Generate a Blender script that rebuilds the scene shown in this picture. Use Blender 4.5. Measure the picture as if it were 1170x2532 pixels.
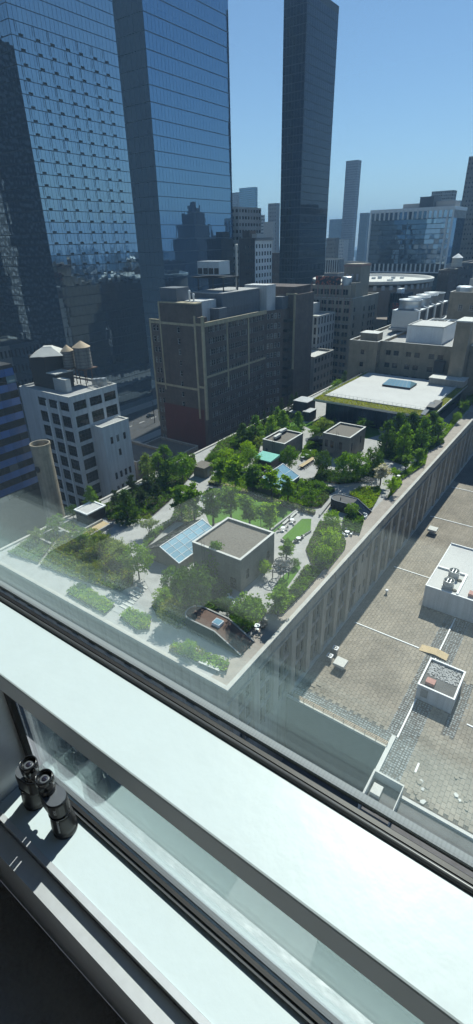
import bpy, math, random
from mathutils import Vector, Matrix, noise
random.seed(11)
R = math.radians
for o in list(bpy.data.objects): bpy.data.objects.remove(o)
scene = bpy.context.scene
C = scene.collection
# ------------------------------------------------------------------ camera
FPX = 1229.5                      # focal length in photograph pixels (1170 wide)
YAW, PITCH, ROLL = R(-36.176), R(-28.516), R(-1.439)
CAM = Vector((0.0, 0.0, 82.0))    # street is z = 0, the garden roof about z = 32
fw = Vector((math.sin(YAW)*math.cos(PITCH), math.cos(YAW)*math.cos(PITCH), math.sin(PITCH)))
rt0 = Vector((math.cos(YAW), -math.sin(YAW), 0)); up0 = rt0.cross(fw)
RT = math.cos(ROLL)*rt0 + math.sin(ROLL)*up0
UP = -math.sin(ROLL)*rt0 + math.cos(ROLL)*up0
cd = bpy.data.cameras.new('camera'); cam = bpy.data.objects.new('camera', cd); C.objects.link(cam)
cam.matrix_world = Matrix(((RT.x, UP.x, -fw.x, CAM.x), (RT.y, UP.y, -fw.y, CAM.y), (RT.z, UP.z, -fw.z, CAM.z), (0, 0, 0, 1)))
cd.sensor_fit = 'HORIZONTAL'; cd.sensor_width = 36.0; cd.lens = FPX/1170*36.0
cd.clip_start = 0.02; cd.clip_end = 20000
scene.camera = cam
# ------------------------------------------------------------------ sky and sun
SUN = Vector((-0.13, 0.87, 1.0)).normalized()
w = bpy.data.worlds.new('World'); scene.world = w; w.use_nodes = True
nt = w.node_tree
sky = nt.nodes.new('ShaderNodeTexSky'); sky.sky_type = 'NISHITA'; sky.sun_disc = False
sky.sun_elevation = math.asin(SUN.z); sky.sun_rotation = math.atan2(SUN.x, SUN.y)
sky.altitude = 80; sky.air_density = 1.0; sky.dust_density = 0.0; sky.ozone_density = 4.0
nt.nodes['Background'].inputs[1].default_value = 0.078
nt.links.new(sky.outputs[0], nt.nodes['Background'].inputs[0])
sl = bpy.data.lights.new('sun', 'SUN'); sl.energy = 5.0; sl.angle = R(0.53); sl.color = (1.0, 0.95, 0.87)
so = bpy.data.objects.new('sun', sl); C.objects.link(so); so.location = (0, 60, 300)
so.rotation_euler = SUN.to_track_quat('Z', 'Y').to_euler()
scene.view_settings.view_transform = 'Standard'; scene.view_settings.look = 'None'
scene.view_settings.gamma = 1.0; scene.view_settings.exposure = 0.68
scene.render.engine = 'CYCLES'
scene.cycles.transparent_max_bounces = 24; scene.cycles.max_bounces = 8
scene.cycles.diffuse_bounces = 3; scene.cycles.glossy_bounces = 4; scene.cycles.volume_bounces = 0
scene.cycles.sample_clamp_indirect = 4.0; scene.cycles.caustics_reflective = False
# ------------------------------------------------------------------ pixel helpers: a pixel is only a direction
def ray(px, py): return RT*((px-585)/FPX) - UP*((py-1266)/FPX) + fw
def at_z(px, py, z): d = ray(px, py); return CAM + d*((z-CAM.z)/d.z)
def at_x(px, py, x): d = ray(px, py); return CAM + d*((x-CAM.x)/d.x)
def at_y(px, py, y): d = ray(px, py); return CAM + d*((y-CAM.y)/d.y)
# ------------------------------------------------------------------ mesh helpers
class MB:
    def __init__(s): s.v = []; s.f = []; s.m = []
    def face(s, pts, m=0):
        i = len(s.v); s.v += [tuple(p) for p in pts]; s.f.append(tuple(range(i, i+len(pts)))); s.m.append(m)
    def box(s, x0, x1, y0, y1, z0, z1, m=0, bottom=True):
        i = len(s.v)
        s.v += [(x0,y0,z0),(x1,y0,z0),(x1,y1,z0),(x0,y1,z0),(x0,y0,z1),(x1,y0,z1),(x1,y1,z1),(x0,y1,z1)]
        fs = [(4,5,6,7),(0,1,5,4),(1,2,6,5),(2,3,7,6),(3,0,4,7)]
        if bottom: fs.append((3,2,1,0))
        for q in fs: s.f.append(tuple(i+k for k in q)); s.m.append(m)
    def prism(s, poly, z0, z1, m=0, mtop=None):
        n = len(poly); i = len(s.v)
        a = sum(poly[k][0]*poly[(k+1)%n][1]-poly[(k+1)%n][0]*poly[k][1] for k in range(n))
        if a < 0: poly = poly[::-1]
        zf = z1 if callable(z1) else (lambda x, y: z1)
        s.v += [(p[0], p[1], z0) for p in poly] + [(p[0], p[1], zf(p[0], p[1])) for p in poly]
        s.f.append(tuple(i+n+k for k in range(n))); s.m.append(m if mtop is None else mtop)
        s.f.append(tuple(i+k for k in range(n))[::-1]); s.m.append(m)
        for k in range(n): s.f.append((i+k, i+(k+1)%n, i+n+(k+1)%n, i+n+k)); s.m.append(m)
    def tube(s, p, q, r0, r1=None, n=8, m=0, caps=True):
        p = Vector(p); q = Vector(q); r1 = r0 if r1 is None else r1
        d = (q-p).normalized(); a = d.orthogonal().normalized(); b = d.cross(a); i = len(s.v)
        for c, r in ((p, r0), (q, r1)):
            for k in range(n):
                t = 2*math.pi*k/n; s.v.append(tuple(c + a*(r*math.cos(t)) + b*(r*math.sin(t))))
        for k in range(n): s.f.append((i+k, i+(k+1)%n, i+n+(k+1)%n, i+n+k)); s.m.append(m)
        if caps: s.f.append(tuple(i+n+k for k in range(n))); s.m.append(m); s.f.append(tuple(i+k for k in range(n))[::-1]); s.m.append(m)
    def lathe(s, prof, c=(0,0,0), n=24, m=0, axis=None):
        # prof: list of (radius, height)
        c = Vector(c); i = len(s.v); k0 = len(prof)
        if axis is None: a, b, d = Vector((1,0,0)), Vector((0,1,0)), Vector((0,0,1))
        else: d = Vector(axis).normalized(); a = d.orthogonal().normalized(); b = d.cross(a)
        for r, h in prof:
            for k in range(n):
                t = 2*math.pi*k/n; s.v.append(tuple(c + a*(r*math.cos(t)) + b*(r*math.sin(t)) + d*h))
        for j in range(k0-1):
            for k in range(n): s.f.append((i+j*n+k, i+j*n+(k+1)%n, i+(j+1)*n+(k+1)%n, i+(j+1)*n+k)); s.m.append(m)
        s.f.append(tuple(i+k for k in range(n))[::-1]); s.m.append(m)
        s.f.append(tuple(i+(k0-1)*n+k for k in range(n))); s.m.append(m)
    def mesh(s, name, mats, off=None, smooth=False):
        me = bpy.data.meshes.new(name)
        v = s.v if off is None else [(p[0]-off[0], p[1]-off[1], p[2]-off[2]) for p in s.v]
        me.from_pydata(v, [], s.f)
        mats = mats if isinstance(mats, (list, tuple)) else [mats]
        for m in mats: me.materials.append(m)
        if len(mats) > 1: me.polygons.foreach_set('material_index', s.m)
        if smooth: me.polygons.foreach_set('use_smooth', [True]*len(s.f))
        me.update(); return me
    def build(s, name, mats, parent=None, loc=None, smooth=False):
        # vertices are world positions; the object's origin is the parent's base (or loc)
        off = wloc(parent) if parent is not None else (loc or (0,0,0))
        o = bpy.data.objects.new(name, s.mesh(name, mats, off, smooth)); C.objects.link(o)
        if parent is not None: o.parent = parent
        else: o.location = off
        WL[o.name] = tuple(off)
        return o
WL = {}
def wloc(o): return WL.get(o.name, tuple(o.location))
def tag(o, label=None, cat=None, group=None, kind=None):
    if label: o['label'] = label
    if cat: o['category'] = cat
    if group: o['group'] = group
    if kind: o['kind'] = kind
    return o
def thing(name, label, cat, loc, group=None):
    o = bpy.data.objects.new(name, None); C.objects.link(o); o.location = loc; o.empty_display_size = 0.3
    WL[o.name] = tuple(loc)
    return tag(o, label, cat, group)
def inst(name, me, parent, loc, rz=0.0, sc=None):
    # an object sharing mesh data, world position loc
    o = bpy.data.objects.new(name, me); C.objects.link(o)
    if parent is not None:
        b = wloc(parent); o.parent = parent; o.location = (loc[0]-b[0], loc[1]-b[1], loc[2]-b[2])
    else: o.location = loc
    if rz: o.rotation_euler = (0, 0, rz)
    if sc: o.scale = sc
    WL[o.name] = tuple(loc)
    return o
# ------------------------------------------------------------------ materials
def nodes(m): m.use_nodes = True; return m.node_tree
def ramp(nt, fac, stops):
    r = nt.nodes.new('ShaderNodeValToRGB'); e = r.color_ramp.elements
    while len(e) < len(stops): e.new(0.5)
    for k, (p, c) in enumerate(stops): e[k].position = p; e[k].color = (*c, 1)
    nt.links.new(fac, r.inputs[0]); return r.outputs[0]
def mixc(nt, fac, a, b, blend='MIX'):
    n = nt.nodes.new('ShaderNodeMix'); n.data_type = 'RGBA'; n.blend_type = blend
    for s, val in ((n.inputs[0], fac), (n.inputs[6], a), (n.inputs[7], b)):
        if hasattr(val, 'links'): nt.links.new(val, s)
        elif isinstance(val, (int, float)): s.default_value = val
        else: s.default_value = (*val, 1)
    return n.outputs[2]
def mathn(nt, op, a, b=None, clamp=False):
    n = nt.nodes.new('ShaderNodeMath'); n.operation = op; n.use_clamp = clamp
    for s, val in zip(n.inputs, (a, b)):
        if val is None: continue
        if hasattr(val, 'links'): nt.links.new(val, s)
        else: s.default_value = val
    return n.outputs[0]
def coords(nt, scale=(1,1,1), kind='Object', rot=(0,0,0)):
    t = nt.nodes.new('ShaderNodeTexCoord'); m = nt.nodes.new('ShaderNodeMapping')
    m.inputs['Scale'].default_value = scale; m.inputs['Rotation'].default_value = rot
    nt.links.new(t.outputs[kind], m.inputs[0]); return m.outputs[0]
def world_co(nt, scale=(1,1,1)):
    g = nt.nodes.new('ShaderNodeNewGeometry'); m = nt.nodes.new('ShaderNodeMapping'); m.inputs['Scale'].default_value = scale
    nt.links.new(g.outputs['Position'], m.inputs[0]); return m.outputs[0]
def noisen(nt, co, scale, detail=4, rough=0.55):
    n = nt.nodes.new('ShaderNodeTexNoise'); n.inputs['Scale'].default_value = scale
    n.inputs['Detail'].default_value = detail; n.inputs['Roughness'].default_value = rough
    nt.links.new(co, n.inputs['Vector']); return n.outputs[0]
def bump(nt, h, strength, dist=0.02):
    b = nt.nodes.new('ShaderNodeBump'); b.inputs['Strength'].default_value = strength; b.inputs['Distance'].default_value = dist
    nt.links.new(h, b.inputs['Height']); return b.outputs[0]
def bsdf(nt): return nt.nodes['Principled BSDF']
def surf(name, col, rough=0.8, var=0.18, scale=0.6, fine=12.0, streak=0.0, metallic=0.0, spec=0.4, island=0.0, bmp=0.15):
    """painted or mineral surface: broad blotches, fine grain, optional vertical rain streaks, per-piece variation"""
    m = bpy.data.materials.new(name); nt = nodes(m); b = bsdf(nt); co = world_co(nt)
    n1 = noisen(nt, co, scale, 5); n2 = noisen(nt, co, fine, 3)
    f = mathn(nt, 'ADD', mathn(nt, 'MULTIPLY', n1, 0.65), mathn(nt, 'MULTIPLY', n2, 0.35))
    lo = tuple(c*(1-var*1.3) for c in col); hi = tuple(min(1, c*(1+var)) for c in col)
    c = ramp(nt, f, [(0.28, lo), (0.5, col), (0.74, hi)])
    if streak:
        s = noisen(nt, world_co(nt, (1.6, 1.6, 0.06)), 1.0, 4)
        sf = ramp(nt, s, [(0.45, (1,1,1)), (0.75, (1-streak,)*3)])
        c = mixc(nt, 1.0, c, sf, 'MULTIPLY')
    if island:
        g = nt.nodes.new('ShaderNodeNewGeometry'); oi = nt.nodes.new('ShaderNodeObjectInfo')
        rr = mathn(nt, 'FRACT', mathn(nt, 'ADD', g.outputs['Random Per Island'], oi.outputs['Random']))
        iv = ramp(nt, rr, [(0.0, (1-island,)*3), (1.0, (1+island*0.6,)*3)])
        c = mixc(nt, 1.0, c, iv, 'MULTIPLY')
    nt.links.new(c, b.inputs['Base Color']); b.inputs['Roughness'].default_value = rough
    b.inputs['Metallic'].default_value = metallic; b.inputs['Specular IOR Level'].default_value = spec
    if bmp: nt.links.new(bump(nt, n2, bmp, 0.03), b.inputs['Normal'])
    return m
def brickm(name, c1, c2, mortar, bw=0.9, bh=0.3, rough=0.9, streak=0.25, size=0.03, var=0.2):
    m = bpy.data.materials.new(name); nt = nodes(m); b = bsdf(nt)
    # facades run along x or y: use x+y as the horizontal coordinate
    g = nt.nodes.new('ShaderNodeNewGeometry'); sp = nt.nodes.new('ShaderNodeSeparateXYZ'); cb = nt.nodes.new('ShaderNodeCombineXYZ')
    nt.links.new(g.outputs['Position'], sp.inputs[0])
    nt.links.new(mathn(nt, 'ADD', sp.outputs[0], sp.outputs[1]), cb.inputs[0]); nt.links.new(sp.outputs[2], cb.inputs[1])
    t = nt.nodes.new('ShaderNodeTexBrick'); t.inputs['Scale'].default_value = 1.0
    t.inputs['Color1'].default_value = (*c1, 1); t.inputs['Color2'].default_value = (*c2, 1); t.inputs['Mortar'].default_value = (*mortar, 1)
    t.inputs['Brick Width'].default_value = bw; t.inputs['Row Height'].default_value = bh; t.inputs['Mortar Size'].default_value = size
    nt.links.new(cb.outputs[0], t.inputs['Vector'])
    n1 = noisen(nt, world_co(nt), 0.35, 5)
    c = mixc(nt, 1.0, t.outputs[0], ramp(nt, n1, [(0.3, (1-var,)*3), (0.7, (1+var,)*3)]), 'MULTIPLY')
    s = noisen(nt, world_co(nt, (1.2, 1.2, 0.05)), 1.0, 4)
    c = mixc(nt, 1.0, c, ramp(nt, s, [(0.45, (1,1,1)), (0.78, (1-streak,)*3)]), 'MULTIPLY')
    nt.links.new(c, b.inputs['Base Color']); b.inputs['Roughness'].default_value = rough
    return m
def glassm(name, col, rough=0.03, ior=1.9, wave=0.0, wscale=0.3, rnd=0.0, blind=None, tint=None):
    """window glass of a building: dark behind, mirror in front; each pane a little out of true"""
    m = bpy.data.materials.new(name); nt = nodes(m); b = bsdf(nt)
    b.inputs['Roughness'].default_value = rough; b.inputs['IOR'].default_value = ior; b.inputs['Specular IOR Level'].default_value = 0.5
    if tint: b.inputs['Specular Tint'].default_value = (*tint, 1)
    c = None
    g = nt.nodes.new('ShaderNodeNewGeometry'); oi = nt.nodes.new('ShaderNodeObjectInfo')
    rr = mathn(nt, 'FRACT', mathn(nt, 'ADD', mathn(nt, 'MULTIPLY', g.outputs['Random Per Island'], 7.31), oi.outputs['Random']))
    if rnd:
        c = ramp(nt, rr, [(0.0, tuple(k*(1-rnd) for k in col)), (1.0, tuple(k*(1+rnd) for k in col))])
    if blind:
        f = ramp(nt, rr, [(0.78, (0,0,0)), (0.82, (1,1,1))])
        c = mixc(nt, f, c if c is not None else col, blind)
    if c is None: b.inputs['Base Color'].default_value = (*col, 1)
    else: nt.links.new(c, b.inputs['Base Color'])
    if wave:
        cb = nt.nodes.new('ShaderNodeCombineXYZ'); nt.links.new(mathn(nt, 'MULTIPLY', rr, 300), cb.inputs[0]); nt.links.new(mathn(nt, 'MULTIPLY', rr, 170), cb.inputs[2])
        ad = nt.nodes.new('ShaderNodeVectorMath'); nt.links.new(world_co(nt), ad.inputs[0]); nt.links.new(cb.outputs[0], ad.inputs[1])
        n = noisen(nt, ad.outputs[0], wscale, 2, 0.5)
        nt.links.new(bump(nt, n, 1.0, wave), b.inputs['Normal'])
    return m
def leafm(name, col, trans=0.45, var=0.35):
    m = bpy.data.materials.new(name); nt = nodes(m); out = nt.nodes['Material Output']
    g = nt.nodes.new('ShaderNodeNewGeometry'); oi = nt.nodes.new('ShaderNodeObjectInfo')
    n1 = noisen(nt, world_co(nt), 0.9, 3)
    rr = mathn(nt, 'ADD', mathn(nt, 'MULTIPLY', g.outputs['Random Per Island'], 0.6), mathn(nt, 'MULTIPLY', n1, 0.4))
    lo = (col[0]*(1-var), col[1]*(1-var), col[2]*(1-var)); hi = (col[0]*(1+var*1.2), col[1]*(1+var), col[2]*(1+var*0.3))
    c = ramp(nt, rr, [(0.15, lo), (0.5, col), (0.85, hi)])
    c = mixc(nt, 1.0, c, ramp(nt, oi.outputs['Random'], [(0.0, (0.82, 0.85, 0.85)), (1.0, (1.15, 1.1, 1.05))]), 'MULTIPLY')
    d = bsdf(nt); nt.links.new(c, d.inputs['Base Color']); d.inputs['Roughness'].default_value = 0.55; d.inputs['Specular IOR Level'].default_value = 0.12
    t = nt.nodes.new('ShaderNodeBsdfTranslucent')
    nt.links.new(mixc(nt, 1.0, c, (1.6, 1.5, 0.4), 'MULTIPLY'), t.inputs[0])
    mx = nt.nodes.new('ShaderNodeMixShader'); mx.inputs[0].default_value = trans
    nt.links.new(d.outputs[0], mx.inputs[1]); nt.links.new(t.outputs[0], mx.inputs[2]); nt.links.new(mx.outputs[0], out.inputs[0])
    return m
def window_pane_m(name, tint):
    """clear architectural glass: lets light straight through with a tint, mirrors by Fresnel"""
    m = bpy.data.materials.new(name); nt = nodes(m); out = nt.nodes['Material Output']; nt.nodes.remove(bsdf(nt))
    g = nt.nodes.new('ShaderNodeNewGeometry'); dp = nt.nodes.new('ShaderNodeVectorMath'); dp.operation = 'DOT_PRODUCT'
    nt.links.new(g.outputs['Normal'], dp.inputs[0]); nt.links.new(g.outputs['Incoming'], dp.inputs[1])
    k = mathn(nt, 'SUBTRACT', 1.0, mathn(nt, 'ABSOLUTE', dp.outputs['Value']), True)
    f = mathn(nt, 'ADD', 0.045, mathn(nt, 'MULTIPLY', mathn(nt, 'POWER', k, 5.0), 0.955))
    tr = nt.nodes.new('ShaderNodeBsdfTransparent'); tr.inputs[0].default_value = (*tint, 1)
    gl = nt.nodes.new('ShaderNodeBsdfGlossy'); gl.inputs['Roughness'].default_value = 0.0; gl.inputs[0].default_value = (0.93, 1.0, 0.98, 1)
    mx = nt.nodes.new('ShaderNodeMixShader'); nt.links.new(f, mx.inputs[0]); nt.links.new(tr.outputs[0], mx.inputs[1]); nt.links.new(gl.outputs[0], mx.inputs[2])
    nt.links.new(mx.outputs[0], out.inputs[0]); return m
M = {}
M['asphalt'] = surf('asphalt', (0.06, 0.06, 0.062), 0.9, 0.25, 0.3)
M['pavement'] = surf('pavement', (0.32, 0.31, 0.29), 0.9, 0.2, 0.8, streak=0.0)
M['city_ground'] = surf('city_ground', (0.10, 0.10, 0.105), 0.95, 0.4, 0.02, 0.2, bmp=0)
M['limestone'] = surf('limestone', (0.42, 0.365, 0.285), 0.85, 0.14, 0.4, streak=0.3)
M['limestone_dark'] = surf('limestone_dark', (0.30, 0.275, 0.24), 0.85, 0.16, 0.4, streak=0.3)
M['coping'] = surf('coping', (0.45, 0.43, 0.385), 0.8, 0.16, 0.7)
M['deck'] = surf('deck', (0.36, 0.35, 0.335), 0.85, 0.16, 0.5, 3.0)
M['deck_wood'] = surf('deck_wood', (0.31, 0.265, 0.225), 0.8, 0.2, 0.6, 6.0)
M['gravel'] = surf('gravel', (0.175, 0.155, 0.13), 0.95, 0.30, 2.5, 14.0, bmp=0.4)
M['gravel_light'] = surf('gravel_light', (0.36, 0.355, 0.345), 0.9, 0.2, 0.6, 8.0, bmp=0.3)
M['bulk_brick'] = brickm('bulk_brick', (0.19, 0.168, 0.138), (0.235, 0.205, 0.165), (0.165, 0.15, 0.13), 0.42, 0.16, size=0.015)
M['bulk_trim'] = surf('bulk_trim', (0.52, 0.51, 0.47), 0.7, 0.12, 0.8)
M['brown_brick'] = brickm('brown_brick', (0.108, 0.085, 0.073), (0.135, 0.104, 0.088), (0.10, 0.085, 0.076), 0.6, 0.22, var=0.25)
M['cream'] = surf('cream', (0.42, 0.36, 0.24), 0.8, 0.18, 0.5, streak=0.35)
M['red_paint'] = surf('red_paint', (0.13, 0.03, 0.028), 0.7, 0.2, 0.4, streak=0.2)
M['blue_grey'] = surf('blue_grey', (0.13, 0.145, 0.165), 0.75, 0.12, 0.5, streak=0.25)
M['white_wall'] = surf('white_wall', (0.56, 0.56, 0.555), 0.75, 0.09, 0.3, 4.0, streak=0.3)
M['white_paint'] = surf('white_paint', (0.78, 0.78, 0.76), 0.6, 0.08, 0.4, 5.0, streak=0.15)
M['membrane'] = surf('membrane', (0.50, 0.49, 0.465), 0.8, 0.1, 0.15, 1.5, bmp=0.05)
M['grey_metal'] = surf('grey_metal', (0.33, 0.34, 0.35), 0.45, 0.12, 0.8, metallic=0.6)
M['dark_metal'] = surf('dark_metal', (0.035, 0.036, 0.038), 0.5, 0.2, 1.0, metallic=0.3)
M['dark_panel'] = surf('dark_panel', (0.045, 0.042, 0.042), 0.6, 0.25, 0.5, streak=0.2)
M['galv'] = surf('galv', (0.50, 0.53, 0.55), 0.4, 0.1, 1.0, metallic=0.7)
M['steel_stack'] = surf('steel_stack', (0.42, 0.36, 0.27), 0.55, 0.3, 0.5, 4.0, metallic=0.4, streak=0.35)
M['wood_tank'] = surf('wood_tank', (0.24, 0.22, 0.20), 0.85, 0.25, 1.5, streak=0.4)
M['tan_roof'] = surf('tan_roof', (0.48, 0.37, 0.25), 0.8, 0.15, 1.0)
M['tan_wood'] = surf('tan_wood', (0.50, 0.38, 0.22), 0.8, 0.18, 1.0, 6.0)
M['rust'] = surf('rust', (0.13, 0.08, 0.06), 0.85, 0.3, 1.2)
M['copper_green'] = surf('copper_green', (0.16, 0.46, 0.38), 0.6, 0.12, 0.8)
M['teal_roof'] = surf('teal_roof', (0.25, 0.42, 0.40), 0.6, 0.12, 0.6)
M['tan_brick'] = brickm('tan_brick', (0.25, 0.205, 0.145), (0.295, 0.24, 0.17), (0.22, 0.185, 0.14), 0.5, 0.18, size=0.015)
M['beige_loft'] = surf('beige_loft', (0.31, 0.27, 0.21), 0.85, 0.15, 0.25, streak=0.3)
M['pink_trim'] = surf('pink_trim', (0.32, 0.19, 0.165), 0.85, 0.2, 0.8)
M['msg_brown'] = surf('msg_brown', (0.185, 0.15, 0.125), 0.85, 0.12, 0.1, 1.0)
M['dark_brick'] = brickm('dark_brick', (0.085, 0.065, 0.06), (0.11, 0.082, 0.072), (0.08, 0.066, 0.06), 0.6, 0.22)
M['hotel_stone'] = surf('hotel_stone', (0.20, 0.175, 0.155), 0.85, 0.15, 0.2, streak=0.25)
M['far_grey'] = surf('far_grey', (0.30, 0.305, 0.31), 0.8, 0.12, 0.05, 0.5, bmp=0)
M['far_pale'] = surf('far_pale', (0.45, 0.445, 0.43), 0.8, 0.12, 0.05, 0.5, bmp=0)
M['far_navy'] = surf('far_navy', (0.06, 0.075, 0.10), 0.6, 0.15, 0.05, 0.5, bmp=0)
M['far_lilac'] = surf('far_lilac', (0.26, 0.26, 0.29), 0.7, 0.1, 0.03, 0.4, bmp=0)
M['far_teal'] = surf('far_teal', (0.14, 0.22, 0.24), 0.7, 0.1, 0.05, 0.4, bmp=0)
M['paver'] = surf('paver', (0.265, 0.228, 0.180), 0.9, 0.30, 0.16, 2.5, island=0.13)
M['paver_joint'] = surf('paver_joint', (0.12, 0.105, 0.09), 0.95, 0.25, 0.3)
M['cobble'] = surf('cobble', (0.27, 0.275, 0.265), 0.9, 0.25, 0.4, 3.0, island=0.3)
M['tar'] = surf('tar', (0.115, 0.11, 0.105), 0.9, 0.25, 0.5)
M['street_wall'] = surf('street_wall', (0.15, 0.14, 0.13), 0.85, 0.06, 0.15, 1.0, streak=0.1)
M['brass'] = surf('brass', (0.50, 0.36, 0.24), 0.5, 0.15, 1.5, metallic=0.3)
M['sedum'] = surf('sedum', (0.125, 0.13, 0.03), 0.95, 0.45, 0.8, 5.0, bmp=0.6)
M['lawn'] = surf('lawn', (0.075, 0.17, 0.016), 0.95, 0.22, 0.35, 6.0, bmp=0.6)
M['soil'] = surf('soil', (0.045, 0.036, 0.026), 0.95, 0.3, 1.0)
M['bark'] = surf('bark', (0.10, 0.08, 0.062), 0.9, 0.3, 3.0, 20)
M['stone_edge'] = surf('stone_edge', (0.34, 0.33, 0.31), 0.85, 0.15, 1.0)
M['boulder'] = surf('boulder', (0.24, 0.225, 0.20), 0.9, 0.25, 1.5)
M['chair_white'] = surf('chair_white', (0.7, 0.71, 0.72), 0.5, 0.05, 2.0)
M['yellow'] = surf('yellow', (0.62, 0.42, 0.05), 0.6, 0.1, 2.0)
M['sign_red'] = surf('sign_red', (0.55, 0.08, 0.05), 0.6, 0.1, 2.0)  # plain matt red of the sign strokes
M['salmon'] = surf('salmon', (0.42, 0.22, 0.18), 0.8, 0.15, 2.0)
M['car_paint'] = surf('car_paint', (0.02, 0.022, 0.026), 0.25, 0.05, 1.0, spec=0.6, bmp=0)
M['rubber'] = surf('rubber', (0.02, 0.02, 0.02), 0.8, 0.1, 3.0)
M['leaf_dark'] = leafm('leaf_dark', (0.056, 0.119, 0.022), 0.45)
M['leaf_mid'] = leafm('leaf_mid', (0.098, 0.202, 0.031), 0.52)
M['leaf_light'] = leafm('leaf_light', (0.144, 0.263, 0.043), 0.56)
M['leaf_pale'] = leafm('leaf_pale', (0.180, 0.258, 0.084), 0.52)
M['leaf_lime'] = leafm('leaf_lime', (0.195, 0.332, 0.034), 0.6)
M['leaf_yellow'] = leafm('leaf_yellow', (0.213, 0.250, 0.044), 0.55)
M['leaf_pine'] = leafm('leaf_pine', (0.043, 0.079, 0.026), 0.3)
M['leaf_sedge'] = leafm('leaf_sedge', (0.237, 0.344, 0.037), 0.6)
M['leaf_blue'] = leafm('leaf_blue', (0.120, 0.180, 0.102), 0.42)
M['blossom'] = leafm('blossom', (0.62, 0.58, 0.55), 0.3, 0.12)
M['frame_dark'] = surf('frame_dark', (0.06, 0.062, 0.065), 0.5, 0.1, 2.0, bmp=0)
M['frame_white'] = surf('frame_white', (0.55, 0.56, 0.56), 0.5, 0.1, 2.0, bmp=0)
M['frame_grey'] = surf('frame_grey', (0.22, 0.22, 0.22), 0.5, 0.1, 2.0, bmp=0)
M['win'] = glassm('win', (0.010, 0.013, 0.017), 0.04, 1.5, 0.01, 0.8, 0.4, (0.16, 0.16, 0.15))
M['win_dark'] = glassm('win_dark', (0.007, 0.009, 0.012), 0.05, 1.45, 0.01, 0.8, 0.4)
M['tower_glass'] = glassm('tower_glass', (0.006, 0.02, 0.05), 0.02, 5.5, 0.020, 0.22, 0.25, tint=(0.66, 0.86, 1.0))
M['tower_glass_b'] = glassm('tower_glass_b', (0.006, 0.022, 0.06), 0.02, 4.6, 0.012, 0.16, 0.15, tint=(0.48, 0.74, 1.0))
M['black_glass'] = glassm('black_glass', (0.003, 0.007, 0.016), 0.05, 1.5, 0.02, 0.15, 0.3, tint=(0.28, 0.52, 0.95))
M['penn_glass'] = glassm('penn_glass', (0.012, 0.03, 0.055), 0.02, 5.0, 0.03, 0.16, 0.25, tint=(0.7, 0.88, 1.0))
M['sky_glare_glass'] = glassm('sky_glare_glass', (0.22, 0.36, 0.41), 0.05, 3.0, 0.004, 0.6, 0.15, tint=(0.75, 0.93, 1.0))  # pale base colour stands in for sky glare on the glass
M['blue_spandrel'] = glassm('blue_spandrel', (0.09, 0.20, 0.50), 0.12, 2.2, 0.004, 0.3, 0.25)
M['mullion'] = surf('mullion', (0.035, 0.045, 0.06), 0.5, 0.1, 2.0, bmp=0)
M['mullion_blue'] = surf('mullion_blue', (0.10, 0.135, 0.18), 0.5, 0.1, 2.0, bmp=0)
M['pane'] = window_pane_m('pane', (0.960, 0.985, 0.985))
M['sill'] = surf('sill', (0.57, 0.65, 0.665), 0.35, 0.035, 3.0, 30, spec=0.4, bmp=0.02)
M['sill_front'] = M['sill']
M['gasket'] = surf('gasket', (0.012, 0.012, 0.013), 0.45, 0.2, 20, bmp=0)
M['bead'] = surf('bead', (0.075, 0.08, 0.085), 0.35, 0.15, 10, bmp=0)
M['alu'] = surf('alu', (0.62, 0.64, 0.66), 0.38, 0.1, 2.0, 40, metallic=0.35, bmp=0)
M['room_wall'] = surf('room_wall', (0.30, 0.30, 0.30), 0.85, 0.05, 1.0)
M['carpet'] = surf('carpet', (0.34, 0.34, 0.35), 0.95, 0.25, 6.0, 120, bmp=0.4)
M['bino'] = surf('bino', (0.013, 0.014, 0.016), 0.42, 0.15, 60, 500, spec=0.5, bmp=0.05)
M['bino_smooth'] = surf('bino_smooth', (0.016, 0.017, 0.019), 0.22, 0.08, 60, 500, spec=0.6, bmp=0)
M['bino_plate'] = surf('bino_plate', (0.10, 0.11, 0.125), 0.35, 0.08, 60, 500, spec=0.5, bmp=0)
M['lens'] = glassm('lens', (0.02, 0.018, 0.03), 0.02, 1.9)
M['print_white'] = surf('print_white', (0.72, 0.74, 0.75), 0.6, 0.02, 60, 500, bmp=0)
def spacer_m():
    m = bpy.data.materials.new('spacer'); nt = nodes(m); b = bsdf(nt)
    wv = nt.nodes.new('ShaderNodeTexWave'); wv.inputs['Scale'].default_value = 60.0; nt.links.new(world_co(nt), wv.inputs['Vector'])
    c = ramp(nt, wv.outputs['Fac'], [(0.2, (0.19, 0.21, 0.225)), (0.5, (0.22, 0.24, 0.255))])
    nt.links.new(c, b.inputs['Base Color']); b.inputs['Roughness'].default_value = 0.7
    return m
M['spacer'] = spacer_m()
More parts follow.
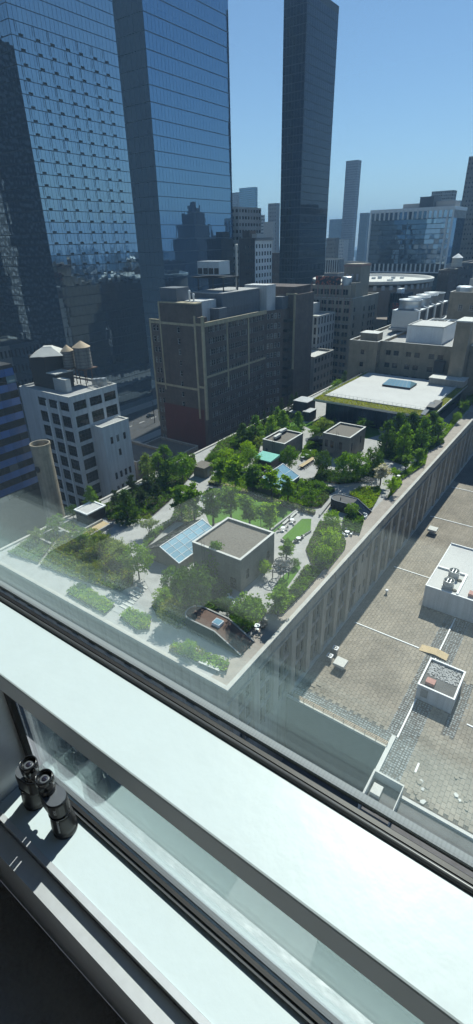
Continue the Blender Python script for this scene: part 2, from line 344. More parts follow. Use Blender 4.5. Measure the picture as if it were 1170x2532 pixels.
# ------------------------------------------------------------------ building helpers
Zv = Vector((0, 0, 1))
def uv_dirs(face):
    # outward normal, horizontal direction, rotation of a window (local -y is outward)
    return {'W': (Vector((0,-1,0)), Vector((1,0,0)), 0.0), 'S': (Vector((1,0,0)), Vector((0,1,0)), math.pi/2),
            'E': (Vector((0,1,0)), Vector((-1,0,0)), math.pi), 'N': (Vector((-1,0,0)), Vector((0,-1,0)), -math.pi/2)}[face]
def facade(mb, O, u, n, Wd, Ht, ops, reveal=0.22, m=0, mr=None):
    """a wall with real openings: O lower corner on the outer face, ops = (u0,u1,v0,v1)"""
    O = Vector(O); mr = m if mr is None else mr
    us = sorted({0.0, Wd} | {o[0] for o in ops} | {o[1] for o in ops}); vs = sorted({0.0, Ht} | {o[2] for o in ops} | {o[3] for o in ops})
    P3 = lambda a, b, d=0: O + u*a + Zv*b - n*d
    for j in range(len(vs)-1):
        v0, v1 = vs[j], vs[j+1]; vm = (v0+v1)/2
        row = [o for o in ops if o[2] < vm < o[3]]
        start = None
        for i in range(len(us)-1):
            um = (us[i]+us[i+1])/2
            hole = any(o[0] < um < o[1] for o in row)
            if not hole and start is None: start = us[i]
            if hole and start is not None:
                mb.face([P3(start,v0), P3(us[i],v0), P3(us[i],v1), P3(start,v1)], m); start = None
        if start is not None: mb.face([P3(start,v0), P3(Wd,v0), P3(Wd,v1), P3(start,v1)], m)
    for a, b, c, d in ops:
        mb.face([P3(a,c), P3(a,c,reveal), P3(a,d,reveal), P3(a,d)], mr); mb.face([P3(b,c,reveal), P3(b,c), P3(b,d), P3(b,d,reveal)], mr)
        mb.face([P3(a,c), P3(b,c), P3(b,c,reveal), P3(a,c,reveal)], mr); mb.face([P3(a,d,reveal), P3(b,d,reveal), P3(b,d), P3(a,d)], mr)
WM = {}
def win_geo(mb, w, h, nx, nz, t, sill=0.0, T=None):
    T = T or (lambda p: p)
    def bx(x0,x1,y0,y1,z0,z1,m):
        k = MB(); k.box(x0,x1,y0,y1,z0,z1,m)
        i = len(mb.v); mb.v += [T(p) for p in k.v]; mb.f += [tuple(i+q for q in f) for f in k.f]; mb.m += k.m
    i = len(mb.v); mb.v += [T(p) for p in ((-w/2,0.02,-h/2),(w/2,0.02,-h/2),(w/2,0.02,h/2),(-w/2,0.02,h/2))]; mb.f.append((i,i+1,i+2,i+3)); mb.m.append(1)
    bx(-w/2,w/2,-0.05,0.0,-h/2,-h/2+t,0); bx(-w/2,w/2,-0.05,0.0,h/2-t,h/2,0)
    bx(-w/2,-w/2+t,-0.048,0.002,-h/2+t,h/2-t,0); bx(w/2-t,w/2,-0.048,0.002,-h/2+t,h/2-t,0)
    for k in range(1, nx): x = -w/2+w*k/nx; bx(x-t*0.35,x+t*0.35,-0.044,0.004,-h/2+t,h/2-t,0)
    for k in range(1, nz): z = -h/2+h*k/nz; bx(-w/2+t,w/2-t,-0.040,0.006,z-t*0.35,z+t*0.35,0)
    if sill: bx(-w/2-0.1,w/2+0.1,-sill,-0.06,-h/2-0.14,-h/2-0.004,2)
def win_mesh(w, h, nx, nz, t, mf, mg, sill=0.0, ms=None):
    key = (round(w,2), round(h,2), nx, nz, t, mf, mg, sill, ms)
    if key not in WM:
        mb = MB(); win_geo(mb, w, h, nx, nz, t, sill)
        WM[key] = mb.mesh('window', [M[mf], M[mg]] + ([M[ms]] if ms else []))
    return WM[key]
def add_windows(par, lst, mf, mg, nx=2, nz=2, t=0.07, sill=0.0, ms=None, cap=300, name='window'):
    """lst: (face, O, (u0,u1,v0,v1), reveal). The first `cap` are parts; the rest stay geometry in one part."""
    rest = MB()
    for k, (face, O, op, rev) in enumerate(lst):
        n, u, a = uv_dirs(face); wd, ht = op[1]-op[0], op[3]-op[2]
        c = Vector(O) + u*((op[0]+op[1])/2) + Zv*((op[2]+op[3])/2) - n*(rev-0.05)
        if k < cap: inst(name, win_mesh(wd, ht, nx, nz, t, mf, mg, sill, ms), par, c, a)
        else:
            ca, sa = math.cos(a), math.sin(a)
            win_geo(rest, wd, ht, nx, nz, t, sill, lambda p: (c.x+ca*p[0]-sa*p[1], c.y+sa*p[0]+ca*p[1], c.z+p[2]))
    if rest.v: tag(rest.build(name, [M[mf], M[mg]] + ([M[ms]] if ms else []), par), kind='stuff')
def grid(Wd, Ht, nu, nv, fw_, fh, u0=0.0, u1=None, v0=0.0, v1=None, pair=1, gap=0.25, skip=None):
    """window openings on a regular grid; pair>1 splits each opening into close-set windows"""
    u1 = Wd if u1 is None else u1; v1 = Ht if v1 is None else v1
    ops = []; du = (u1-u0)/nu; dv = (v1-v0)/nv
    for j in range(nv-1, -1, -1):
        for i in range(nu):
            if skip and skip(i, j): continue
            w_ = du*fw_; h_ = dv*fh; a = u0+du*(i+0.5)-w_/2; b = v0+dv*(j+0.5)-h_/2
            pw = (w_-gap*(pair-1))/pair
            for k in range(pair): ops.append((a+k*(pw+gap), a+k*(pw+gap)+pw, b, b+h_))
    return ops
def shell(t, x0, x1, y0, y1, z0, z1, west=(), south=(), wall='limestone', roof='gravel', par=0.8, cop='coping', reveal=0.22, pt=0.35):
    """wall part with openings west and south, plain north and east; roof slab sunk behind a parapet with a coping"""
    w_ = MB()
    facade(w_, (x0,y0,z0), Vector((1,0,0)), Vector((0,-1,0)), x1-x0, z1-z0, list(west), reveal)
    facade(w_, (x1,y0,z0), Vector((0,1,0)), Vector((1,0,0)), y1-y0, z1-z0, list(south), reveal)
    w_.face([(x1,y1,z0),(x0,y1,z0),(x0,y1,z1),(x1,y1,z1)]); w_.face([(x0,y1,z0),(x0,y0,z0),(x0,y0,z1),(x0,y1,z1)])
    wo = w_.build('wall', M[wall], t)
    if par > 0:
        i = MB()
        i.face([(x0+pt,y0+pt,z1-par),(x0+pt,y0+pt,z1),(x1-pt,y0+pt,z1),(x1-pt,y0+pt,z1-par)][::-1]); i.face([(x1-pt,y0+pt,z1-par),(x1-pt,y0+pt,z1),(x1-pt,y1-pt,z1),(x1-pt,y1-pt,z1-par)][::-1])
        i.face([(x1-pt,y1-pt,z1-par),(x1-pt,y1-pt,z1),(x0+pt,y1-pt,z1),(x0+pt,y1-pt,z1-par)][::-1]); i.face([(x0+pt,y1-pt,z1-par),(x0+pt,y1-pt,z1),(x0+pt,y0+pt,z1),(x0+pt,y0+pt,z1-par)][::-1])
        i.build('parapet_lining', M[wall], t)
        c = MB(); e = 0.06; h = 0.10
        c.box(x0-e,x1+e,y0-e,y0+pt+e,z1,z1+h); c.box(x0-e,x1+e,y1-pt-e,y1+e,z1,z1+h); c.box(x0-e,x0+pt+e,y0+pt+e,y1-pt-e,z1,z1+h); c.box(x1-pt-e,x1+e,y0+pt+e,y1-pt-e,z1,z1+h)
        c.build('coping', M[cop], t)
    r = MB(); r.face([(x0+pt*0.5,y0+pt*0.5,z1-par),(x1-pt*0.5,y0+pt*0.5,z1-par),(x1-pt*0.5,y1-pt*0.5,z1-par),(x0+pt*0.5,y1-pt*0.5,z1-par)]); r.build('roof', M[roof], t)
    return wo
def simple_building(name, label, x0, x1, y0, y1, z1, wall, west=None, south=None, mf='frame_dark', mg='win', nx=1, nz=2, roof='gravel', z0=0.0, cop='coping', par=0.8, t_=0.07, cat='building', cap=300, reveal=0.22, group=None):
    t = thing(name, label, cat, ((x0+x1)/2, (y0+y1)/2, z0), group)
    wo = grid(x1-x0, z1-z0, **west) if west else []
    so_ = grid(y1-y0, z1-z0, **south) if south else []
    shell(t, x0, x1, y0, y1, z0, z1, wo, so_, wall, roof, par, cop, reveal)
    add_windows(t, [('W', (x0,y0,z0), o, reveal) for o in wo] + [('S', (x1,y0,z0), o, reveal) for o in so_], mf, mg, nx, nz, t_, cap=cap)
    return t
def part_box(t, name, mat, *b):
    m = MB(); m.box(*b); return m.build(name, M[mat], t)
def tank(t, c, r, h, roofh=1.1, wood='wood_tank', rf='tan_roof', legs=2.6):
    """roof-top water tank: legs, platform, staved barrel with hoops, conical cap"""
    x, y, z = c
    for k in range(4):
        a = math.pi/4+k*math.pi/2; m = MB(); m.tube((x+r*.75*math.cos(a),y+r*.75*math.sin(a),z),(x+r*.75*math.cos(a),y+r*.75*math.sin(a),z+legs),0.12,n=6); m.build('tank_leg', M['rust'], t)
    m = MB(); m.box(x-r*1.1,x+r*1.1,y-r*1.1,y+r*1.1,z+legs,z+legs+0.2); m.build('platform', M['rust'], t)
    m = MB(); m.lathe([(r,0),(r*0.98,h*0.5),(r*0.95,h)], (x,y,z+legs+0.2), 20); b = m.build('barrel', M[wood], t)
    for k in range(6):
        m = MB(); zz = z+legs+0.35+h*(k/6.2)**1.1; m.lathe([(r*1.015,0),(r*1.015,0.07)], (x,y,zz), 20); m.build('hoop', M['dark_metal'], b)
    m = MB(); m.lathe([(r*1.08,0),(r*0.5,roofh*0.55),(0.02,roofh)], (x,y,z+legs+0.22+h), 20); m.build('cap', M[rf], t)
def bulk(name, label, cat, loc, group=None): return thing(name, label, cat, loc, group)

# ------------------------------------------------------------------ ground, streets
m = MB(); m.face([(-6000,-6000,0),(6000,-6000,0),(6000,6000,0),(-6000,6000,0)]); tag(m.build('ground', M['city_ground']), kind='structure')
m = MB(); m.box(-101.0,-84.2,-200,900,-0.5,0.02); tag(m.build('street', M['asphalt']), kind='structure')
m = MB(); m.box(-204,-172,-200,900,-0.5,0.024); tag(m.build('avenue', M['asphalt']), kind='structure')
for a, b in ((-212,-204),(-172,-166),(-106,-101),(-84.2,-82)):
    m = MB(); m.box(a,b,-200,900,-0.5,0.15); tag(m.build('pavement', M['pavement']), kind='structure')
for k in range(40):
    m = MB(); m.box(-188.2,-187.9,20+k*9,24+k*9,0.0245,0.0285); tag(m.build('lane_marking', M['white_paint']), kind='structure')

# ------------------------------------------------------------------ the room: floor, walls, ceiling, window wall
GY = 0.4216; SZ = CAM.z-0.68; LZ = CAM.z-1.43; FZ = CAM.z-1.72
CX = -1.10
m = MB(); m.box(-2.6,3.2,-4.0,0.21,FZ-0.2,FZ); tag(m.build('room_floor', M['carpet']), kind='structure')
m = MB(); m.box(-2.6,3.2,-4.0,GY-0.01,FZ+2.9,FZ+3.1); tag(m.build('room_ceiling', M['room_wall']), kind='structure')
m = MB(); m.box(-2.6,3.2,-4.2,-4.001,FZ-0.2,FZ+3.1); tag(m.build('room_back_wall', M['room_wall']), kind='structure')
m = MB(); m.box(3.2005,3.4,-4.2,GY+0.05,FZ-0.2,FZ+3.1); tag(m.build('room_side_wall', M['room_wall']), kind='structure')
m = MB(); m.box(-2.8,-2.6005,-4.2,GY+0.05,FZ-0.2,FZ+3.1); tag(m.build('room_end_wall', M['room_wall']), kind='structure')
# left column cover, a metal panel square to the glass
t = thing('column_cover', 'brushed grey metal column cover at the left end of the lower window', 'panel', (CX-0.2, 0.3, FZ))
m = MB(); m.box(CX-0.42,CX,0.06,GY-0.012,FZ,SZ-0.058); m.build('cover_panel', M['alu'], t)
m = MB(); m.box(CX-0.42,CX+0.004,0.05,0.058,FZ,SZ-0.058); m.build('edge_trim', M['alu'], t)
# deep white transom sill
t = thing('window_sill', 'deep white window sill running across below the big pane', 'sill', (0.6, 0.34, SZ-0.052))
m = MB()
y0, y1, zt, zb = 0.272, GY-0.028, SZ, SZ-0.051
prof = [(y1,zb),(y0,zb),(y0,zt-0.003),(y0+0.001,zt-0.001),(y0+0.003,zt),(y1,zt)]
for k in range(len(prof)):
    a, b = prof[k], prof[(k+1) % len(prof)]
    m.face([(-2.59,a[0],a[1]),(3.19,a[0],a[1]),(3.19,b[0],b[1]),(-2.59,b[0],b[1])][::-1])
m.build('sill_board', M['sill'], t)
m = MB(); m.box(-2.59,3.19,GY-0.0275,GY-0.018,zb,SZ+0.0015); m.build('glazing_bead', M['bead'], t)
m = MB(); m.box(-2.59,3.19,GY-0.0177,GY-0.0105,zb,SZ+0.0045); m.build('gasket', M['gasket'], t)
m = MB(); m.tube((-2.59,GY-0.0225,SZ+0.0015),(3.19,GY-0.0225,SZ+0.0015),0.0042,n=12); m.build('bead_nose', M['bead'], t, smooth=True)
def igu(name, label, x0, x1, z0, z1):
    t = thing(name, label, 'window', ((x0+x1)/2, GY, z0))
    for dy in (0.0, 0.019):
        m = MB(); m.box(x0,x1,GY-0.0102+dy,GY-0.0042+dy,z0,z1); m.build('pane', M['pane'], t)
    m = MB(); m.box(x0,x1,GY-0.0036,GY+0.0082,z0,z0+0.009); m.build('spacer_bar', M['spacer'], t)
    return t
t = igu('upper_window', 'big clear double-glazed pane above the white sill, city beyond', -2.58, 3.18, SZ+0.004, FZ+2.88)
for zz in (FZ+2.86,): part_box(t, 'head_frame', 'gasket', -2.58,3.18,GY-0.03,GY+0.03,zz,zz+0.035)
t = igu('lower_window', 'low glass pane under the white sill behind the binoculars', CX+0.012, 3.18, LZ+0.010, SZ-0.056)
part_box(t, 'side_gasket', 'gasket', CX+0.001,CX+0.022,GY-0.024,GY-0.0107,LZ+0.001,SZ-0.054)
part_box(t, 'bottom_gasket', 'gasket', CX+0.0225,3.18,GY-0.020,GY-0.0107,LZ+0.0005,LZ+0.016)
part_box(t, 'bottom_bead', 'bead', CX+0.0225,3.18,GY-0.0285,GY-0.0205,LZ+0.0005,LZ+0.011)
# low ledge the binoculars stand on, with a metal grille strip along its room side
t = thing('window_ledge', 'low white ledge at the foot of the lower window', 'ledge', (0.6, 0.3, FZ))
part_box(t, 'ledge_top', 'sill', CX+0.0005,3.18,0.278,GY+0.03,LZ-0.03,LZ)
part_box(t, 'ledge_apron', 'alu', CX+0.0005,3.18,0.262,0.277,FZ,LZ+0.004)
part_box(t, 'grille_strip', 'alu', CX+0.0005,3.18,0.2115,0.2605,FZ+0.001,LZ-0.024)
# spandrel of our own tower below and beside the window
m = MB(); m.box(-2.8,3.4,GY-0.01,GY+0.06,FZ-6,LZ-0.031); tag(m.build('outer_wall', M['grey_metal']), kind='structure')

# ------------------------------------------------------------------ binoculars on the ledge
def binoculars():
    cx, cy, z = -0.948, 0.356, LZ
    t = thing('binoculars', 'black binoculars standing upright on the low window ledge', 'binoculars', (cx, cy, z))
    for s, ox, ex in ((-1, -0.061, -0.0315), (1, 0.061, 0.0315)):
        m = MB()
        m.lathe([(0.0285,0.0),(0.0300,0.002),(0.0302,0.012),(0.0290,0.014),(0.0298,0.017),(0.0295,0.030),(0.0265,0.062),(0.0245,0.078)], (cx+ox, cy, z), 40)
        b = m.build('objective_tube', M['bino'], t, smooth=True)
        m = MB(); m.lathe([(0.0274,0.074),(0.0274,0.0765)], (cx+ox, cy, z), 36); m.build('ring', M['bino_smooth'], b)
        # prism housing: rounded block reaching from the objective axis to the eyepiece axis
        m = MB(); pts = []
        for c_, r_ in ((cx+ox, 0.0255), (cx+ex, 0.0215)):
            for k in range(13):
                a = -math.pi/2 + math.pi*k/12
                sx = s if c_ == cx+ox else -s
                pts.append((c_+sx*r_*math.cos(a), cy+r_*math.sin(a)*(1 if c_ == cx+ox else -1)))
        m.prism(pts, z+0.077, z+0.126); hb = m.build('prism_housing', M['bino'], t)
        bv = hb.modifiers.new('bevel', 'BEVEL'); bv.width = 0.006; bv.segments = 3; bv.limit_method = 'ANGLE'; bv.angle_limit = R(50)
        m = MB(); pp = [(p[0], p[1]) for p in pts]; m.prism([(cx+(p[0]-cx)*0.985, cy+(p[1]-cy)*0.93) for p in pp], z+0.1262, z+0.1285); m.build('cover_plate', M['bino_plate'], hb)
        m = MB(); m.lathe([(0.0185,0.124),(0.0185,0.134),(0.0168,0.137),(0.0172,0.150),(0.0208,0.153),(0.0212,0.176),(0.0200,0.180),(0.0178,0.1802),(0.0168,0.172),(0.0160,0.168)], (cx+ex, cy, z), 36)
        e = m.build('eyepiece', M['bino_smooth'], t, smooth=True)
        m = MB(); m.lathe([(0.0175,0.1660),(0.0120,0.1690),(0.0118,0.1708),(0.0096,0.1712)], (cx+ex, cy, z), 32); m.build('eye_ring', M['bino_plate'], e, smooth=True)
        m = MB(); m.lathe([(0.0094,0.1690),(0.0060,0.1722),(0.0005,0.1732)], (cx+ex, cy, z), 28); m.build('eye_lens', M['lens'], e, smooth=True)
    m = MB(); m.lathe([(0.0075,0.055),(0.0075,0.150),(0.0120,0.151),(0.0125,0.160),(0.0115,0.162)], (cx, cy-0.004, z), 24); m.build('hinge', M['bino'], t, smooth=True)
    m = MB(); m.box(cx-0.045,cx+0.045,cy-0.007,cy+0.005,z+0.066,z+0.076); m.build('bridge', M['bino'], t)
    m = MB(); m.box(cx-0.033,cx+0.033,cy-0.006,cy+0.004,z+0.1395,z+0.147); m.build('bridge', M['bino'], t)
    def letters(txt, size, cxyz, facing, name):
        cu = bpy.data.curves.new(name, 'FONT'); cu.body = txt; cu.size = size; cu.extrude = 0.00012; cu.align_x = 'CENTER'; cu.align_y = 'CENTER'
        o = bpy.data.objects.new('tmp', cu); C.objects.link(o)
        dg = bpy.context.evaluated_depsgraph_get(); me = bpy.data.meshes.new_from_object(o.evaluated_get(dg)); bpy.data.objects.remove(o)
        me.materials.clear(); me.materials.append(M['print_white'])
        o = bpy.data.objects.new(name, me); C.objects.link(o); o.parent = t
        o.location = (cxyz[0]-cx, cxyz[1]-cy, cxyz[2]-z)
        # text reads downwards along the barrel, lying on the side that faces the room
        nrm = Vector(facing).normalized(); xd = Vector((0,0,-1)); xd = (xd - nrm*xd.dot(nrm)).normalized(); yd = nrm.cross(xd)
        o.rotation_euler = Matrix((xd, yd, nrm)).transposed().to_euler()
        return o
    a = R(-52); d = Vector((math.cos(a), math.sin(a), 0))
    c0 = Vector((cx+0.061, cy, z))
    letters('Brookstone', 0.0088, c0 + d*0.0285 + Vector((0,0,0.052)), d + Vector((0,0,0.09)), 'barrel_lettering')
    letters('7X50', 0.0085, c0 + d*0.0262 + Vector((0,0,0.106)), d, 'housing_lettering')
    t.scale = (1.12, 1.12, 1.12)
binoculars()
# ------------------------------------------------------------------ the long stone building that carries the roof garden
GX0, GX1, GY0, GY1, GZ = -83.3, -28.0, 35.2, 186.0, 31.7
LR = 16.0
t = thing('stone_building', 'long pale stone building with the roof garden on top', 'building', (-55, 110, 0))
BAY = 5.25; S_ops = []; wl = []
def sbays():
    """south face: bays of tall window strips between piers, now and then a blank stretch with small windows"""
    y = GY0+1.2; k = 0; out = []; blank = []
    while y < GY1-6:
        if k % 9 == 8: blank.append(y); 
        else: out.append(y)
        y += BAY; k += 1
    return out, blank
bays, blanks = sbays()
for y in bays:
    for a, b in ((0.85, 2.5), (2.75, 4.4)):
        for v0, v1 in ((LR+0.9, LR+4.4), (LR+5.4, LR+8.6), (LR+9.5, LR+12.3)): S_ops.append((y+a-GY0, y+b-GY0, v0, v1))
for y in blanks:
    for a, b in ((1.0, 1.9), (3.3, 4.2)):
        for v0, v1 in ((LR+2.6, LR+4.6), (LR+10.0, LR+12.0)): S_ops.append((y+a-GY0, y+b-GY0, v0, v1))
W_ops = [(1.6+k*4.2, 1.6+k*4.2+1.6, v0, v0+2.3) for v0 in (24.6, 20.4, 16.2, 12.0, 7.8) for k in range(13)]
S_ops.sort(key=lambda o: -o[3]+0.05*o[0])
mb = MB()
facade(mb, (GX0,GY0,0), Vector((1,0,0)), Vector((0,-1,0)), GX1-GX0, GZ-0.02, W_ops, 0.3)
facade(mb, (GX1,GY0,0), Vector((0,1,0)), Vector((1,0,0)), GY1-GY0, GZ-0.02, S_ops, 0.45)
mb.face([(GX1,GY1,0),(GX0,GY1,0),(GX0,GY1,GZ-0.02),(GX1,GY1,GZ-0.02)]); mb.face([(GX0,GY1,0),(GX0,GY0,0),(GX0,GY0,GZ-0.02),(GX0,GY1,GZ-0.02)])
mb.build('wall', M['limestone'], t)
vis = lambda o: o[3]
add_windows(t, [('S', (GX1,GY0,0), o, 0.45) for o in S_ops], 'frame_dark', 'win', 2, 3, 0.07, cap=240)
add_windows(t, [('W', (GX0,GY0,0), o, 0.3) for o in W_ops], 'frame_dark', 'win_dark', 2, 2, 0.07, cap=60)
# piers between the strips, spandrel plates, frieze panels, base ledge
pier = MB(); pier.box(0,0.42,-0.72,0.72,0,13.2); pm = pier.mesh('pier', M['limestone'])
rib = MB(); rib.box(0,0.14,-0.1,0.1,0,12.6); rm = rib.mesh('rib', M['limestone_dark'])
for y in bays:
    inst('pier', pm, t, (GX1+0.002, y, LR+0.3)); inst('rib', rm, t, (GX1+0.002, y+2.625, LR+0.5))
sp = MB(); sp.box(0,0.05,-0.82,0.82,0,0.78); sm_ = sp.mesh('spandrel', M['frame_grey'])
for y in bays[:26]:
    for a in (1.675, 3.575):
        for z in (LR+4.5, LR+8.66): inst('spandrel', sm_, t, (GX1+0.003, y+a, z))
fp = MB(); fp.box(0,0.10,0.12,BAY-0.12,0,1.55); fm = fp.mesh('frieze_panel', M['limestone'])
y = GY0+0.2
while y < GY1-6: inst('frieze_panel', fm, t, (GX1+0.003, y, 29.55)); y += BAY
part_box(t, 'string_course', 'limestone_dark', GX1+0.002,GX1+0.30,GY0-0.1,GY1,29.0,29.35)
part_box(t, 'base_ledge', 'coping', GX1+0.002,GX1+0.55,52,GY1,LR,LR+0.35)
# parapet with coping blocks round the garden
cb = MB(); cb.box(-0.30,0.30,0.0,2.985,0,0.32); cbm = cb.mesh('coping_block', M['coping'])
y = GY0-0.2
while y < GY1: inst('coping_block', cbm, t, (GX1+0.02, y, GZ)); y += 3.0
y = GY0+0.45
while y < GY1: inst('coping_block', cbm, t, (GX0+0.2, y, GZ)); y += 3.0
x = GX1-0.29
while x > GX0+0.6: inst('coping_block', cbm, t, (x, GY0+0.1, GZ), math.pi/2); x -= 3.0
m = MB(); m.face([(GX0,GY0,GZ),(GX1,GY0,GZ),(GX1,GY1,GZ),(GX0,GY1,GZ)]); tag(m.build('roof_deck', M['deck']), kind='structure')
# beige board walk along the south edge
m = MB(); m.box(GX1-3.0,GX1-0.34,GY0+0.5,GY1-14,GZ+0.002,GZ+0.012); tag(m.build('boardwalk', M['deck_wood']), kind='structure')

# ------------------------------------------------------------------ lower paved roof to the south
lx0, lx1, ly0, ly1 = GX1+0.56, 22.0, 51.0, 186.0
t = thing('lower_building', 'lower building to the right with a flat paved roof', 'building', (-5, 110, 0))
mb = MB(); mb.box(GX1+0.003,-10.6,ly0,ly1,0.03,LR-0.35); mb.build('wall', M['street_wall'], t)
mb = MB(); mb.box(-10.597,lx1,30.0,ly1,0.03,LR-0.35); mb.build('wall', M['street_wall'], t)
mb = MB(); mb.face([(GX1+0.01,ly0+0.02,LR-0.03),(lx1,ly0+0.02,LR-0.03),(lx1,ly1,LR-0.03),(GX1+0.01,ly1,LR-0.03)]); mb.face([(-10.59,30.02,LR-0.03),(lx1,30.02,LR-0.03),(lx1,ly0+0.02,LR-0.03),(-10.59,ly0+0.02,LR-0.03)])
rf = mb.build('roof_bed', M['paver_joint'], t)
mb = MB(); mb.box(GX1+0.003,-10.597,ly0-0.02,ly0+0.3,LR-0.349,LR+0.02); mb.build('roof_edge', M['coping'], t)
PW, PL = 0.62, 0.98
pv = []
def wedge_clear(x, y): # keep the pavers off the plant rooms, gutters and rubble patch
    if -17.2 < x < 4 and 86.0 < y < 105.5: return False
    if -10.7 < x < -4.6 and 62.2 < y < 69.5: return False
    return True
def cobbled(x, y): return (y < 53.8 and x < -10) or (-11.9 < x < -7.4 and 46 < y < 86) or (-4.9 < x < -3.0 and 58 < y < 70)
def in_view(x, y, z):
    d = Vector((x,y,z))-CAM; c_ = d.dot(fw); px = 585+FPX*d.dot(RT)/c_; py = 1266-FPX*d.dot(UP)/c_
    return -20 < px < 1190 and py < 2080, px, py
i = 0; x = GX1+0.6
while x < 3:
    y = 40.0 + (PL/2 if i % 2 else 0)
    while y < 150:
        ok, px, py = in_view(x+PW/2, y+PL/2, LR)
        if ok and not (y < 51.4 and x < -10.4) and wedge_clear(x+PW/2, y+PL/2) and not (x < -6.4 and y < 45.6) and y > 45.2 and not (-9.0 < y-45-(x+6)*0 < 0):
            if not cobbled(x+PW/2, y+PL/2): pv.append((y, x))
        y += PL
    x += PW; i += 1
pv.sort()
pmv = []
for k in range(4):
    b = MB(); g = 0.022; r_ = 0.02
    rr = [random.uniform(-0.012, 0.012) for _ in range(4)]
    b.prism([(g+rr[0],g),(PW-g,g+rr[1]),(PW-g+rr[2]*0.5,PL-g),(g,PL-g+rr[3])], -0.028, 0.03); pmv.append(b.mesh('paver', M['paver']))
rest = MB()
for k, (y, x) in enumerate(pv):
    dz = random.uniform(-0.006, 0.006)
    if k < 300: o = inst('paver', pmv[k % 4], t, (x, y, LR+dz))
    else:
        g = 0.022; rest.box(x+g+random.uniform(-.01,.01),x+PW-g,y+g,y+PL-g+random.uniform(-.012,.012),LR-0.028,LR+0.03+dz, bottom=False)
tag(rest.build('paver', M['paver'], t), kind='stuff')
cob = MB(); x = GX1+0.6
while x < -2.5:
    y = 46.0
    while y < 86:
        cx_, cy_ = x+random.uniform(-.05,.05), y+random.uniform(-.05,.05)
        if cobbled(cx_, cy_) and not (y < 51.5 and x < -10.3) and wedge_clear(cx_, cy_) and not (x < -6.4 and y < 46) and random.random() < 0.93:
            r_ = random.uniform(0.15, 0.21); n_ = 6; a0 = random.random()*6
            pts = [(cx_+r_*random.uniform(.8,1.1)*math.cos(a0+q*math.pi/3), cy_+r_*random.uniform(.8,1.1)*math.sin(a0+q*math.pi/3)) for q in range(n_)]
            cob.prism(pts, LR-0.028, LR+random.uniform(0.015, 0.05))
        y += 0.42
    x += 0.42
tag(cob.build('cobble', M['cobble'], t), kind='stuff')
# thin white upstand strips that divide the roof, seen as bright lines
strips = [(-26.6,-15.8,124.6,'x'),(-26.7,-10,146.0,'x'),(-26.3,-17.5,96.4,'x'),(-25.9,-13.5,73.8,'x'),(-2.3,4,61.7,'x')]
for a, b, y, _ in strips:
    m = MB(); m.box(a,b,y-0.11,y+0.11,LR+0.032,LR+0.14); m.build('upstand_strip', M['white_paint'], t)
for y0_, y1_ in ((69.6,72.9),(74.9,85.9),(53.4,62.1)):
    m = MB(); m.box(-10.32,-10.08,y0_,y1_,LR+0.032,LR+0.16); m.build('upstand_strip', M['white_paint'], t)
m = MB(); m.box(-10.95,-10.35,45.5,53.2,LR-0.2,LR+0.45); m.build('edge_parapet', M['bulk_trim'], t)
m = MB(); m.box(-6.5,6,44.5,44.95,LR-0.029,LR+0.4); m.build('edge_parapet', M['bulk_trim'], t)
# tarred well in the near corner
m = MB(); m.box(-6.5,6,38,44.49,LR-0.029,LR+0.03); m.build('tar_patch', M['tar'], t)

# railing on the near edge of the lower roof
t = thing('edge_railing', 'long rust coloured pipe railing along the near edge of the paved roof', 'railing', (-18.5, 51.2, LR))
x = -26.6
while x < -10.9:
    m = MB(); m.tube((x,51.15,LR+0.02),(x,51.15,LR+1.0),0.06,n=6); m.build('post', M['brass'], t); x += 1.74
for z in (0.35, 0.68, 1.0):
    m = MB(); m.tube((-26.7,51.15,LR+z),(-10.95,51.15,LR+z),0.075,n=6); m.build('rail', M['brass'], t)
# long white plant room with two fan drums
t = thing('white_plant_room', 'long low white plant room on the paved roof with two fan drums', 'plant room', (-8, 95, LR))
x0, x1, y0, y1, zt = -16.9, 4.0, 86.4, 105.0, 21.0
m = MB(); m.box(x0,x1,y0,y1,LR-0.02,zt-0.1); m.build('wall', M['white_wall'], t)
m = MB(); m.face([(x0+0.1,y0+0.1,zt-0.095),(x1-0.1,y0+0.1,zt-0.095),(x1-0.1,y1-0.1,zt-0.095),(x0+0.1,y1-0.1,zt-0.095)]); m.build('roof', M['membrane'], t)
m = MB(); m.box(x0-0.05,x1,y0-0.05,y0+0.2,zt-0.0995,zt+0.06); m.box(x0-0.05,x0+0.15,y0+0.2,y1-0.2,zt-0.0995,zt+0.06); m.box(x0-0.05,x1,y1-0.2,y1+0.05,zt-0.0995,zt+0.25); m.build('roof_edging', M['white_paint'], t)
m = MB(); m.box(x0+0.2,-10.8,94.0,94.4,zt-0.094,zt+0.28); m.box(-11.2,-10.8,86.7,93.99,zt-0.094,zt+0.28); m.build('roof_kerb', M['white_paint'], t)
for cy in (88.3, 92.2):
    m = MB(); m.box(-14.1,-12.2,cy-0.95,cy+0.95,zt-0.094,zt+0.55); b = m.build('fan_curb', M['grey_metal'], t)
    m = MB(); m.lathe([(0.98,0.56),(1.0,0.6),(1.0,1.6),(1.04,1.65),(0.95,1.66),(0.93,0.9)], (-13.15,cy,zt), 28); m.build('fan_drum', M['bulk_trim'], t, smooth=False)
    for q in (-0.3, 0.3): m = MB(); m.box(-13.15+q-0.04,-13.15+q+0.04,cy-0.9,cy+0.9,zt+1.45,zt+1.5); m.build('fan_bar', M['galv'], b)
    m = MB(); m.lathe([(0.55,0),(0.35,0.25),(0.05,0.4)], (-11.75,cy-0.5,zt-0.09), 9); m.build('vent_cowl', M['gravel'], t)
m = MB(); m.box(-9.2,-7.6,87.5,88.8,zt-0.09,zt+0.55); m.build('hatch', M['salmon'], t)
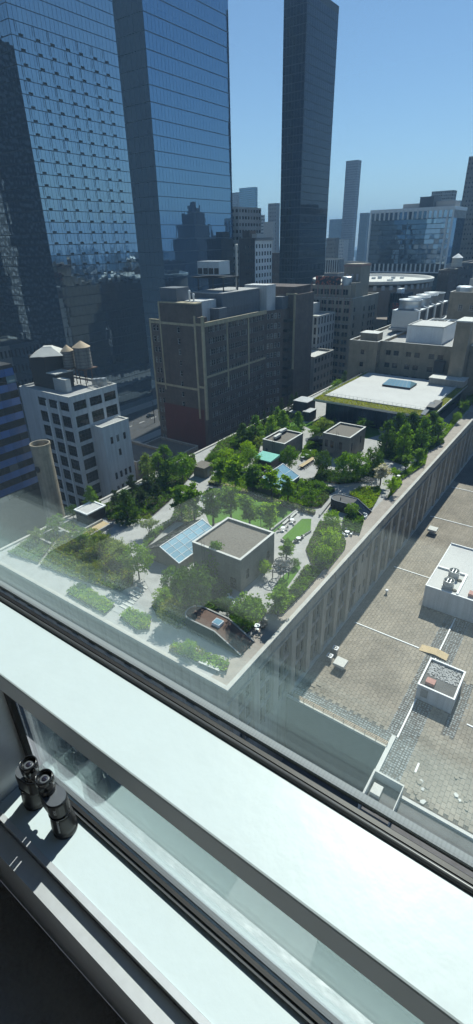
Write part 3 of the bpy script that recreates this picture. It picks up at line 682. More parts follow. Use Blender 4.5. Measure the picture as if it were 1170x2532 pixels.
# square bulkhead on the roof
t = thing('roof_bulkhead', 'square white walled bulkhead on the paved roof with pebbled top', 'bulkhead', (-7.6, 65.8, LR))
x0, x1, y0, y1, zt = -10.45, -4.85, 62.35, 69.2, 19.1
shell(t, x0, x1, y0, y1, LR-0.02, zt, (), (), 'white_wall', 'tar', 0.35, 'white_paint', pt=0.14)
cob = MB()
for k in range(420):
    a, b = random.uniform(x0+0.4,x1-0.4), random.uniform(65.6,y1-0.4); r_ = random.uniform(.1,.19)
    cob.prism([(a+r_*math.cos(q*1.257)*random.uniform(.8,1.1), b+r_*math.sin(q*1.257)*random.uniform(.8,1.1)) for q in range(5)], zt-0.36, zt-0.36+random.uniform(.05,.14))
tag(cob.build('pebble', M['gravel_light'], t), kind='stuff')
m = MB(); m.box(-9.6,-8.2,63.4,64.6,zt-0.349,zt+0.2); m.build('hatch', M['salmon'], t)
m = MB(); m.box(-9.8,-8.7,62.30,62.345,16.9,18.6); m.build('louvre', M['frame_grey'], t)
# square mushroom vents
for (vx, vy, s_), lb in zip(((-23.3,61.4,0.75),(-23.6,116.0,0.8)), ('broad square roof vent with pale cap near the pipe railing','broad square roof vent with pale cap near the shaded wall')):
    t = thing('roof_vent', lb, 'vent', (vx,vy,LR+0.02), 'square capped roof vents')
    m = MB(); m.box(vx-s_*0.8,vx+s_*0.8,vy-s_*0.8,vy+s_*0.8,LR+0.02,LR+0.95); m.build('base', M['grey_metal'], t)
    m = MB(); m.box(vx-s_*1.35,vx+s_*1.35,vy-s_*1.35,vy+s_*1.35,LR+0.951,LR+1.5); b = m.build('cap', M['bulk_trim'], t)
    bv = b.modifiers.new('b','BEVEL'); bv.width = 0.06; bv.segments = 2
for (vx, vy), lb in zip(((-25.6,62.0),(-25.6,64.3)), ('nearer of two small fan units beside the shaded wall','farther of two small fan units beside the shaded wall')):
    t = thing('fan_unit', lb, 'fan unit', (vx,vy,LR+0.02), 'small fan units')
    m = MB(); m.box(vx-.42,vx+.42,vy-.42,vy+.42,LR+0.02,LR+1.15); m.build('casing', M['grey_metal'], t)
    m = MB(); m.box(vx-.5,vx+.5,vy-.5,vy+.5,LR+1.151,LR+1.2); m.build('top_plate', M['chair_white'], t)
    m = MB(); m.lathe([(0.36,0),(0.36,0.03),(0.28,0.03),(0.28,0.005)], (vx,vy,LR+1.2), 20); m.build('fan_ring', M['dark_metal'], t)
    m = MB(); m.lathe([(0.14,0),(0.12,0.06)], (vx,vy,LR+1.2), 12); m.build('fan_hub', M['chair_white'], t)
t = thing('pipe_vent', 'short white capped vent pipe on the paved roof', 'vent', (-24.2,86,LR+0.03))
m = MB(); m.lathe([(0.2,0),(0.2,0.75)], (-24.2,86,LR+0.03), 14); m.build('pipe', M['galv'], t)
m = MB(); m.lathe([(0.33,0.74),(0.33,0.95),(0.2,1.02)], (-24.2,86,LR+0.03), 14); m.build('cap', M['chair_white'], t)
# bent timber ramp lying over the strips
t = thing('timber_ramp', 'bent tan timber ramp bridging the white strips on the paved roof', 'ramp', (-10.8,74.1,LR))
zr = lambda x: LR+0.08 + (0.42 if x > -13.3 else 0)*max(0.0, 1-abs((x+10.6)/2.6))
xs = [-13.3,-12.2,-11.3,-10.6,-9.9,-9.2,-8.5]
for k in range(5):
    m = MB(); y0_ = 73.3+k*0.36
    for i in range(6):
        a, b = xs[i], xs[i+1]
        m.face([(a,y0_,zr(a)),(b,y0_,zr(b)),(b,y0_+0.34,zr(b)),(a,y0_+0.34,zr(a))]); m.face([(a,y0_,zr(a)-0.05),(b,y0_,zr(b)-0.05),(b,y0_,zr(b)),(a,y0_,zr(a))]); m.face([(a,y0_+0.34,zr(a)-0.05),(b,y0_+0.34,zr(b)-0.05),(b,y0_+0.34,zr(b)),(a,y0_+0.34,zr(a))][::-1])
        m.face([(a,y0_,zr(a)-0.05),(b,y0_,zr(b)-0.05),(b,y0_+0.34,zr(b)-0.05),(a,y0_+0.34,zr(a)-0.05)][::-1])
    m.build('plank', M['tan_wood'], t)
# open-topped glazed hood at the near corner
t = thing('roof_hood', 'open topped grey framed hood at the near corner of the paved roof', 'hood', (-8.7,43,LR-0.3))
x0, x1, y0, y1, zt = -10.8, -6.6, 40.2, 45.4, 17.9
for b in ((x0,x1,y1-0.25,y1),(x0,x0+0.25,y0,y1-0.252),(x1-0.12,x1,y0,y1-0.252)):
    m = MB(); m.box(b[0],b[1],b[2],b[3],LR-0.3,zt); m.build('side', M['bulk_trim'], t)
m = MB(); m.box(x0+0.252,x1-0.122,y0,y1-0.252,LR-0.3,LR+0.35); m.build('floor', M['tar'], t)
m = MB(); m.box(-10.2,-8.9,42.6,44.2,LR+0.352,LR+1.0); m.build('hatch', M['bulk_trim'], t)
m = MB(); m.box(-10.3,-8.7,40.6,42.0,LR+0.352,LR+0.42); m.build('slab', M['gravel_light'], t)
m = MB(); m.box(-8.4,-7.0,41.0,42.2,LR+0.352,LR+0.42); m.build('slab', M['gravel_light'], t)
# broken pavers
rb = 0
for k in range(26):
    px, py = random.gauss(1040,14), random.gauss(1955,22)
    if k > 15: px, py = random.gauss(1150,14), random.gauss(1990,24)
    q = at_z(px, py, LR+0.05); s_ = random.uniform(0.18,0.42)
    if q.y < 45.6 or q.x < -7.2: continue
    b = MB(); b.prism([(s_*math.cos(a+random.uniform(-.3,.3)), s_*math.sin(a+random.uniform(-.3,.3))) for a in (0.3,1.5,2.9,4.1,5.2)], 0, random.uniform(.06,.14))
    me = b.mesh('broken_slab', M['paver'] if k % 5 else M['bulk_trim'])
    o = inst('broken_slab', me, None, (q.x,q.y,LR+0.034), random.uniform(0,6))
    o.rotation_euler = (random.uniform(-.12,.12), random.uniform(-.12,.12), random.uniform(0,6))
    tag(o, 'broken piece of paving in the rubble at the near end of the paved roof', 'rubble', 'broken paving pieces')
m = MB(); m.box(-6.35,-6.1,49.4,51.1,LR+0.036,LR+0.1); tag(m.build('white_plank', M['white_paint'], loc=(-6.2,50,LR+0.036)), 'short white plank lying on the paved roof near the rubble', 'plank')
for dx, dy in ((-25.2,55.2),(-24.5,55.9)):
    b = MB(); b.box(dx-0.45,dx+0.45,dy-0.28,dy+0.28,LR+0.036,LR+0.14); tag(b.build('loose_slab', M['paver'], loc=(dx,dy,LR+0.036)), ('left' if dx < -25 else 'right')+' one of two loose slabs lying near the pipe railing', 'slab', 'loose slabs')

# ------------------------------------------------------------------ the dark hall with the broad white roof at the garden's far end
t = thing('garden_hall', 'low dark glazed hall with broad white roof and planted eaves', 'building', (-51.5, 158, GZ))
hx0, hx1, hy0, hy1, hz = -69.8, -34.0, 137.2, 177.6, 38.7
m = MB(); m.box(hx0,hx1,hy0,hy1,hz-0.7,hz-0.25); m.build('eave_slab', M['dark_panel'], t)
m = MB(); m.box(hx0-0.05,hx1+0.05,hy0-0.05,hy0+0.05,hz-0.5,hz+0.02); m.box(hx1-0.05,hx1+0.05,hy0+0.05,hy1,hz-0.5,hz+0.02); m.build('fascia', M['galv'], t)
m = MB(); m.box(hx0+0.05,hx1-0.05,hy0+0.051,hy1,hz-0.249,hz+0.1); m.build('green_strip', M['sedum'], t)
sd = MB()
for k in range(3000):
    e = random.random()
    if e < 0.55: a, b = random.uniform(hx0+.2,hx1-.2), random.uniform(hy0+.2,hy0+4.6)
    elif e < 0.8: a, b = random.uniform(hx0+.2,hx0+1.4), random.uniform(hy0,hy1)
    else: a, b = random.uniform(hx1-2.0,hx1-.2), random.uniform(hy0,hy1)
    r_ = random.uniform(.1,.24); q = random.random()*6
    sd.face([(a-r_*math.cos(q),b-r_*math.sin(q),hz+.1),(a+r_*math.cos(q),b+r_*math.sin(q),hz+.1),(a+random.uniform(-.1,.1),b+random.uniform(-.1,.1),hz+.1+random.uniform(.1,.28))])
tag(sd.build('sedum', M['leaf_yellow'], t), kind='stuff')
m = MB(); m.box(hx0+1.6,hx1-2.2,hy0+5.0,hy1-0.4,hz+0.101,hz+0.3); m.build('white_roof', M['membrane'], t)
m = MB(); m.box(hx0+3.0,hx1-1.5,hy0+3.4,hy1,GZ+0.01,hz-0.701); w_ = m.build('glass_wall', M['black_glass'], t)
for k in range(22):
    m = MB(); xx = hx0+3.0+k*1.5; m.box(xx-0.05,xx+0.05,hy0+3.3,hy0+3.399,GZ+0.01,hz-0.702); m.build('mullion', M['dark_metal'], w_)
rl = MB()
for xx in [hx0+1.7+k*1.35 for k in range(24)]: rl.box(xx-.03,xx+.03,hy0+4.85,hy0+4.91,hz+0.1,hz+1.15)
for z in (0.6, 1.1): rl.box(hx0+1.6,hx1-2.2,hy0+4.85,hy0+4.9,hz+z,hz+z+0.05)
rl.build('front_railing', M['galv'], t)
rl = MB()
for yy in [hy0+5.3+k*1.5 for k in range(24)]: rl.box(hx1-2.1,hx1-2.04,yy-.03,yy+.03,hz+0.1,hz+1.15)
for z in (0.6, 1.1): rl.box(hx1-2.1,hx1-2.05,hy0+5,hy1-3,hz+z,hz+z+0.05)
rl.build('side_railing', M['galv'], t)
rl = MB()
for yy in [hy0+5.3+k*1.5 for k in range(26)]: rl.box(hx0+1.3,hx0+1.36,yy-.03,yy+.03,hz+0.1,hz+1.15)
rl.box(hx0+1.3,hx0+1.35,hy0+5,hy1-1,hz+1.05,hz+1.1); rl.build('side_railing', M['galv'], t)
# sloping ridge-glazed roof light on the white roof
a0, a1, b0, b1 = -57.0, -47.8, 161.3, 168.2
m = MB(); m.box(a0,a1,b0,b1,hz+0.3,hz+0.9); m.build('rooflight_curb', M['dark_panel'], t)
m = MB(); zc = hz+0.9; ym = (b0+b1)/2
A_, B_, C_, D_, E_, F_ = (a0,b0,zc+.02),(a1,b0,zc+.02),(a1,b1,zc+.02),(a0,b1,zc+.02),(a0+1.0,ym,zc+1.3),(a1-1.0,ym,zc+1.3)
m.face([A_,B_,F_,E_]); m.face([C_,D_,E_,F_]); m.face([B_,C_,F_]); m.face([D_,A_,E_]); rg = m.build('rooflight_glass', M['sky_glare_glass'], t)
for k in range(1, 7):
    f = k/7; m = MB(); x_ = a0+(a1-a0)*f; xt = a0+1.0+(a1-a0-2.0)*f; m.tube((x_,b0,zc+.04),(xt,ym,zc+1.33),0.05,n=5); m.build('glazing_bar', M['frame_grey'], rg)
m = MB(); m.box(-36.6,-34.4,141.5,149.5,hz+0.31,hz+1.6); m.build('roof_box', M['dark_panel'], t)
m = MB(); m.prism([(-36.9,137.6),(-35.6,137.6),(-35.6,146),(-36.9,146)], hz+0.3, lambda x, y: hz+0.4+(y-137.6)*0.17); m.build('access_ramp', M['blue_grey'], t)
m = MB(); m.box(-45,-34.2,171.5,177.5,hz+0.301,hz+2.4); m.build('raised_deck', M['limestone_dark'], t)
m = MB(); m.box(-45.2,-34.0,171.3,177.55,hz+2.401,hz+2.55); m.build('deck_top', M['bulk_trim'], t)

# ------------------------------------------------------------------ tan brick wing behind the hall
t = thing('tan_brick_wing', 'tan brick wing with paired windows rising behind the white hall roof', 'building', (-52, 215, GZ))
def wops(n, u0, u1, rows, w_, h_, v): return [(u0+(u1-u0)*(k+.5)/n-w_/2, u0+(u1-u0)*(k+.5)/n+w_/2, z_, z_+h_) for z_ in rows for k in range(n)]
x0, x1, y0, y1, zt = -66.8, -41.0, 183.0, 262.0, 49.3
ops = [(a, a+1.9, z_, z_+1.7) for z_ in (13.0, 8.6, 4.6) for a in (2.0, 4.9, 9.4, 12.4, 17.4, 20.4)]
shell(t, x0, x1, y0, y1, GZ-0.01, zt, ops, (), 'tan_brick', 'deck', 0.9, 'bulk_trim')
add_windows(t, [('W', (x0,y0,GZ-0.01), o, 0.22) for o in ops], 'frame_dark', 'win_dark', 2, 3, 0.06)
x0, x1, y0, y1, zt = -77.6, -66.803, 179.5, 262, 49.4
ops = [(4.6, 6.0, z_, z_+1.7) for z_ in (13.0, 8.6, 4.6)]; ops2 = [(0.8,1.7,z_,z_+1.7) for z_ in (13.0, 8.6)] + [(2.1,3.0,z_,z_+1.7) for z_ in (13.0, 8.6)]
shell(t, x0, x1, y0, y1, GZ-0.01, zt, ops, ops2, 'tan_brick', 'deck', 0.9, 'bulk_trim')
add_windows(t, [('W', (x0,y0,GZ-0.01), o, 0.22) for o in ops]+[('S', (x1,y0,GZ-0.01), o, 0.22) for o in ops2], 'frame_dark', 'win_dark', 1, 2, 0.06)
part_box(t, 'stair_head', 'tan_brick', -74.8,-68.4,182.5,188,48.5,51.6); part_box(t, 'stair_head_roof', 'bulk_trim', -75.0,-68.2,182.3,188.2,51.601,51.8)
part_box(t, 'chimney_tower', 'tan_brick', -40.6,-36.1,176.2,186,GZ-0.01,58.2); part_box(t, 'tower_coping', 'bulk_trim', -40.8,-35.9,176.0,186.2,58.201,58.6)
part_box(t, 'end_block', 'tan_brick', -35.85,-26.5,180.5,262,GZ-0.01,50.6); part_box(t, 'end_coping', 'bulk_trim', -35.84,-26.3,180.3,262,50.601,50.9)
part_box(t, 'link_wall', 'tan_brick', -40.997,-36.2,187,262,GZ-0.01,48.4)
part_box(t, 'door_porch', 'dark_panel', -46.8,-43.4,181.4,182.99,40.8,44.6)
q0 = at_y(995,835,190); 
part_box(t, 'white_roof_box', 'white_paint', -60.3,-47.5,190.0,206.0,48.45,54.0); part_box(t, 'roof_box_top', 'membrane', -60.2,-47.6,190.2,205.8,54.01,54.1)
m = MB(); 
for b in ((-60.3,-47.5,189.9,190.2),(-60.3,-60.0,190.2,205.8),(-47.8,-47.5,190.2,205.8)): m.box(b[0],b[1],b[2],b[3],54.001,54.45)
m.build('roof_box_edge', M['bulk_trim'], t)
t2 = thing('roof_block', 'tan brick block with rooftop tank and white box at the right edge', 'building', (-48, 236, 49))
ops = [(4+k*4.2, 5.6+k*4.2, 7.2, 9.6) for k in range(3)]
shell(t2, -56.5, -38, 226, 250, 48.41, 62.5, ops, (), 'tan_brick', 'gravel', 0.7, 'bulk_trim')
add_windows(t2, [('W', (-56.5,226,48.41), o, 0.22) for o in ops], 'frame_white', 'win', 2, 3, 0.07)
part_box(t2, 'white_box', 'white_paint', -48.5,-41.5,228,234,61.8,66.6)
m = MB(); m.lathe([(3.2,0),(3.2,2.2),(2.6,2.6)], (-52.5,231,61.8), 10); m.build('round_unit', M['galv'], t2)
# cooling tower bank
t = thing('cooling_towers', 'bank of four grey cooling towers with round fan stacks', 'cooling tower', (-68, 228, 48.5))
x0, x1, y0, y1 = -72.5, -62.5, 207.0, 249.0
m = MB(); m.prism([(x0,y0),(x1,y0),(x1,y1),(x0,y1)], 50.6, 57.0); m.build('casing', M['galv'], t)
m = MB(); m.box(x0-0.5,x1+1.5,y0-1,y1+1,49.6,50.59); m.build('base_frame', M['grey_metal'], t)
for k in range(8):
    m = MB(); yy = y0+1+k*5.7; m.box(x0+0.4,x0+0.9,yy,yy+0.5,48.42,49.59); m.box(x1-0.9,x1-0.4,yy,yy+0.5,48.42,49.59); m.build('stilt', M['grey_metal'], t)
for k in range(4):
    yc = y0+5.2+k*10.5
    m = MB(); m.lathe([(4.5,57.01),(4.1,58.2),(4.2,60.0),(4.5,60.6),(4.3,60.6),(3.9,59.0)], ((x0+x1)/2,yc,0), 32); m.build('fan_stack', M['galv'], t, smooth=True)
    m = MB(); m.box(x1+0.002,x1+0.10,yc-4.6,yc+4.4,51.2,56.4); lv = m.build('louvre', M['dark_panel'], t)
    m = MB(); m.tube((x1+0.5,yc-5.0,50.6),(x1+0.5,yc-5.0,56.8),0.45,n=10); m.tube((x1+0.5,yc-5.0,56.8),(x1-1.5,yc-5.0,57.6),0.4,n=10); m.build('riser_pipe', M['white_paint'], t)
# white framed pipe deck by the towers
t = thing('duct_platform', 'white steel frame deck full of ducts on the tan wing roof', 'platform', (-53, 214, 48.5))
for b in ((-60,-46,209.6,210),(-60,-46,219.6,220)):
    m = MB(); m.box(b[0],b[1],b[2],b[3],52.6,53.2); m.build('beam', M['white_paint'], t)
for x_ in (-60,-53,-46.4):
    m = MB(); m.box(x_,x_+0.4,210.01,219.59,52.6,53.2); m.build('beam', M['white_paint'], t)
    for y_ in (209.6,219.6): m = MB(); m.box(x_,x_+0.4,y_,y_+0.4,48.42,52.59); m.build('leg', M['white_paint'], t)
for k in range(4):
    m = MB(); m.box(-58+k*3,-56+k*3,212,217,48.42,51.0+0.4*(k%2)); m.build('duct', M['bulk_trim'], t)
# ------------------------------------------------------------------ brown brick loft across the street
def brown_loft():
    t = thing('brown_loft', 'big brown brick loft building with cream bands and grey penthouse', 'building', (-113, 150, 0))
    x0, x1, y0, y1, zt = -124.0, -102.0, 124.2, 160.0, 60.2
    FH = 3.42; sops = []; band = lambda j: 0
    nfl = 17
    for j in range(nfl):
        z_ = zt-2.9-j*FH
        if z_ < 3: break
        for i in range(9):
            for k in range(3):
                a = 3.0+i*3.6+k*1.08; sops.append((a, a+0.82, z_, z_+1.75))
    wops_ = []
    for j in range(nfl):
        z_ = zt-3.2-j*FH
        if z_ < 3: break
        wops_.append((11.6, 12.6, z_, z_+1.7))
        for a in (1.0, 2.5): wops_.append((a, a+0.95, z_, z_+1.8))
    mb = MB()
    facade(mb, (x0,y0,0), Vector((1,0,0)), Vector((0,-1,0)), x1-x0, zt, wops_, 0.2)
    facade(mb, (x1,y0,0), Vector((0,1,0)), Vector((1,0,0)), y1-y0, zt, sops, 0.2)
    # canted bay to the far wing, then the wing
    mb.face([(x1,y1,0),(-99.0,167.0,0),(-99.0,167.0,zt),(x1,y1,zt)]); mb.face([(-99.0,167.0,0),(-99.0,172.0,0),(-99.0,172.0,zt),(-99.0,167.0,zt)])
    mb.face([(x0,186,0),(x0,y0,0),(x0,y0,zt),(x0,186,zt)])
    mb.build('wall', M['brown_brick'], t)
    mb = MB(); mb.box(-118,-96.6,172.0,186,0.03,64.6); mb.build('far_wing', M['brown_brick'], t)
    mb = MB(); mb.face([(x0,y0,zt-0.6),(x1,y0,zt-0.6),(x1,y1,zt-0.6),(-99,167,zt-0.6),(-99,172,zt-0.6),(x0,172,zt-0.6)]); mb.build('roof', M['gravel'], t)
    sops.sort(key=lambda o: -o[3])
    vis = [o for o in sops if o[2] > 16]; hid = [o for o in sops if o[2] <= 16]
    add_windows(t, [('W',(x0,y0,0),o,0.2) for o in wops_ if o[2] > 14], 'frame_white', 'win', 1, 2, 0.07, 0.12, 'bulk_trim', cap=60)
    add_windows(t, [('S',(x1,y0,0),o,0.2) for o in vis], 'frame_white', 'win', 1, 2, 0.06, 0.12, 'bulk_trim', cap=300)
    add_windows(t, [('S',(x1,y0,0),o,0.2) for o in hid], 'frame_grey', 'win', 1, 2, 0.06, cap=0)
    # canted bay windows
    d = Vector((-99.0-x1, 167.0-y1, 0)); L = d.length; d.normalize(); ang = math.atan2(d.y, d.x)
    for j in range(13):
        for k in range(4):
            p = Vector((x1,y1,zt-2.0-j*FH)) + d*(1.2+k*1.6) + Vector((d.y,-d.x,0))*0.03
            inst('bay_window', win_mesh(0.9,1.75,1,2,0.07,'frame_white','win'), t, p, ang)
    # cream trim
    P_ = lambda *b: part_box(t, 'cream_band', 'cream', *b)
    part_box(t, 'cornice', 'cream', x1+0.003,x1+0.55,y0+0.7,y1,zt-0.9,zt+0.35)
    P_(x1+0.003,x1+0.18,y0+0.75,y1-0.1,zt-16.6,zt-15.9); P_(x1+0.003,x1+0.17,136.4,137.0,zt-22,zt-0.91); P_(x1+0.003,x1+0.17,148.8,149.4,zt-22,zt-0.91)
    part_box(t, 'corner_pier', 'cream', x1-3.2,x1-2.5,y0-0.25,y0-0.003,30,zt+2.2); part_box(t, 'corner_pier', 'cream', x1-0.35,x1+0.25,y0-0.251,y0+0.7,30,zt+2.2)
    part_box(t, 'corner_pier', 'cream', x0-0.2,x0+0.35,y0-0.25,y0-0.003,26,zt+0.4); part_box(t, 'corner_pier', 'cream', x0+4.3,x0+4.8,y0-0.2,y0-0.003,38,zt+5.6)
    for z_ in (zt-0.9, zt-20.8): P_(x0+0.36,x1-3.21,y0-0.16,y0-0.003,z_,z_+0.7)
    for z_ in (zt-0.6, zt-19.8): P_(x1-2.49,x1-0.36,y0-0.16,y0-0.003,z_,z_+0.7)
    part_box(t, 'red_band', 'red_paint', x0+3,x1-1.0,y0-0.05,y0-0.004,16,33.2)
    # raised end parapet and roof structures
    part_box(t, 'end_parapet', 'brown_brick', x0+4.4,x1-2.3,y0+0.002,y0+3.0,zt-0.59,zt+5.4); part_box(t, 'parapet_cap', 'cream', x0+4.3,x1-2.2,y0-0.1,y0+3.1,zt+5.41,zt+5.75)
    part_box(t, 'end_parapet', 'brown_brick', x1-2.29,x1-0.02,y0+0.002,y0+2.5,zt-0.59,zt+1.8); part_box(t, 'parapet_cap', 'cream', x0-0.1,x0+4.29,y0-0.1,y0+0.5,zt+0.01,zt+0.35)
    part_box(t, 'penthouse', 'blue_grey', -120,-113,125.8,132.0,zt-0.59,zt+9.6)
    part_box(t, 'penthouse', 'white_wall', -112.9,-106.2,129.0,137,zt-0.59,zt+5.8)
    pw = part_box(t, 'penthouse', 'blue_grey', -118,-104.4,138,159.8,zt-0.59,zt+7.2); part_box(t, 'penthouse_roof', 'gravel_light', -118.1,-104.2,137.9,159.9,zt+7.21,zt+7.45)
    for k in range(11):
        inst('penthouse_window', win_mesh(0.8,1.7,1,1,0.07,'frame_dark','win'), t, (-104.39, 139.2+k*1.85, zt+2.0), math.pi/2)
    part_box(t, 'penthouse', 'blue_grey', -108,-102.6,133.5,138-0.01,zt-0.59,zt+3.4)
    part_box(t, 'penthouse', 'white_wall', -112,-102.5,161.5,167.5,zt-0.59,zt+8.2); part_box(t, 'penthouse', 'blue_grey', -103.2,-99.8,167.6,171.9,zt-0.59,zt+4.0)
    part_box(t, 'far_parapet', 'dark_brick', -117,-97.5,172.5,185,64.61,67.2)
    for b in ((-97.4,-96.55,171.85,171.995),(-100.6,-100.0,171.85,171.995)): part_box(t, 'cream_band', 'cream', b[0],b[1],b[2],b[3],38,64.5)
    part_box(t, 'parapet_cap', 'cream', -100.7,-96.5,171.8,173,64.605,65.1)
    for j in range(9):
        zf = zt-4.6-j*FH; m = MB(); m.box(-98.99,-97.4,167.6,171.6,zf,zf+0.1); m.box(-97.45,-97.4,167.6,171.6,zf+0.1,zf+1.0); m.box(-98.98,-97.4,167.6,167.65,zf+0.1,zf+1.0); m.build('fire_escape', M['dark_metal'], t)
    return t
brown_loft()
t = thing('roof_plant', 'grey louvred plant box on a steel frame atop the brown loft', 'plant box', (-115,146,67.7))
for k in range(2): part_box(t, 'unit', 'galv', -118.2+k*4.6,-113.8+k*4.6,143,149,72.6,76.6)
part_box(t, 'deck_frame', 'dark_metal', -120,-106.5,141.5,150.5,71.6,72.0)
for x_ in (-117.5,-107): 
    for y_ in (142,150): part_box(t, 'leg', 'dark_metal', x_,x_+0.3,y_-.15,y_+.15,67.66,71.59)
for k in range(4): part_box(t, 'grille', 'dark_panel', -118.0+k*2.3,-116.2+k*2.3,142.93,142.995,72.8,74.6)
t = thing('flue_mast', 'tall slim pale flue mast on the brown loft roof', 'mast', (-108.5,152,67.6)); m = MB(); m.tube((-108.5,152,67.66),(-108.5,152,80.5),0.42,0.36,n=10); m.build('pipe', M['bulk_trim'], t); m = MB(); m.lathe([(0.55,0),(0.55,0.7),(0.3,0.9)], (-108.5,152,80.5), 12); m.build('tip', M['bulk_trim'], t)
for k, (x_, y_, lb) in enumerate(((-109.2,127.5,'left'),(-107.6,127.5,'right'))):
    t = thing('roof_pipe', lb+' one of two upright white pipes above the brown loft corner', 'pipe', (x_,y_,60)); m = MB(); m.tube((x_,y_,59.61),(x_,y_,68.6-k*0.9),0.28,n=10); m.build('stem', M['white_paint'], t); m = MB(); m.lathe([(0.4,0),(0.4,0.5),(0.2,0.7)], (x_,y_,68.6-k*0.9), 10); m.build('tip', M['white_paint'], t)

# ------------------------------------------------------------------ white loft with water tanks
t = thing('white_loft', 'white painted industrial loft with large dark windows and roof tanks', 'building', (-112, 80, 0))
x0, x1, y0, y1, zt = -122.4, -102.0, 72.3, 87.6, 50.0
wo, so_ = [], []
for j in range(11):
    z_ = zt-4.1-j*3.85 if j else zt-3.7
    h_ = 2.9 if j else 2.2
    if z_ < 2: break
    for a in (7.4, 11.9, 16.2): wo.append((a, a+3.5, z_, z_+h_))
    for a in (1.0, 6.0, 10.7): so_.append((a, a+3.9, z_, z_+h_))
shell(t, x0, x1, y0, y1, 0.0, zt, wo, so_, 'white_wall', 'gravel_light', 0.35, 'bulk_trim')
add_windows(t, [('W',(x0,y0,0),o,0.25) for o in wo]+[('S',(x1,y0,0),o,0.25) for o in so_], 'frame_dark', 'win_dark', 4, 3, 0.07)
m = MB(); m.box(x0+10.95-0.12,x0+10.95+0.12,y0-0.22,y0-0.003,3,zt-2); m.build('downpipe', M['white_paint'], t)
m = MB(); m.box(x0+15.5-0.12,x0+15.5+0.12,y0-0.22,y0-0.003,3,zt-2); m.build('downpipe', M['white_paint'], t)
part_box(t, 'stair_house', 'dark_panel', -121,-114.5,76,84,zt-0.34,zt+7.5)
m = MB(); m.lathe([(5.8,0),(2.0,1.6),(1.5,1.9)], (-117.8,80,zt+7.51), 4); m.build('stair_house_roof', M['bulk_trim'], t)
part_box(t, 'lift_house', 'dark_panel', -114.4,-110.8,76,81,zt-0.34,zt+3.6); part_box(t, 'lift_house_roof', 'bulk_trim', -114.45,-110.6,75.8,81.2,zt+3.61,zt+3.85)
t = thing('white_annex', 'lower plain white annex with small windows beside the white loft', 'building', (-99.5, 83, 0))
so_ = [(a, a+0.9, z_, z_+1.9) for a, z_ in ((2.2,36.5),(4.2,36.5),(6.6,36.5),(4.4,32.6),(2.0,26.5),(3.7,26.5),(5.4,26.5),(7.0,26.5),(2.0,22.6),(3.7,22.6),(5.4,22.6),(7.0,22.6),(2.0,18.7),(3.7,18.7),(5.4,18.7),(7.0,18.7),(2.0,14.8),(3.7,14.8),(5.4,14.8),(7.0,14.8))]
shell(t, -101.997, -98.0, 77.5, 86.6, 0, 41.6, (), so_, 'white_wall', 'gravel_light', 0.2, 'bulk_trim')
add_windows(t, [('S',(-98.0,77.5,0),o,0.22) for o in so_], 'frame_dark', 'win', 1, 2, 0.07)
for (cx, cy, r_, h_, z_), lb in zip(((-113.2,82.4,1.55,4.2,49.66),(-109.6,84.2,2.15,5.2,49.66)), ('smaller wooden water tank with tan cone roof on the white loft','larger wooden water tank with tan cone roof on the white loft')):
    t = thing('water_tank', lb, 'water tank', (cx,cy,z_), 'water tanks on the white loft'); tank(t, (cx,cy,z_), r_, h_, 1.5, legs=4.2)
t = thing('roof_cabinet', 'pale ribbed equipment cabinet on the white loft roof', 'cabinet', (-109.5,76.5,49.7))
part_box(t, 'cabinet', 'bulk_trim', -112.2,-107.2,75.9,77.4,49.67,52.8)
for k in range(10): part_box(t, 'rib', 'galv', -112.0+k*0.5,-111.85+k*0.5,75.82,75.897,49.8,52.6)
t = thing('roof_pipes', 'loose white pipework at the back of the white loft roof', 'pipes', (-104.5,84,49.7))
for k in range(6):
    m = MB(); a = random.uniform(-109,-104.5); b = random.uniform(80.5,86.2); m.tube((a,b,50.3+0.15*k),(a+random.uniform(2,4.0),b+random.uniform(-.8,.8),50.5+0.15*k),0.14,n=6); m.build('pipe', M['bulk_trim'], t)
for k in range(3): part_box(t, 'unit', 'galv', -108+k*1.7,-106.8+k*1.7,84.5,85.8,49.67,51.2+0.3*k)
# tall steel stack in front of the white loft
t = thing('steel_stack', 'tall weathered steel chimney stack in front of the white loft', 'chimney', (-98.4,60,0))
m = MB(); m.lathe([(2.15,0.0),(2.15,42.6),(2.28,42.65),(2.28,43.1),(1.98,43.1),(1.9,41.0)], (-98.4,60,0), 28); m.build('shaft', M['steel_stack'], t, smooth=False)
m = MB(); m.lathe([(0.75,0),(0.8,0.14),(0.6,0.16)], (-98.0,57.82,37.5), 14, axis=(0.1,-1,0)); b = m.build('port', M['dark_metal'], t); 
# low old roofs between loft and white building
simple_building('low_house', 'low dark roofed house squeezed between the white annex and brown loft', -118, -103, 92, 104, 26, 'hotel_stone', dict(nu=5,nv=6,fw_=0.4,fh=0.5), dict(nu=4,nv=6,fw_=0.4,fh=0.5), roof='tar')
simple_building('low_house', 'low grey house at the foot of the brown loft beside the street', -120, -103, 104.1, 120, 22, 'limestone_dark', dict(nu=5,nv=5,fw_=0.4,fh=0.5), dict(nu=6,nv=5,fw_=0.4,fh=0.5), roof='gravel')

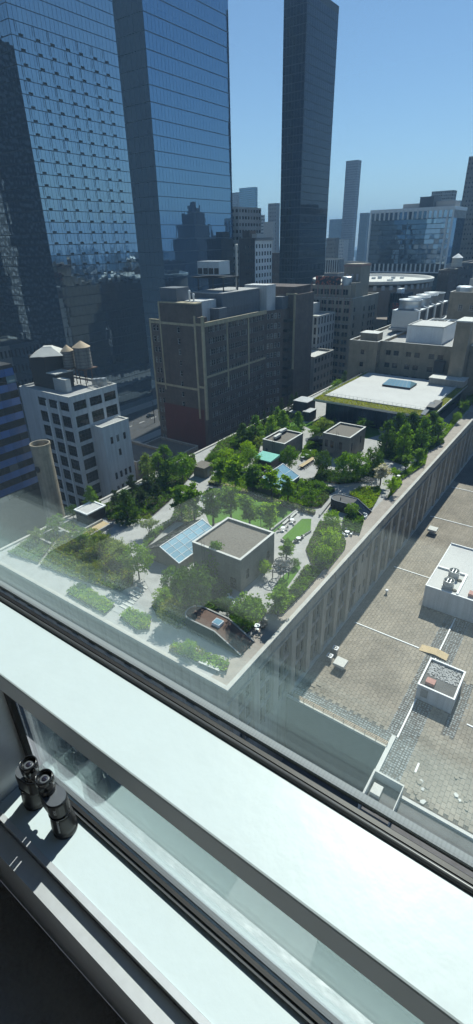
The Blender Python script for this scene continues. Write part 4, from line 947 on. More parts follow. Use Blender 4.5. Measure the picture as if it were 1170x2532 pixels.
# ------------------------------------------------------------------ glass towers
def curtain(t, x0, x1, y0, y1, z0, z1, fh, mw, ms, glass, mull, zvis, gap=0.12, vgap=0.28, tilt=0.006, core='mullion', cap=300):
    """curtain wall: a dark core, one pane per module on the two visible faces, each a hair out of plane"""
    m = MB(); m.box(x0,x1,y0,y1,z0,z1); m.build('core', M[core], t)
    items = []
    nf = int((z1-z0)/fh)
    for j in range(nf):
        z_ = z0+j*fh
        for i in range(ms): items.append(('S', i, z_, (y1-y0)/ms))
        for i in range(mw): items.append(('W', i, z_, (x1-x0)/mw))
    def key(it):
        zc = it[2]+fh/2
        p = (x1, y0+(it[1]+.5)*it[3], zc) if it[0] == 'S' else (x0+(it[1]+.5)*it[3], y0, zc)
        d = Vector(p)-CAM; c_ = d.dot(fw); px = 585+FPX*d.dot(RT)/c_; py = 1266-FPX*d.dot(UP)/c_
        vis_ = -10 < px < 1180 and 470 < py < zvis
        return (0 if vis_ else 1, abs(py-600))
    items.sort(key=key)
    rest = MB(); cache = {}
    for k, (f, i, z_, wd) in enumerate(items):
        n, u, a = uv_dirs(f); O = Vector((x1,y0,0)) if f == 'S' else Vector((x0,y0,0))
        c = O + u*(i+.5)*wd + Zv*(z_+fh/2) + n*0.05
        ax, az = random.gauss(0, tilt), random.gauss(0, tilt)
        w_, h_ = wd-gap, fh-vgap
        if k < cap:
            kk = (f, round(w_,3))
            if kk not in cache:
                q = MB(); q.box(-w_/2,w_/2,-0.03,0.03,-h_/2,h_/2); cache[kk] = q.mesh('pane', M[glass])
            o = inst('pane', cache[kk], t, c, a); o.rotation_euler = (ax, 0, a+az)
        else:
            pts = []
            for sx, sz in ((-1,-1),(1,-1),(1,1),(-1,1)):
                off = 0.03 + sx*w_/2*az*-1 + sz*h_/2*ax*-1
                pts.append(c + u*(sx*w_/2) + Zv*(sz*h_/2) + n*off)
            rest.face(pts)
    if rest.v: tag(rest.build('pane', M[glass], t), kind='stuff')
AX1 = -212.0
A0 = at_x(120,600,AX1); A1 = at_x(343,640,AX1)
t = thing('glass_tower', 'tall blue glass tower with little dark vents on the far left', 'tower', (-240, A0.y+26, 0))
curtain(t, -285, AX1, A0.y, A1.y, 0, 196, 4.35, 34, 26, 'tower_glass', 'mullion', 905, tilt=0.005)
vm = MB(); vm.box(-0.06,0.02,-0.85,0.05,0,0.75); vm.box(-0.06,0.02,0.2,1.1,0,0.75); vme = vm.mesh('vent_pair', M['dark_metal'])
fmr = MB(); fmr.box(-0.04,0.02,-0.9,-0.82,0,2.9); fmr.box(-0.04,0.02,-0.02,0.06,0,2.9); fmr.box(-0.04,0.02,-0.82,-0.02,2.82,2.9); fme = fmr.mesh('sash_frame', M['mullion'])
for j in range(21):
    z_ = 4.35*(15+j)
    for i in range(7):
        y_ = A0.y+4.0+i*(A1.y-A0.y-4)/7+0.5*(i % 2)
        inst('vent_pair', vme, t, (AX1+0.16, y_, z_+0.2)); inst('sash_frame', fme, t, (AX1+0.16, y_-1.2, z_+1.2))
BX1 = -212.0
B0 = at_x(397,560,BX1); B1 = at_x(576,560,BX1)
t = thing('glass_tower', 'sheer blue glass tower with wide bands of sky reflection behind the brown loft', 'tower', (-222, B0.y+30, 0))
curtain(t, -232.0, BX1, B0.y, B1.y, 0, 208, 6.5, 6, 26, 'tower_glass_b', 'mullion_blue', 790, gap=0.14, vgap=0.25, tilt=0.0015, core='mullion_blue')
for j in range(1, 32): part_box(t, 'floor_band', 'mullion_blue', BX1+0.14,BX1+0.24,B0.y,B1.y,6.5*j-0.16,6.5*j+0.16)
# slim pale concrete slab joined to it
q0 = at_y(577,520,B1.y+4); q1 = at_y(590,520,B1.y+4)
simple_building('slab_block', 'slim pale slab block with green windows right of the blue glass tower', q0.x-8, q1.x, B1.y+4, B1.y+30, at_y(584,512,B1.y+4).z, 'far_grey', dict(nu=4,nv=26,fw_=0.6,fh=0.45,v0=2), dict(nu=8,nv=26,fw_=0.6,fh=0.45,v0=2), mg='win', nx=1, nz=1, cap=150)
# black twin-faced tower
def corner(pl, pc, pr, py, Y):
    a = at_y(pl,py,Y); c = at_y(pc,py,Y); r_ = at_x(pr,py,c.x); return a.x, c.x, Y, r_.y
x0, x1, y0, y1 = corner(692,740,806,600,330)
t = thing('black_tower', 'tall black glass tower in the middle of the skyline', 'tower', ((x0+x1)/2,(y0+y1)/2,0))
curtain(t, x0, x1, y0, y1, 0, 205, 4.2, 7, 14, 'black_glass', 'mullion', 760, gap=0.3, vgap=0.5, tilt=0.004, cap=300)
x0, x1, y0, y1 = corner(592,630,672,640,290)
zt = at_y(630,588,290).z
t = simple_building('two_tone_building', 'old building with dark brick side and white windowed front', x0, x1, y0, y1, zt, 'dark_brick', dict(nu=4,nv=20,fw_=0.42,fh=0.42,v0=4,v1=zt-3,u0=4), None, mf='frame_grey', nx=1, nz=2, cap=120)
m = MB(); so_ = grid(y1-y0-0.6, zt-1.5, nu=6, nv=19, fw_=0.58, fh=0.55, v0=3, v1=zt-2.5)
facade(m, (x1+0.35,y0+0.3,0), Vector((0,1,0)), Vector((1,0,0)), y1-y0-0.6, zt-1.5, so_, 0.3); m.face([(x1+0.004,y0+0.3,0),(x1+0.35,y0+0.3,0),(x1+0.35,y0+0.3,zt-1.5),(x1+0.004,y0+0.3,zt-1.5)]); m.face([(x1+0.004,y0+0.3,zt-1.5),(x1+0.35,y0+0.3,zt-1.5),(x1+0.35,y1-0.3,zt-1.5),(x1+0.004,y1-0.3,zt-1.5)]); m.build('white_front', M['white_paint'], t)
add_windows(t, [('S',(x1+0.35,y0+0.3,0),o,0.3) for o in so_], 'frame_grey', 'win', 1, 2, 0.08, cap=150)
part_box(t, 'cornice', 'frame_grey', x1+0.01,x1+1.4,y0+0.1,y1-0.1,zt-1.4,zt-0.3); part_box(t, 'cornice', 'frame_grey', x1+0.352,x1+0.9,y0+0.2,y1-0.2,zt*0.62,zt*0.62+0.7)
part_box(t, 'stair_house', 'dark_brick', x0+0.6,x0+6,y0+3,y0+10,zt-0.79,zt+4); part_box(t, 'roof_hut', 'far_pale', x0+7,x1-1,y0+4,y0+14,zt-0.79,zt+2.2)

# ------------------------------------------------------------------ beige ornate loft, with the arena's screen standing on its roof
t = thing('beige_loft', 'beige stone loft tower with stepped top and arena screen on its roof', 'building', (-110, 241, 0))
x0, x1, y0, y1, zt = -122.4, -97.8, 226, 257, 58.5
wo = [o for o in grid(x1-x0, zt, nu=6, nv=16, fw_=0.74, fh=0.55, v0=3.5, u0=0.6, u1=x1-x0-1.0, pair=2, gap=0.22)]
so_ = [(2.0+k*3.0, 3.6+k*3.0, z_, z_+2.0) for z_ in [52.6-3.4*j for j in range(14)] for k in range(1)] + [(13.2, 14.9, 52.0-3.4*j, 54.0-3.4*j) for j in range(14)] + [(19.5+k*3.1, 21.6+k*3.1, 51.4-3.4*j, 53.6-3.4*j) for j in range(13) for k in range(3)]
shell(t, x0, x1, y0, y1, 0, zt, wo, so_, 'beige_loft', 'gravel', 0.6, 'bulk_trim')
add_windows(t, [('W',(x0,y0,0),o,0.22) for o in wo if o[2] > 18], 'frame_dark', 'win_dark', 1, 2, 0.07, cap=160)
add_windows(t, [('S',(x1,y0,0),o,0.22) for o in so_], 'frame_dark', 'win', 2, 2, 0.07, cap=120)
part_box(t, 'upper_storey', 'beige_loft', x0+2.4,x1-2.0,y0+1.6,y0+14,zt-0.59,63.6)
for k in range(6):
    a = x0+3.6+k*3.1
    for dx in (0, 1.3): inst('window', win_mesh(1.1,2.3,1,2,0.08,'frame_dark','win'), t, (a+dx+0.3, y0+1.57, 60.9))
    part_box(t, 'pinnacle', 'pink_trim', a-0.75,a-0.35,y0+1.3,y0+1.598,58,64.5)
for k in range(9): part_box(t, 'parapet_pier', 'pink_trim', x0+0.4+k*2.85,x0+0.75+k*2.85,y0-0.12,y0-0.07,zt-8,zt+0.5)
for j in (0, 1, 2):
    part_box(t, 'belt_course', 'limestone_dark', x0-0.1,x1+0.1,y0-0.14,y0-0.003,zt-1.0-j*10.2,zt-0.5-j*10.2)
part_box(t, 'lift_tower', 'beige_loft', -107.5,-99.5,236,247,zt-0.59,72.0); part_box(t, 'lift_tower_cap', 'pink_trim', -107.8,-99.2,235.7,247.3,71.0,71.6)
for k in range(3): inst('tower_panel', win_mesh(1.4,3.0,1,1,0.15,'pink_trim','far_pale'), t, (-105.9+k*2.5, 235.95, 66.6))
part_box(t, 'stair_tower', 'beige_loft', -100.5,-97.9,228.4,233.8,zt-0.59,64.8)
m = MB(); m.lathe([(2.2,0),(2.2,3.4),(1.8,3.6)], (-103.5,230.8,63.61), 18); m.build('roof_tank', M['galv'], t)
t = thing('arena_screen', 'dark arena screen with red and orange blotches, set on the beige loft roof', 'billboard', (-113,238,58))
m = MB(); m.box(-118.5,-106.0,229.2,229.6,63.62,67.2)  # the arena's screen, built on the loft roof instead of the drum
def screen_m():
    m_ = bpy.data.materials.new('screen_print'); nt = nodes(m_); b = bsdf(nt); v = nt.nodes.new('ShaderNodeTexVoronoi'); v.inputs['Scale'].default_value = 0.9
    nt.links.new(world_co(nt), v.inputs['Vector']); c = ramp(nt, v.outputs['Distance'], [(0.25,(0.42,0.07,0.05)),(0.42,(0.30,0.12,0.05)),(0.5,(0.02,0.022,0.035))]); nt.links.new(c, b.inputs['Base Color']); b.inputs['Roughness'].default_value = 0.7; return m_
m.build('screen_panel', screen_m(), t)
for k in range(6): part_box(t, 'post', 'dark_metal', -118.2+k*2.4,-118.0+k*2.4,229.61,229.8,63.62,67.4)

# ------------------------------------------------------------------ buildings between the brown loft and the beige loft
t = simple_building('grey_stone_building', 'grey stone building with teal domed roof corner beside the brown loft', -112, -95.6, 187.2, 205, 40.0, 'limestone_dark', None, dict(nu=6,nv=10,fw_=0.6,fh=0.5,v0=3), mf='frame_dark', nx=2, nz=1, roof='membrane', cap=120)
m = MB(); m.lathe([(3.6,0),(3.5,2.0),(2.6,3.8),(1.2,4.6)], (-104.5,192,39.21), 20); m.build('teal_dome', M['teal_roof'], t, smooth=True)
t = simple_building('white_roof_building', 'pale building with white roofs and a strip of roof grass', -124, -104.5, 206, 223, 53, 'far_pale', dict(nu=8,nv=12,fw_=0.45,fh=0.7,v0=4), dict(nu=6,nv=12,fw_=0.45,fh=0.7,v0=4), roof='membrane', cap=100)
part_box(t, 'roof_house', 'far_pale', -122,-112,212,222,52.3,57); part_box(t, 'roof_grass', 'lawn', -111.5,-105,208,212,52.21,52.4)

# ------------------------------------------------------------------ round arena
cx, cy, r_ = -120.5, 303.0, 33.0
t = thing('round_arena', 'huge round brown drum arena with pale rim', 'arena', (cx,cy,0))
m = MB(); m.lathe([(r_,0),(r_,59.4)], (cx,cy,0), 120); m.build('drum', M['msg_brown'], t)
m = MB(); m.lathe([(r_+0.6,60.6),(r_+0.9,60.9),(r_+0.9,62.2),(r_+0.4,62.4),(r_-0.6,62.3),(r_-2.2,61.0)], (cx,cy,0), 96); m.build('rim', M['bulk_trim'], t)
m = MB(); m.lathe([(r_-2.2,60.9),(r_*0.6,59.6),(0.5,59.0)], (cx,cy,0), 60); m.build('roof', M['gravel'], t)
rbm = MB(); rbm.box(0,0.3,-0.3,0.3,0,54); rme = rbm.mesh('rib', M['msg_brown'])
for k in range(64):
    a = -math.pi*0.95+k*math.pi*1.1/64; inst('rib', rme, t, (cx+(r_-0.02)*math.cos(a), cy+(r_-0.02)*math.sin(a), 3), a)
prm = MB(); prm.box(-0.1,0.5,-0.9,0.9,0,2.2); prme = prm.mesh('rim_pod', M['grey_metal'])
for k in range(28):
    a = -math.pi*0.95+k*math.pi*1.1/28; inst('rim_pod', prme, t, (cx+(r_+0.05)*math.cos(a), cy+(r_+0.05)*math.sin(a), 58.0), a)
for k in range(14):
    a = random.uniform(-18,16); part_box(t, 'roof_unit', 'galv', cx+a, cx+a+2, 283+k*2.6, 284.6+k*2.6, 59.6, 61.5+random.random())
t = thing('stair_block', 'dark glazed stair block standing against the brown arena', 'building', (-116,248,0))
q0, q1 = at_y(966,725,256), at_y(1002,725,256)
m = MB(); m.box(q0.x,q1.x,256,268,0.03,q0.z); m.build('glass_box', M['black_glass'], t)
for k in range(7): x_ = q0.x+(q1.x-q0.x)*k/6; part_box(t, 'fin', 'dark_metal', x_-0.12,x_+0.12,255.7,255.997,0.03,q0.z+0.4)
part_box(t, 'roof_unit', 'white_paint', q0.x+2,q1.x-3,259,264,q0.z+0.01,q0.z+1.8)
part_box(t, 'lower_block', 'msg_brown', q0.x-14,q0.x-0.01,256,268,0.03,q0.z-12)
qs = at_y(982,757,253.5)
t = thing('red_sign', 'small red lettered sign in front of the arena stair block', 'sign', (qs.x,253.5,30))
part_box(t, 'board', 'dark_metal', qs.x-2.4,qs.x+2.4,253.4,253.7,qs.z-1.6,qs.z+1.6); part_box(t, 'mast', 'dark_metal', qs.x-.2,qs.x+.2,253.45,253.65,0.1,qs.z-1.601)
for j in range(4):
    for k in range(8):
        if random.random() < 0.86: part_box(t, 'red_stroke', 'sign_red', qs.x-2.2+k*0.55,qs.x-1.78+k*0.55,253.33,253.398,qs.z-1.3+j*0.74,qs.z-0.92+j*0.74)

# ------------------------------------------------------------------ white framed glass office block behind the arena
x0, x1, y0, y1 = corner(908,1103,1133,640,420)
zt = at_y(1103,512,420).z; zb = at_y(1090,668,420).z
t = thing('white_framed_block', 'broad glass office block in a white frame with mirror panes', 'building', ((x0+x1)/2,(y0+y1)/2,0))
m = MB(); m.box(x0+1,x1-1,y0+1,y1,0.03,zb-2.0); m.build('podium', M['black_glass'], t)
m = MB(); m.box(x0,x1,y0+0.5,y1,zb-1.2,zt-0.8); m.build('core', M['mullion'], t)
part_box(t, 'soffit', 'white_paint', x0-0.6,x1+0.6,y0-0.3,y1,zb-1.99,zb-1.21)
part_box(t, 'top_rail', 'white_paint', x0-0.6,x1+0.6,y0-0.5,y1,zt-1.6,zt+0.6)
n = 17; wd = (x1-x0)/n; zl, zu = zb+4.2, zt-6.5
for k in range(n+1):
    x_ = x0+k*wd
    part_box(t, 'white_fin', 'white_paint', x_-0.5,x_+0.5,y0-0.35,y0+0.499,zu,zt-0.8); part_box(t, 'white_fin', 'white_paint', x_-0.5,x_+0.5,y0-0.35,y0+0.499,zb-1.2,zl)
for k in (0, n-1, n):
    x_ = x0+k*wd; part_box(t, 'frame_post', 'white_paint', x_-0.6,x_+0.6,y0-0.36,y0+0.498,zl+0.01,zu-0.01)
nf = 9; fh = (zu-zl)/nf
gl = {}
def mirror_pane(w_, h_):
    k = (round(w_,2), round(h_,2))
    if k not in gl: q = MB(); q.box(-w_/2,w_/2,-0.03,0.03,-h_/2,h_/2); gl[k] = q.mesh('mirror_pane', M['penn_glass'])
    return gl[k]
for j in range(nf):
    for k in range(n):
        o = inst('mirror_pane', mirror_pane(wd-0.12, fh-0.4), t, (x0+(k+.5)*wd, y0+0.40, zl+(j+.5)*fh)); o.rotation_euler = (random.gauss(0,.008), 0, random.gauss(0,.012))
for k in range(n):
    inst('mirror_pane', mirror_pane(wd-0.6, zt-zu-1.4), t, (x0+(k+.5)*wd, y0+0.42, (zt+zu)/2-0.3)); inst('dark_pane', win_mesh(wd-0.6, zl-zb-0.4, 1,1,0.05,'mullion','win_dark'), t, (x0+(k+.5)*wd, y0+0.44, (zl+zb)/2))
for j in range(nf): part_box(t, 'side_rung', 'white_paint', x1-wd+0.351,x1-0.351,y0-0.2,y0+0.3,zl+j*fh-0.15,zl+j*fh+0.15)
for k in range(10):
    y_ = y0+2+k*(y1-y0-3)/9; part_box(t, 'side_fin', 'white_paint', x1+0.002,x1+0.4,y_-0.25,y_+0.25,zu,zt-0.8); part_box(t, 'side_fin', 'white_paint', x1+0.002,x1+0.4,y_-0.25,y_+0.25,zb-1.2,zl)
part_box(t, 'side_glass', 'tower_glass_b', x1+0.002,x1+0.2,y0+1,y1-0.5,zl,zu-0.01)
part_box(t, 'roof_plant', 'far_navy', x0+34,x0+44,y0+6,y0+24,zt+0.61,zt+7.5); part_box(t, 'roof_plant', 'far_grey', x0+22,x0+33.9,y0+6,y0+24,zt+0.61,zt+3.6); part_box(t, 'roof_plant', 'far_grey', x0+44.1,x0+58,y0+12,y0+24,zt+0.61,zt+4.4)

# ------------------------------------------------------------------ right-hand and far buildings
def far(name, label, pl, pc, pr, ptop, Y, wall, west=None, south=None, roof='gravel', mg='win', mf='frame_grey', nx=1, nz=1, cap=140, par=0.8):
    x0, x1, y0, y1 = corner(pl, pc, pr, ptop+20, Y); zt = at_y(pc, ptop, Y).z
    return simple_building(name, label, x0, x1, y0, y1, zt, wall, west, south, mf, mg, nx, nz, roof, cap=cap, par=par), x0, x1, y0, y1, zt
g = lambda nu, nv, a=0.5, b=0.5, **k: dict(nu=nu, nv=nv, fw_=a, fh=b, v0=2.0, **k)
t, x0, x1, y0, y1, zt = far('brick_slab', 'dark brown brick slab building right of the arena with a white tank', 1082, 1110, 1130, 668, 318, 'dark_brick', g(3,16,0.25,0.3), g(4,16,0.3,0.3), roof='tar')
t2 = thing('water_tank', 'white roofed water tank on the dark brick slab building', 'water tank', ((x0+x1)/2+4,y0+8,zt-0.8)); tank(t2, ((x0+x1)/2+4,y0+8,zt-0.8), 2.8, 4.5, 2.2, 'bulk_trim', 'white_paint', 2.0)
t, *_ = far('stone_hotel', 'broad brownish stone hotel with rows of arched windows at the right', 1112, 1195, 1260, 535, 470, 'hotel_stone', g(11,28,0.5,0.45), None, cap=300)
t, *_ = far('stone_tower', 'tall brownish stone tower at the right edge of the skyline', 1158, 1230, 1250, 380, 560, 'hotel_stone', g(9,40,0.45,0.45), None, cap=160)
t, x0, x1, y0, y1, zt = far('cream_corner_house', 'small cream apartment house with little square turret at the right', 1120, 1165, 1180, 738, 262, 'far_pale', g(6,12,0.4,0.45), g(3,12,0.4,0.45), mf='frame_dark')
part_box(t, 'turret', 'far_pale', x0+5,x0+8.6,y0+2,y0+6,zt-0.79,zt+8); part_box(t, 'turret_top', 'far_pale', x0+5.7,x0+7.9,y0+2.7,y0+5.3,zt+8.01,zt+11); m = MB(); m.lathe([(2.0,0),(0.2,1.5)], (x0+6.8,y0+4,zt+11.01), 4); m.build('turret_roof', M['tan_roof'], t)
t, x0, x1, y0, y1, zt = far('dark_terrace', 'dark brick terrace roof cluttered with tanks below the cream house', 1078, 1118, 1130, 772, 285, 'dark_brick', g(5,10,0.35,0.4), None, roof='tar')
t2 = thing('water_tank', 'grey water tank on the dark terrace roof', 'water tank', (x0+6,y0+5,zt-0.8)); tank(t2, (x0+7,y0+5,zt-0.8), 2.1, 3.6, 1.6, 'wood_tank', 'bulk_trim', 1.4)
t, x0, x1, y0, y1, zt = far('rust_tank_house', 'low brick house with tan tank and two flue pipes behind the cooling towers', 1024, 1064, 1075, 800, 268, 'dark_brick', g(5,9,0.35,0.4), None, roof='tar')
t2 = thing('water_tank', 'dark water tank with tan cone between two pale flues', 'water tank', (x0+4.5,y0+4,zt-0.8)); tank(t2, (x0+4.5,y0+4,zt-0.8), 2.3, 3.6, 1.7, 'rust', 'tan_roof', 1.6)
for k, dx in enumerate((0.8, 9.2)):
    t2 = thing('flue_pipe', ('left' if k == 0 else 'right')+' one of two pale flue pipes beside the tan coned tank', 'flue', (x0+dx,y0+3,zt-0.8)); m = MB(); m.tube((x0+dx,y0+3,zt-0.79),(x0+dx,y0+3,zt+7.5),0.42,n=8); m.build('pipe', M['bulk_trim'], t2); m = MB(); m.lathe([(0.8,0),(0.8,0.8),(0.4,1.0)], (x0+dx,y0+3,zt+7.5), 10); m.build('cowl', M['bulk_trim'], t2)
far('dark_office', 'dark office block in shade beyond the brick slab at the right', 1128, 1200, 1240, 650, 345, 'far_navy', g(9,14,0.4,0.4), None)
far('teal_tower', 'narrow teal tower peeking beside the white framed block', 1129, 1146, 1150, 495, 900, 'far_teal', g(6,40,0.5,0.5), None, cap=60)
far('grid_tower', 'pale grid fronted tower rising behind the white framed block', 1066, 1120, 1128, 470, 620, 'far_grey', g(12,44,0.62,0.62), g(5,44,0.6,0.6), cap=200)
far('lilac_tower', 'slim lilac ribbed skyscraper against the sky', 855, 884, 893, 395, 760, 'far_lilac', g(11,60,0.5,0.72), g(4,60,0.5,0.72), cap=300)
far('navy_slab', 'flat topped navy slab left of the lilac skyscraper', 814, 846, 851, 541, 1150, 'far_navy', g(10,50,0.6,0.5), None, cap=80)
far('navy_slab', 'flat topped navy slab right of the lilac skyscraper', 889, 908, 914, 526, 980, 'far_navy', g(7,50,0.6,0.5), None, cap=80)
far('blue_tower', 'pale blue striped glass tower cut by the left group of skyline buildings', 592, 630, 637, 462, 700, 'far_teal', g(9,60,0.9,0.55), g(3,60,0.9,0.55), mg='tower_glass_b', cap=200)
far('violet_tower', 'narrow violet grey tower behind the slim pale slab block', 570, 592, 594, 475, 820, 'far_lilac', g(7,50,0.5,0.6), None, cap=60)
far('striped_block', 'small white striped office block left of the black tower', 631, 650, 655, 531, 520, 'far_pale', g(5,34,0.92,0.4), g(3,34,0.9,0.4), cap=80)
far('grey_stepped_tower', 'grey stepped tower with pyramid roof just left of the black tower', 663, 684, 692, 502, 480, 'far_grey', g(5,36,0.35,0.4), None, cap=80)
far('concrete_slab', 'blank pale concrete slab standing below the stepped tower', 652, 676, 680, 548, 430, 'far_pale', None, None)
far('clutter_block', 'pale block with cluttered roof right behind the two tone building', 590, 636, 645, 566, 345, 'far_pale', g(7,22,0.4,0.4), None, cap=60)
far('dark_infill', 'dark shaded building in the gap left of the black tower', 672, 692, 696, 625, 350, 'dark_brick', g(5,18,0.35,0.4), None, cap=60)
far('pale_colonnade', 'pale columned post building right of the black tower', 800, 838, 850, 640, 400, 'far_pale', g(7,6,0.5,0.86,), g(4,6,0.5,0.86), cap=60)
far('old_brown_block', 'old brown block with cornice right of the black tower', 806, 830, 838, 588, 520, 'hotel_stone', g(6,22,0.4,0.45), None, cap=60)
far('white_stepped_block', 'white stepped block right of the black tower', 826, 850, 862, 592, 600, 'far_pale', g(6,24,0.35,0.4), None, cap=60)
far('low_pale_roof', 'low pale roofed building under the lilac skyscraper', 838, 900, 915, 648, 470, 'far_grey', g(10,9,0.5,0.5), None, cap=60)
far('small_dark_roof', 'small dark roofed block behind the beige loft', 800, 834, 850, 676, 300, 'far_navy', g(6,12,0.4,0.4), None, cap=40)
# left edge
def left_block(name, label, px0, px1, ptop, X, wall, wn, hn, **k):
    a = at_x(px0,ptop,X); b = at_x(px1,ptop,X); zt = at_x((px0+px1)/2,ptop,X).z
    return simple_building(name, label, X-30, X, a.y, b.y, zt, wall, None, g(wn,hn,0.5,0.45), **k)
left_block('pale_apartment', 'pale apartment block glimpsed at the far left above the white roofs', -25, 16, 645, -330, 'far_pale', 8, 16, cap=80)
left_block('white_roofed_store', 'low building with a bright white roof at the left edge', -40, 40, 818, -300, 'white_paint', 8, 4, roof='membrane', cap=40)
left_block('grey_warehouse', 'grey warehouse in shade at the left edge under the white roof', -60, 46, 860, -262, 'far_grey', 10, 4, cap=40)
# blue panelled glass block at the lower left
GXb = -126.0
gy1 = at_x(36,930,GXb).y; gz = at_x(10,903,GXb).z
t = thing('blue_glass_block', 'low block with bright blue glass bands at the left edge', 'building', (GXb-15, gy1-20, 0))
m = MB(); m.box(GXb-30,GXb,gy1-42,gy1,0.03,gz); m.build('core', M['dark_panel'], t)
bpm = {}
for j in range(9):
    z_ = gz-1.9-j*3.9
    for k in range(16):
        yy = gy1-1.3-k*2.6
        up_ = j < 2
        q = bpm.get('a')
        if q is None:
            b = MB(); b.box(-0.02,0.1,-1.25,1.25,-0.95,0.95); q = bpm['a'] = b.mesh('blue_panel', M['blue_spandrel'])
            b = MB(); b.box(-0.02,0.06,-1.25,1.25,-0.9,0.9); bpm['b'] = b.mesh('dark_pane', M['win']); b = MB(); b.box(-0.02,0.06,-1.25,1.25,-0.9,0.9); bpm['c'] = b.mesh('sky_pane', M['sky_glare_glass'])
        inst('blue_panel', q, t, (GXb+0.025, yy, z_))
        inst('sky_pane' if (up_ and random.random() < 0.6) else 'dark_pane', bpm['c' if (up_ and random.random() < 0.6) else 'b'], t, (GXb+0.025, yy, z_-1.93))  # pale panes paint reflected sky into the upper rows

# stepped tower to the south whose mirror image shows in the glass tower
t = thing('stepped_tower', 'stepped dark brick hotel tower mirrored in the blue glass tower', 'tower', (10, 600, 0))
def mirror_of(px, py, X, dist):  # where a thing must stand to appear at this pixel in the glass plane x = X
    d = ray(px, py); p = CAM + d*((X-CAM.x)/d.x); d = Vector((-d.x, d.y, d.z)); return p + d*dist
q = mirror_of(480, 560, BX1, 420); 
for k, (w_, z_) in enumerate(((46,88),(34,104),(24,118),(14,126),(6,132))):
    part_box(t, 'tier', 'dark_brick', q.x-w_/2,q.x+w_/2,q.y-w_/2,q.y+w_/2,0.03 if k == 0 else (88,104,118,126)[k-1]+0.01,z_)
# the rest of the city, far off and all round, as one mass
cm = MB(); n_ = 0
rnd = random.Random(4)
while n_ < 1500:
    ang = rnd.uniform(0, 2*math.pi); d = 430+3600*rnd.random()**1.3; x_, y_ = d*math.cos(ang), d*math.sin(ang)
    bear = math.degrees(math.atan2(x_, y_))
    if -75 < bear < 5 and d < 700: continue
    if -66 < bear < -52 and d < 900: continue
    s1, s2 = rnd.uniform(10,32), rnd.uniform(10,30); h_ = rnd.choice((18,24,30,36,45,55))*rnd.uniform(.8,1.2)
    if d > 1200 and rnd.random() < 0.07: h_ *= 1.9
    cm.box(x_-s1,x_+s1,y_-s2,y_+s2,0.03,h_, m=rnd.randrange(4), bottom=False)
    if rnd.random() < 0.5: cm.box(x_-s1*.4,x_+s1*.3,y_-s2*.3,y_+s2*.4,h_,h_+rnd.uniform(3,7), m=rnd.randrange(4), bottom=False)
    n_ += 1
def city_m(name, c1, c2):
    return brickm(name, c1, c2, tuple(k*0.25 for k in c1), 4.0, 3.6, size=0.9, streak=0.1)
tag(cm.build('distant_city', [city_m('city_a',(0.30,0.27,0.24),(0.33,0.29,0.25)), city_m('city_b',(0.16,0.125,0.11),(0.19,0.15,0.13)), city_m('city_c',(0.42,0.41,0.39),(0.46,0.45,0.43)), city_m('city_d',(0.20,0.21,0.23),(0.23,0.24,0.26))]), 'far-off city blocks fading into the haze', 'city', kind='stuff')
# near blocks south of the lower roof and behind the towers, seen in the mirrors
cm = MB()
for k in range(46):
    x_ = rnd.uniform(45, 330); y_ = rnd.uniform(-150, 420); s1, s2 = rnd.uniform(10,20), rnd.uniform(10,20)
    cm.box(x_-s1,x_+s1,y_-s2,y_+s2,0.03,rnd.uniform(20,62), m=rnd.randrange(4), bottom=False)
for x_, y_, s1, s2, h_ in ((-345,70,22,30,185),(-420,-30,28,28,210),(-300,-20,18,22,150),(-360,160,16,24,120),(-480,120,25,40,160)):  # tall dark blocks added out of view to darken the glass tower's reflection
    cm.box(x_-s1,x_+s1,y_-s2,y_+s2,0.03,h_, m=3, bottom=False)
tag(cm.build('mirrored_city', [bpy.data.materials['city_a'],bpy.data.materials['city_b'],bpy.data.materials['city_c'],bpy.data.materials['city_d']]), 'city blocks round about, seen only as mirror images in the glass', 'city', kind='stuff')
# car, lamp post on the avenue between the white loft and the brown loft
q = at_z(372, 1030, 0.05)
def car(cx, cy, rz):
    t = thing('parked_car', 'dark car on the avenue between the white loft and brown loft', 'car', (cx,cy,0.03))
    def B(name, prof, w_, mat, z=0):
        m = MB(); n = len(prof); i = 0
        L_ = [(p[0]+cx, -w_/2+cy, p[1]) for p in prof]; R_ = [(p[0]+cx, w_/2+cy, p[1]) for p in prof]
        m.face(L_); m.face(R_[::-1])
        for k in range(n): m.face([L_[k], R_[k], R_[(k+1)%n], L_[(k+1)%n]][::-1])
        return m.build(name, M[mat], t)
    B('body', [(-2.3,0.35),(2.3,0.35),(2.35,0.75),(1.4,0.95),(-2.2,1.0)], 1.8, 'car_paint')
    B('cabin', [(-1.9,1.0),(1.0,0.96),(0.3,1.45),(-1.4,1.48)], 1.6, 'win_dark')
    for a in (-1.4, 1.4):
        for b in (-0.8, 0.8): m = MB(); m.tube((cx+a,cy+b-0.1,0.36),(cx+a,cy+b+0.1,0.36),0.33,n=14); m.build('wheel', M['rubber'], t)
    t.rotation_euler = (0,0,rz)
car(q.x, q.y, math.pi/2)
q = at_z(383, 1045, 0.05)
t = thing('lamp_post', 'tall dark lamp post on the avenue beside the brown loft', 'lamp post', (q.x,q.y,0.03)); m = MB(); m.tube((q.x,q.y,0.04),(q.x,q.y,11),0.22,0.14,n=8); m.build('post', M['dark_metal'], t); m = MB(); m.tube((q.x,q.y,10.9),(q.x-2.4,q.y,11.5),0.1,n=6); m.build('arm', M['dark_metal'], t)
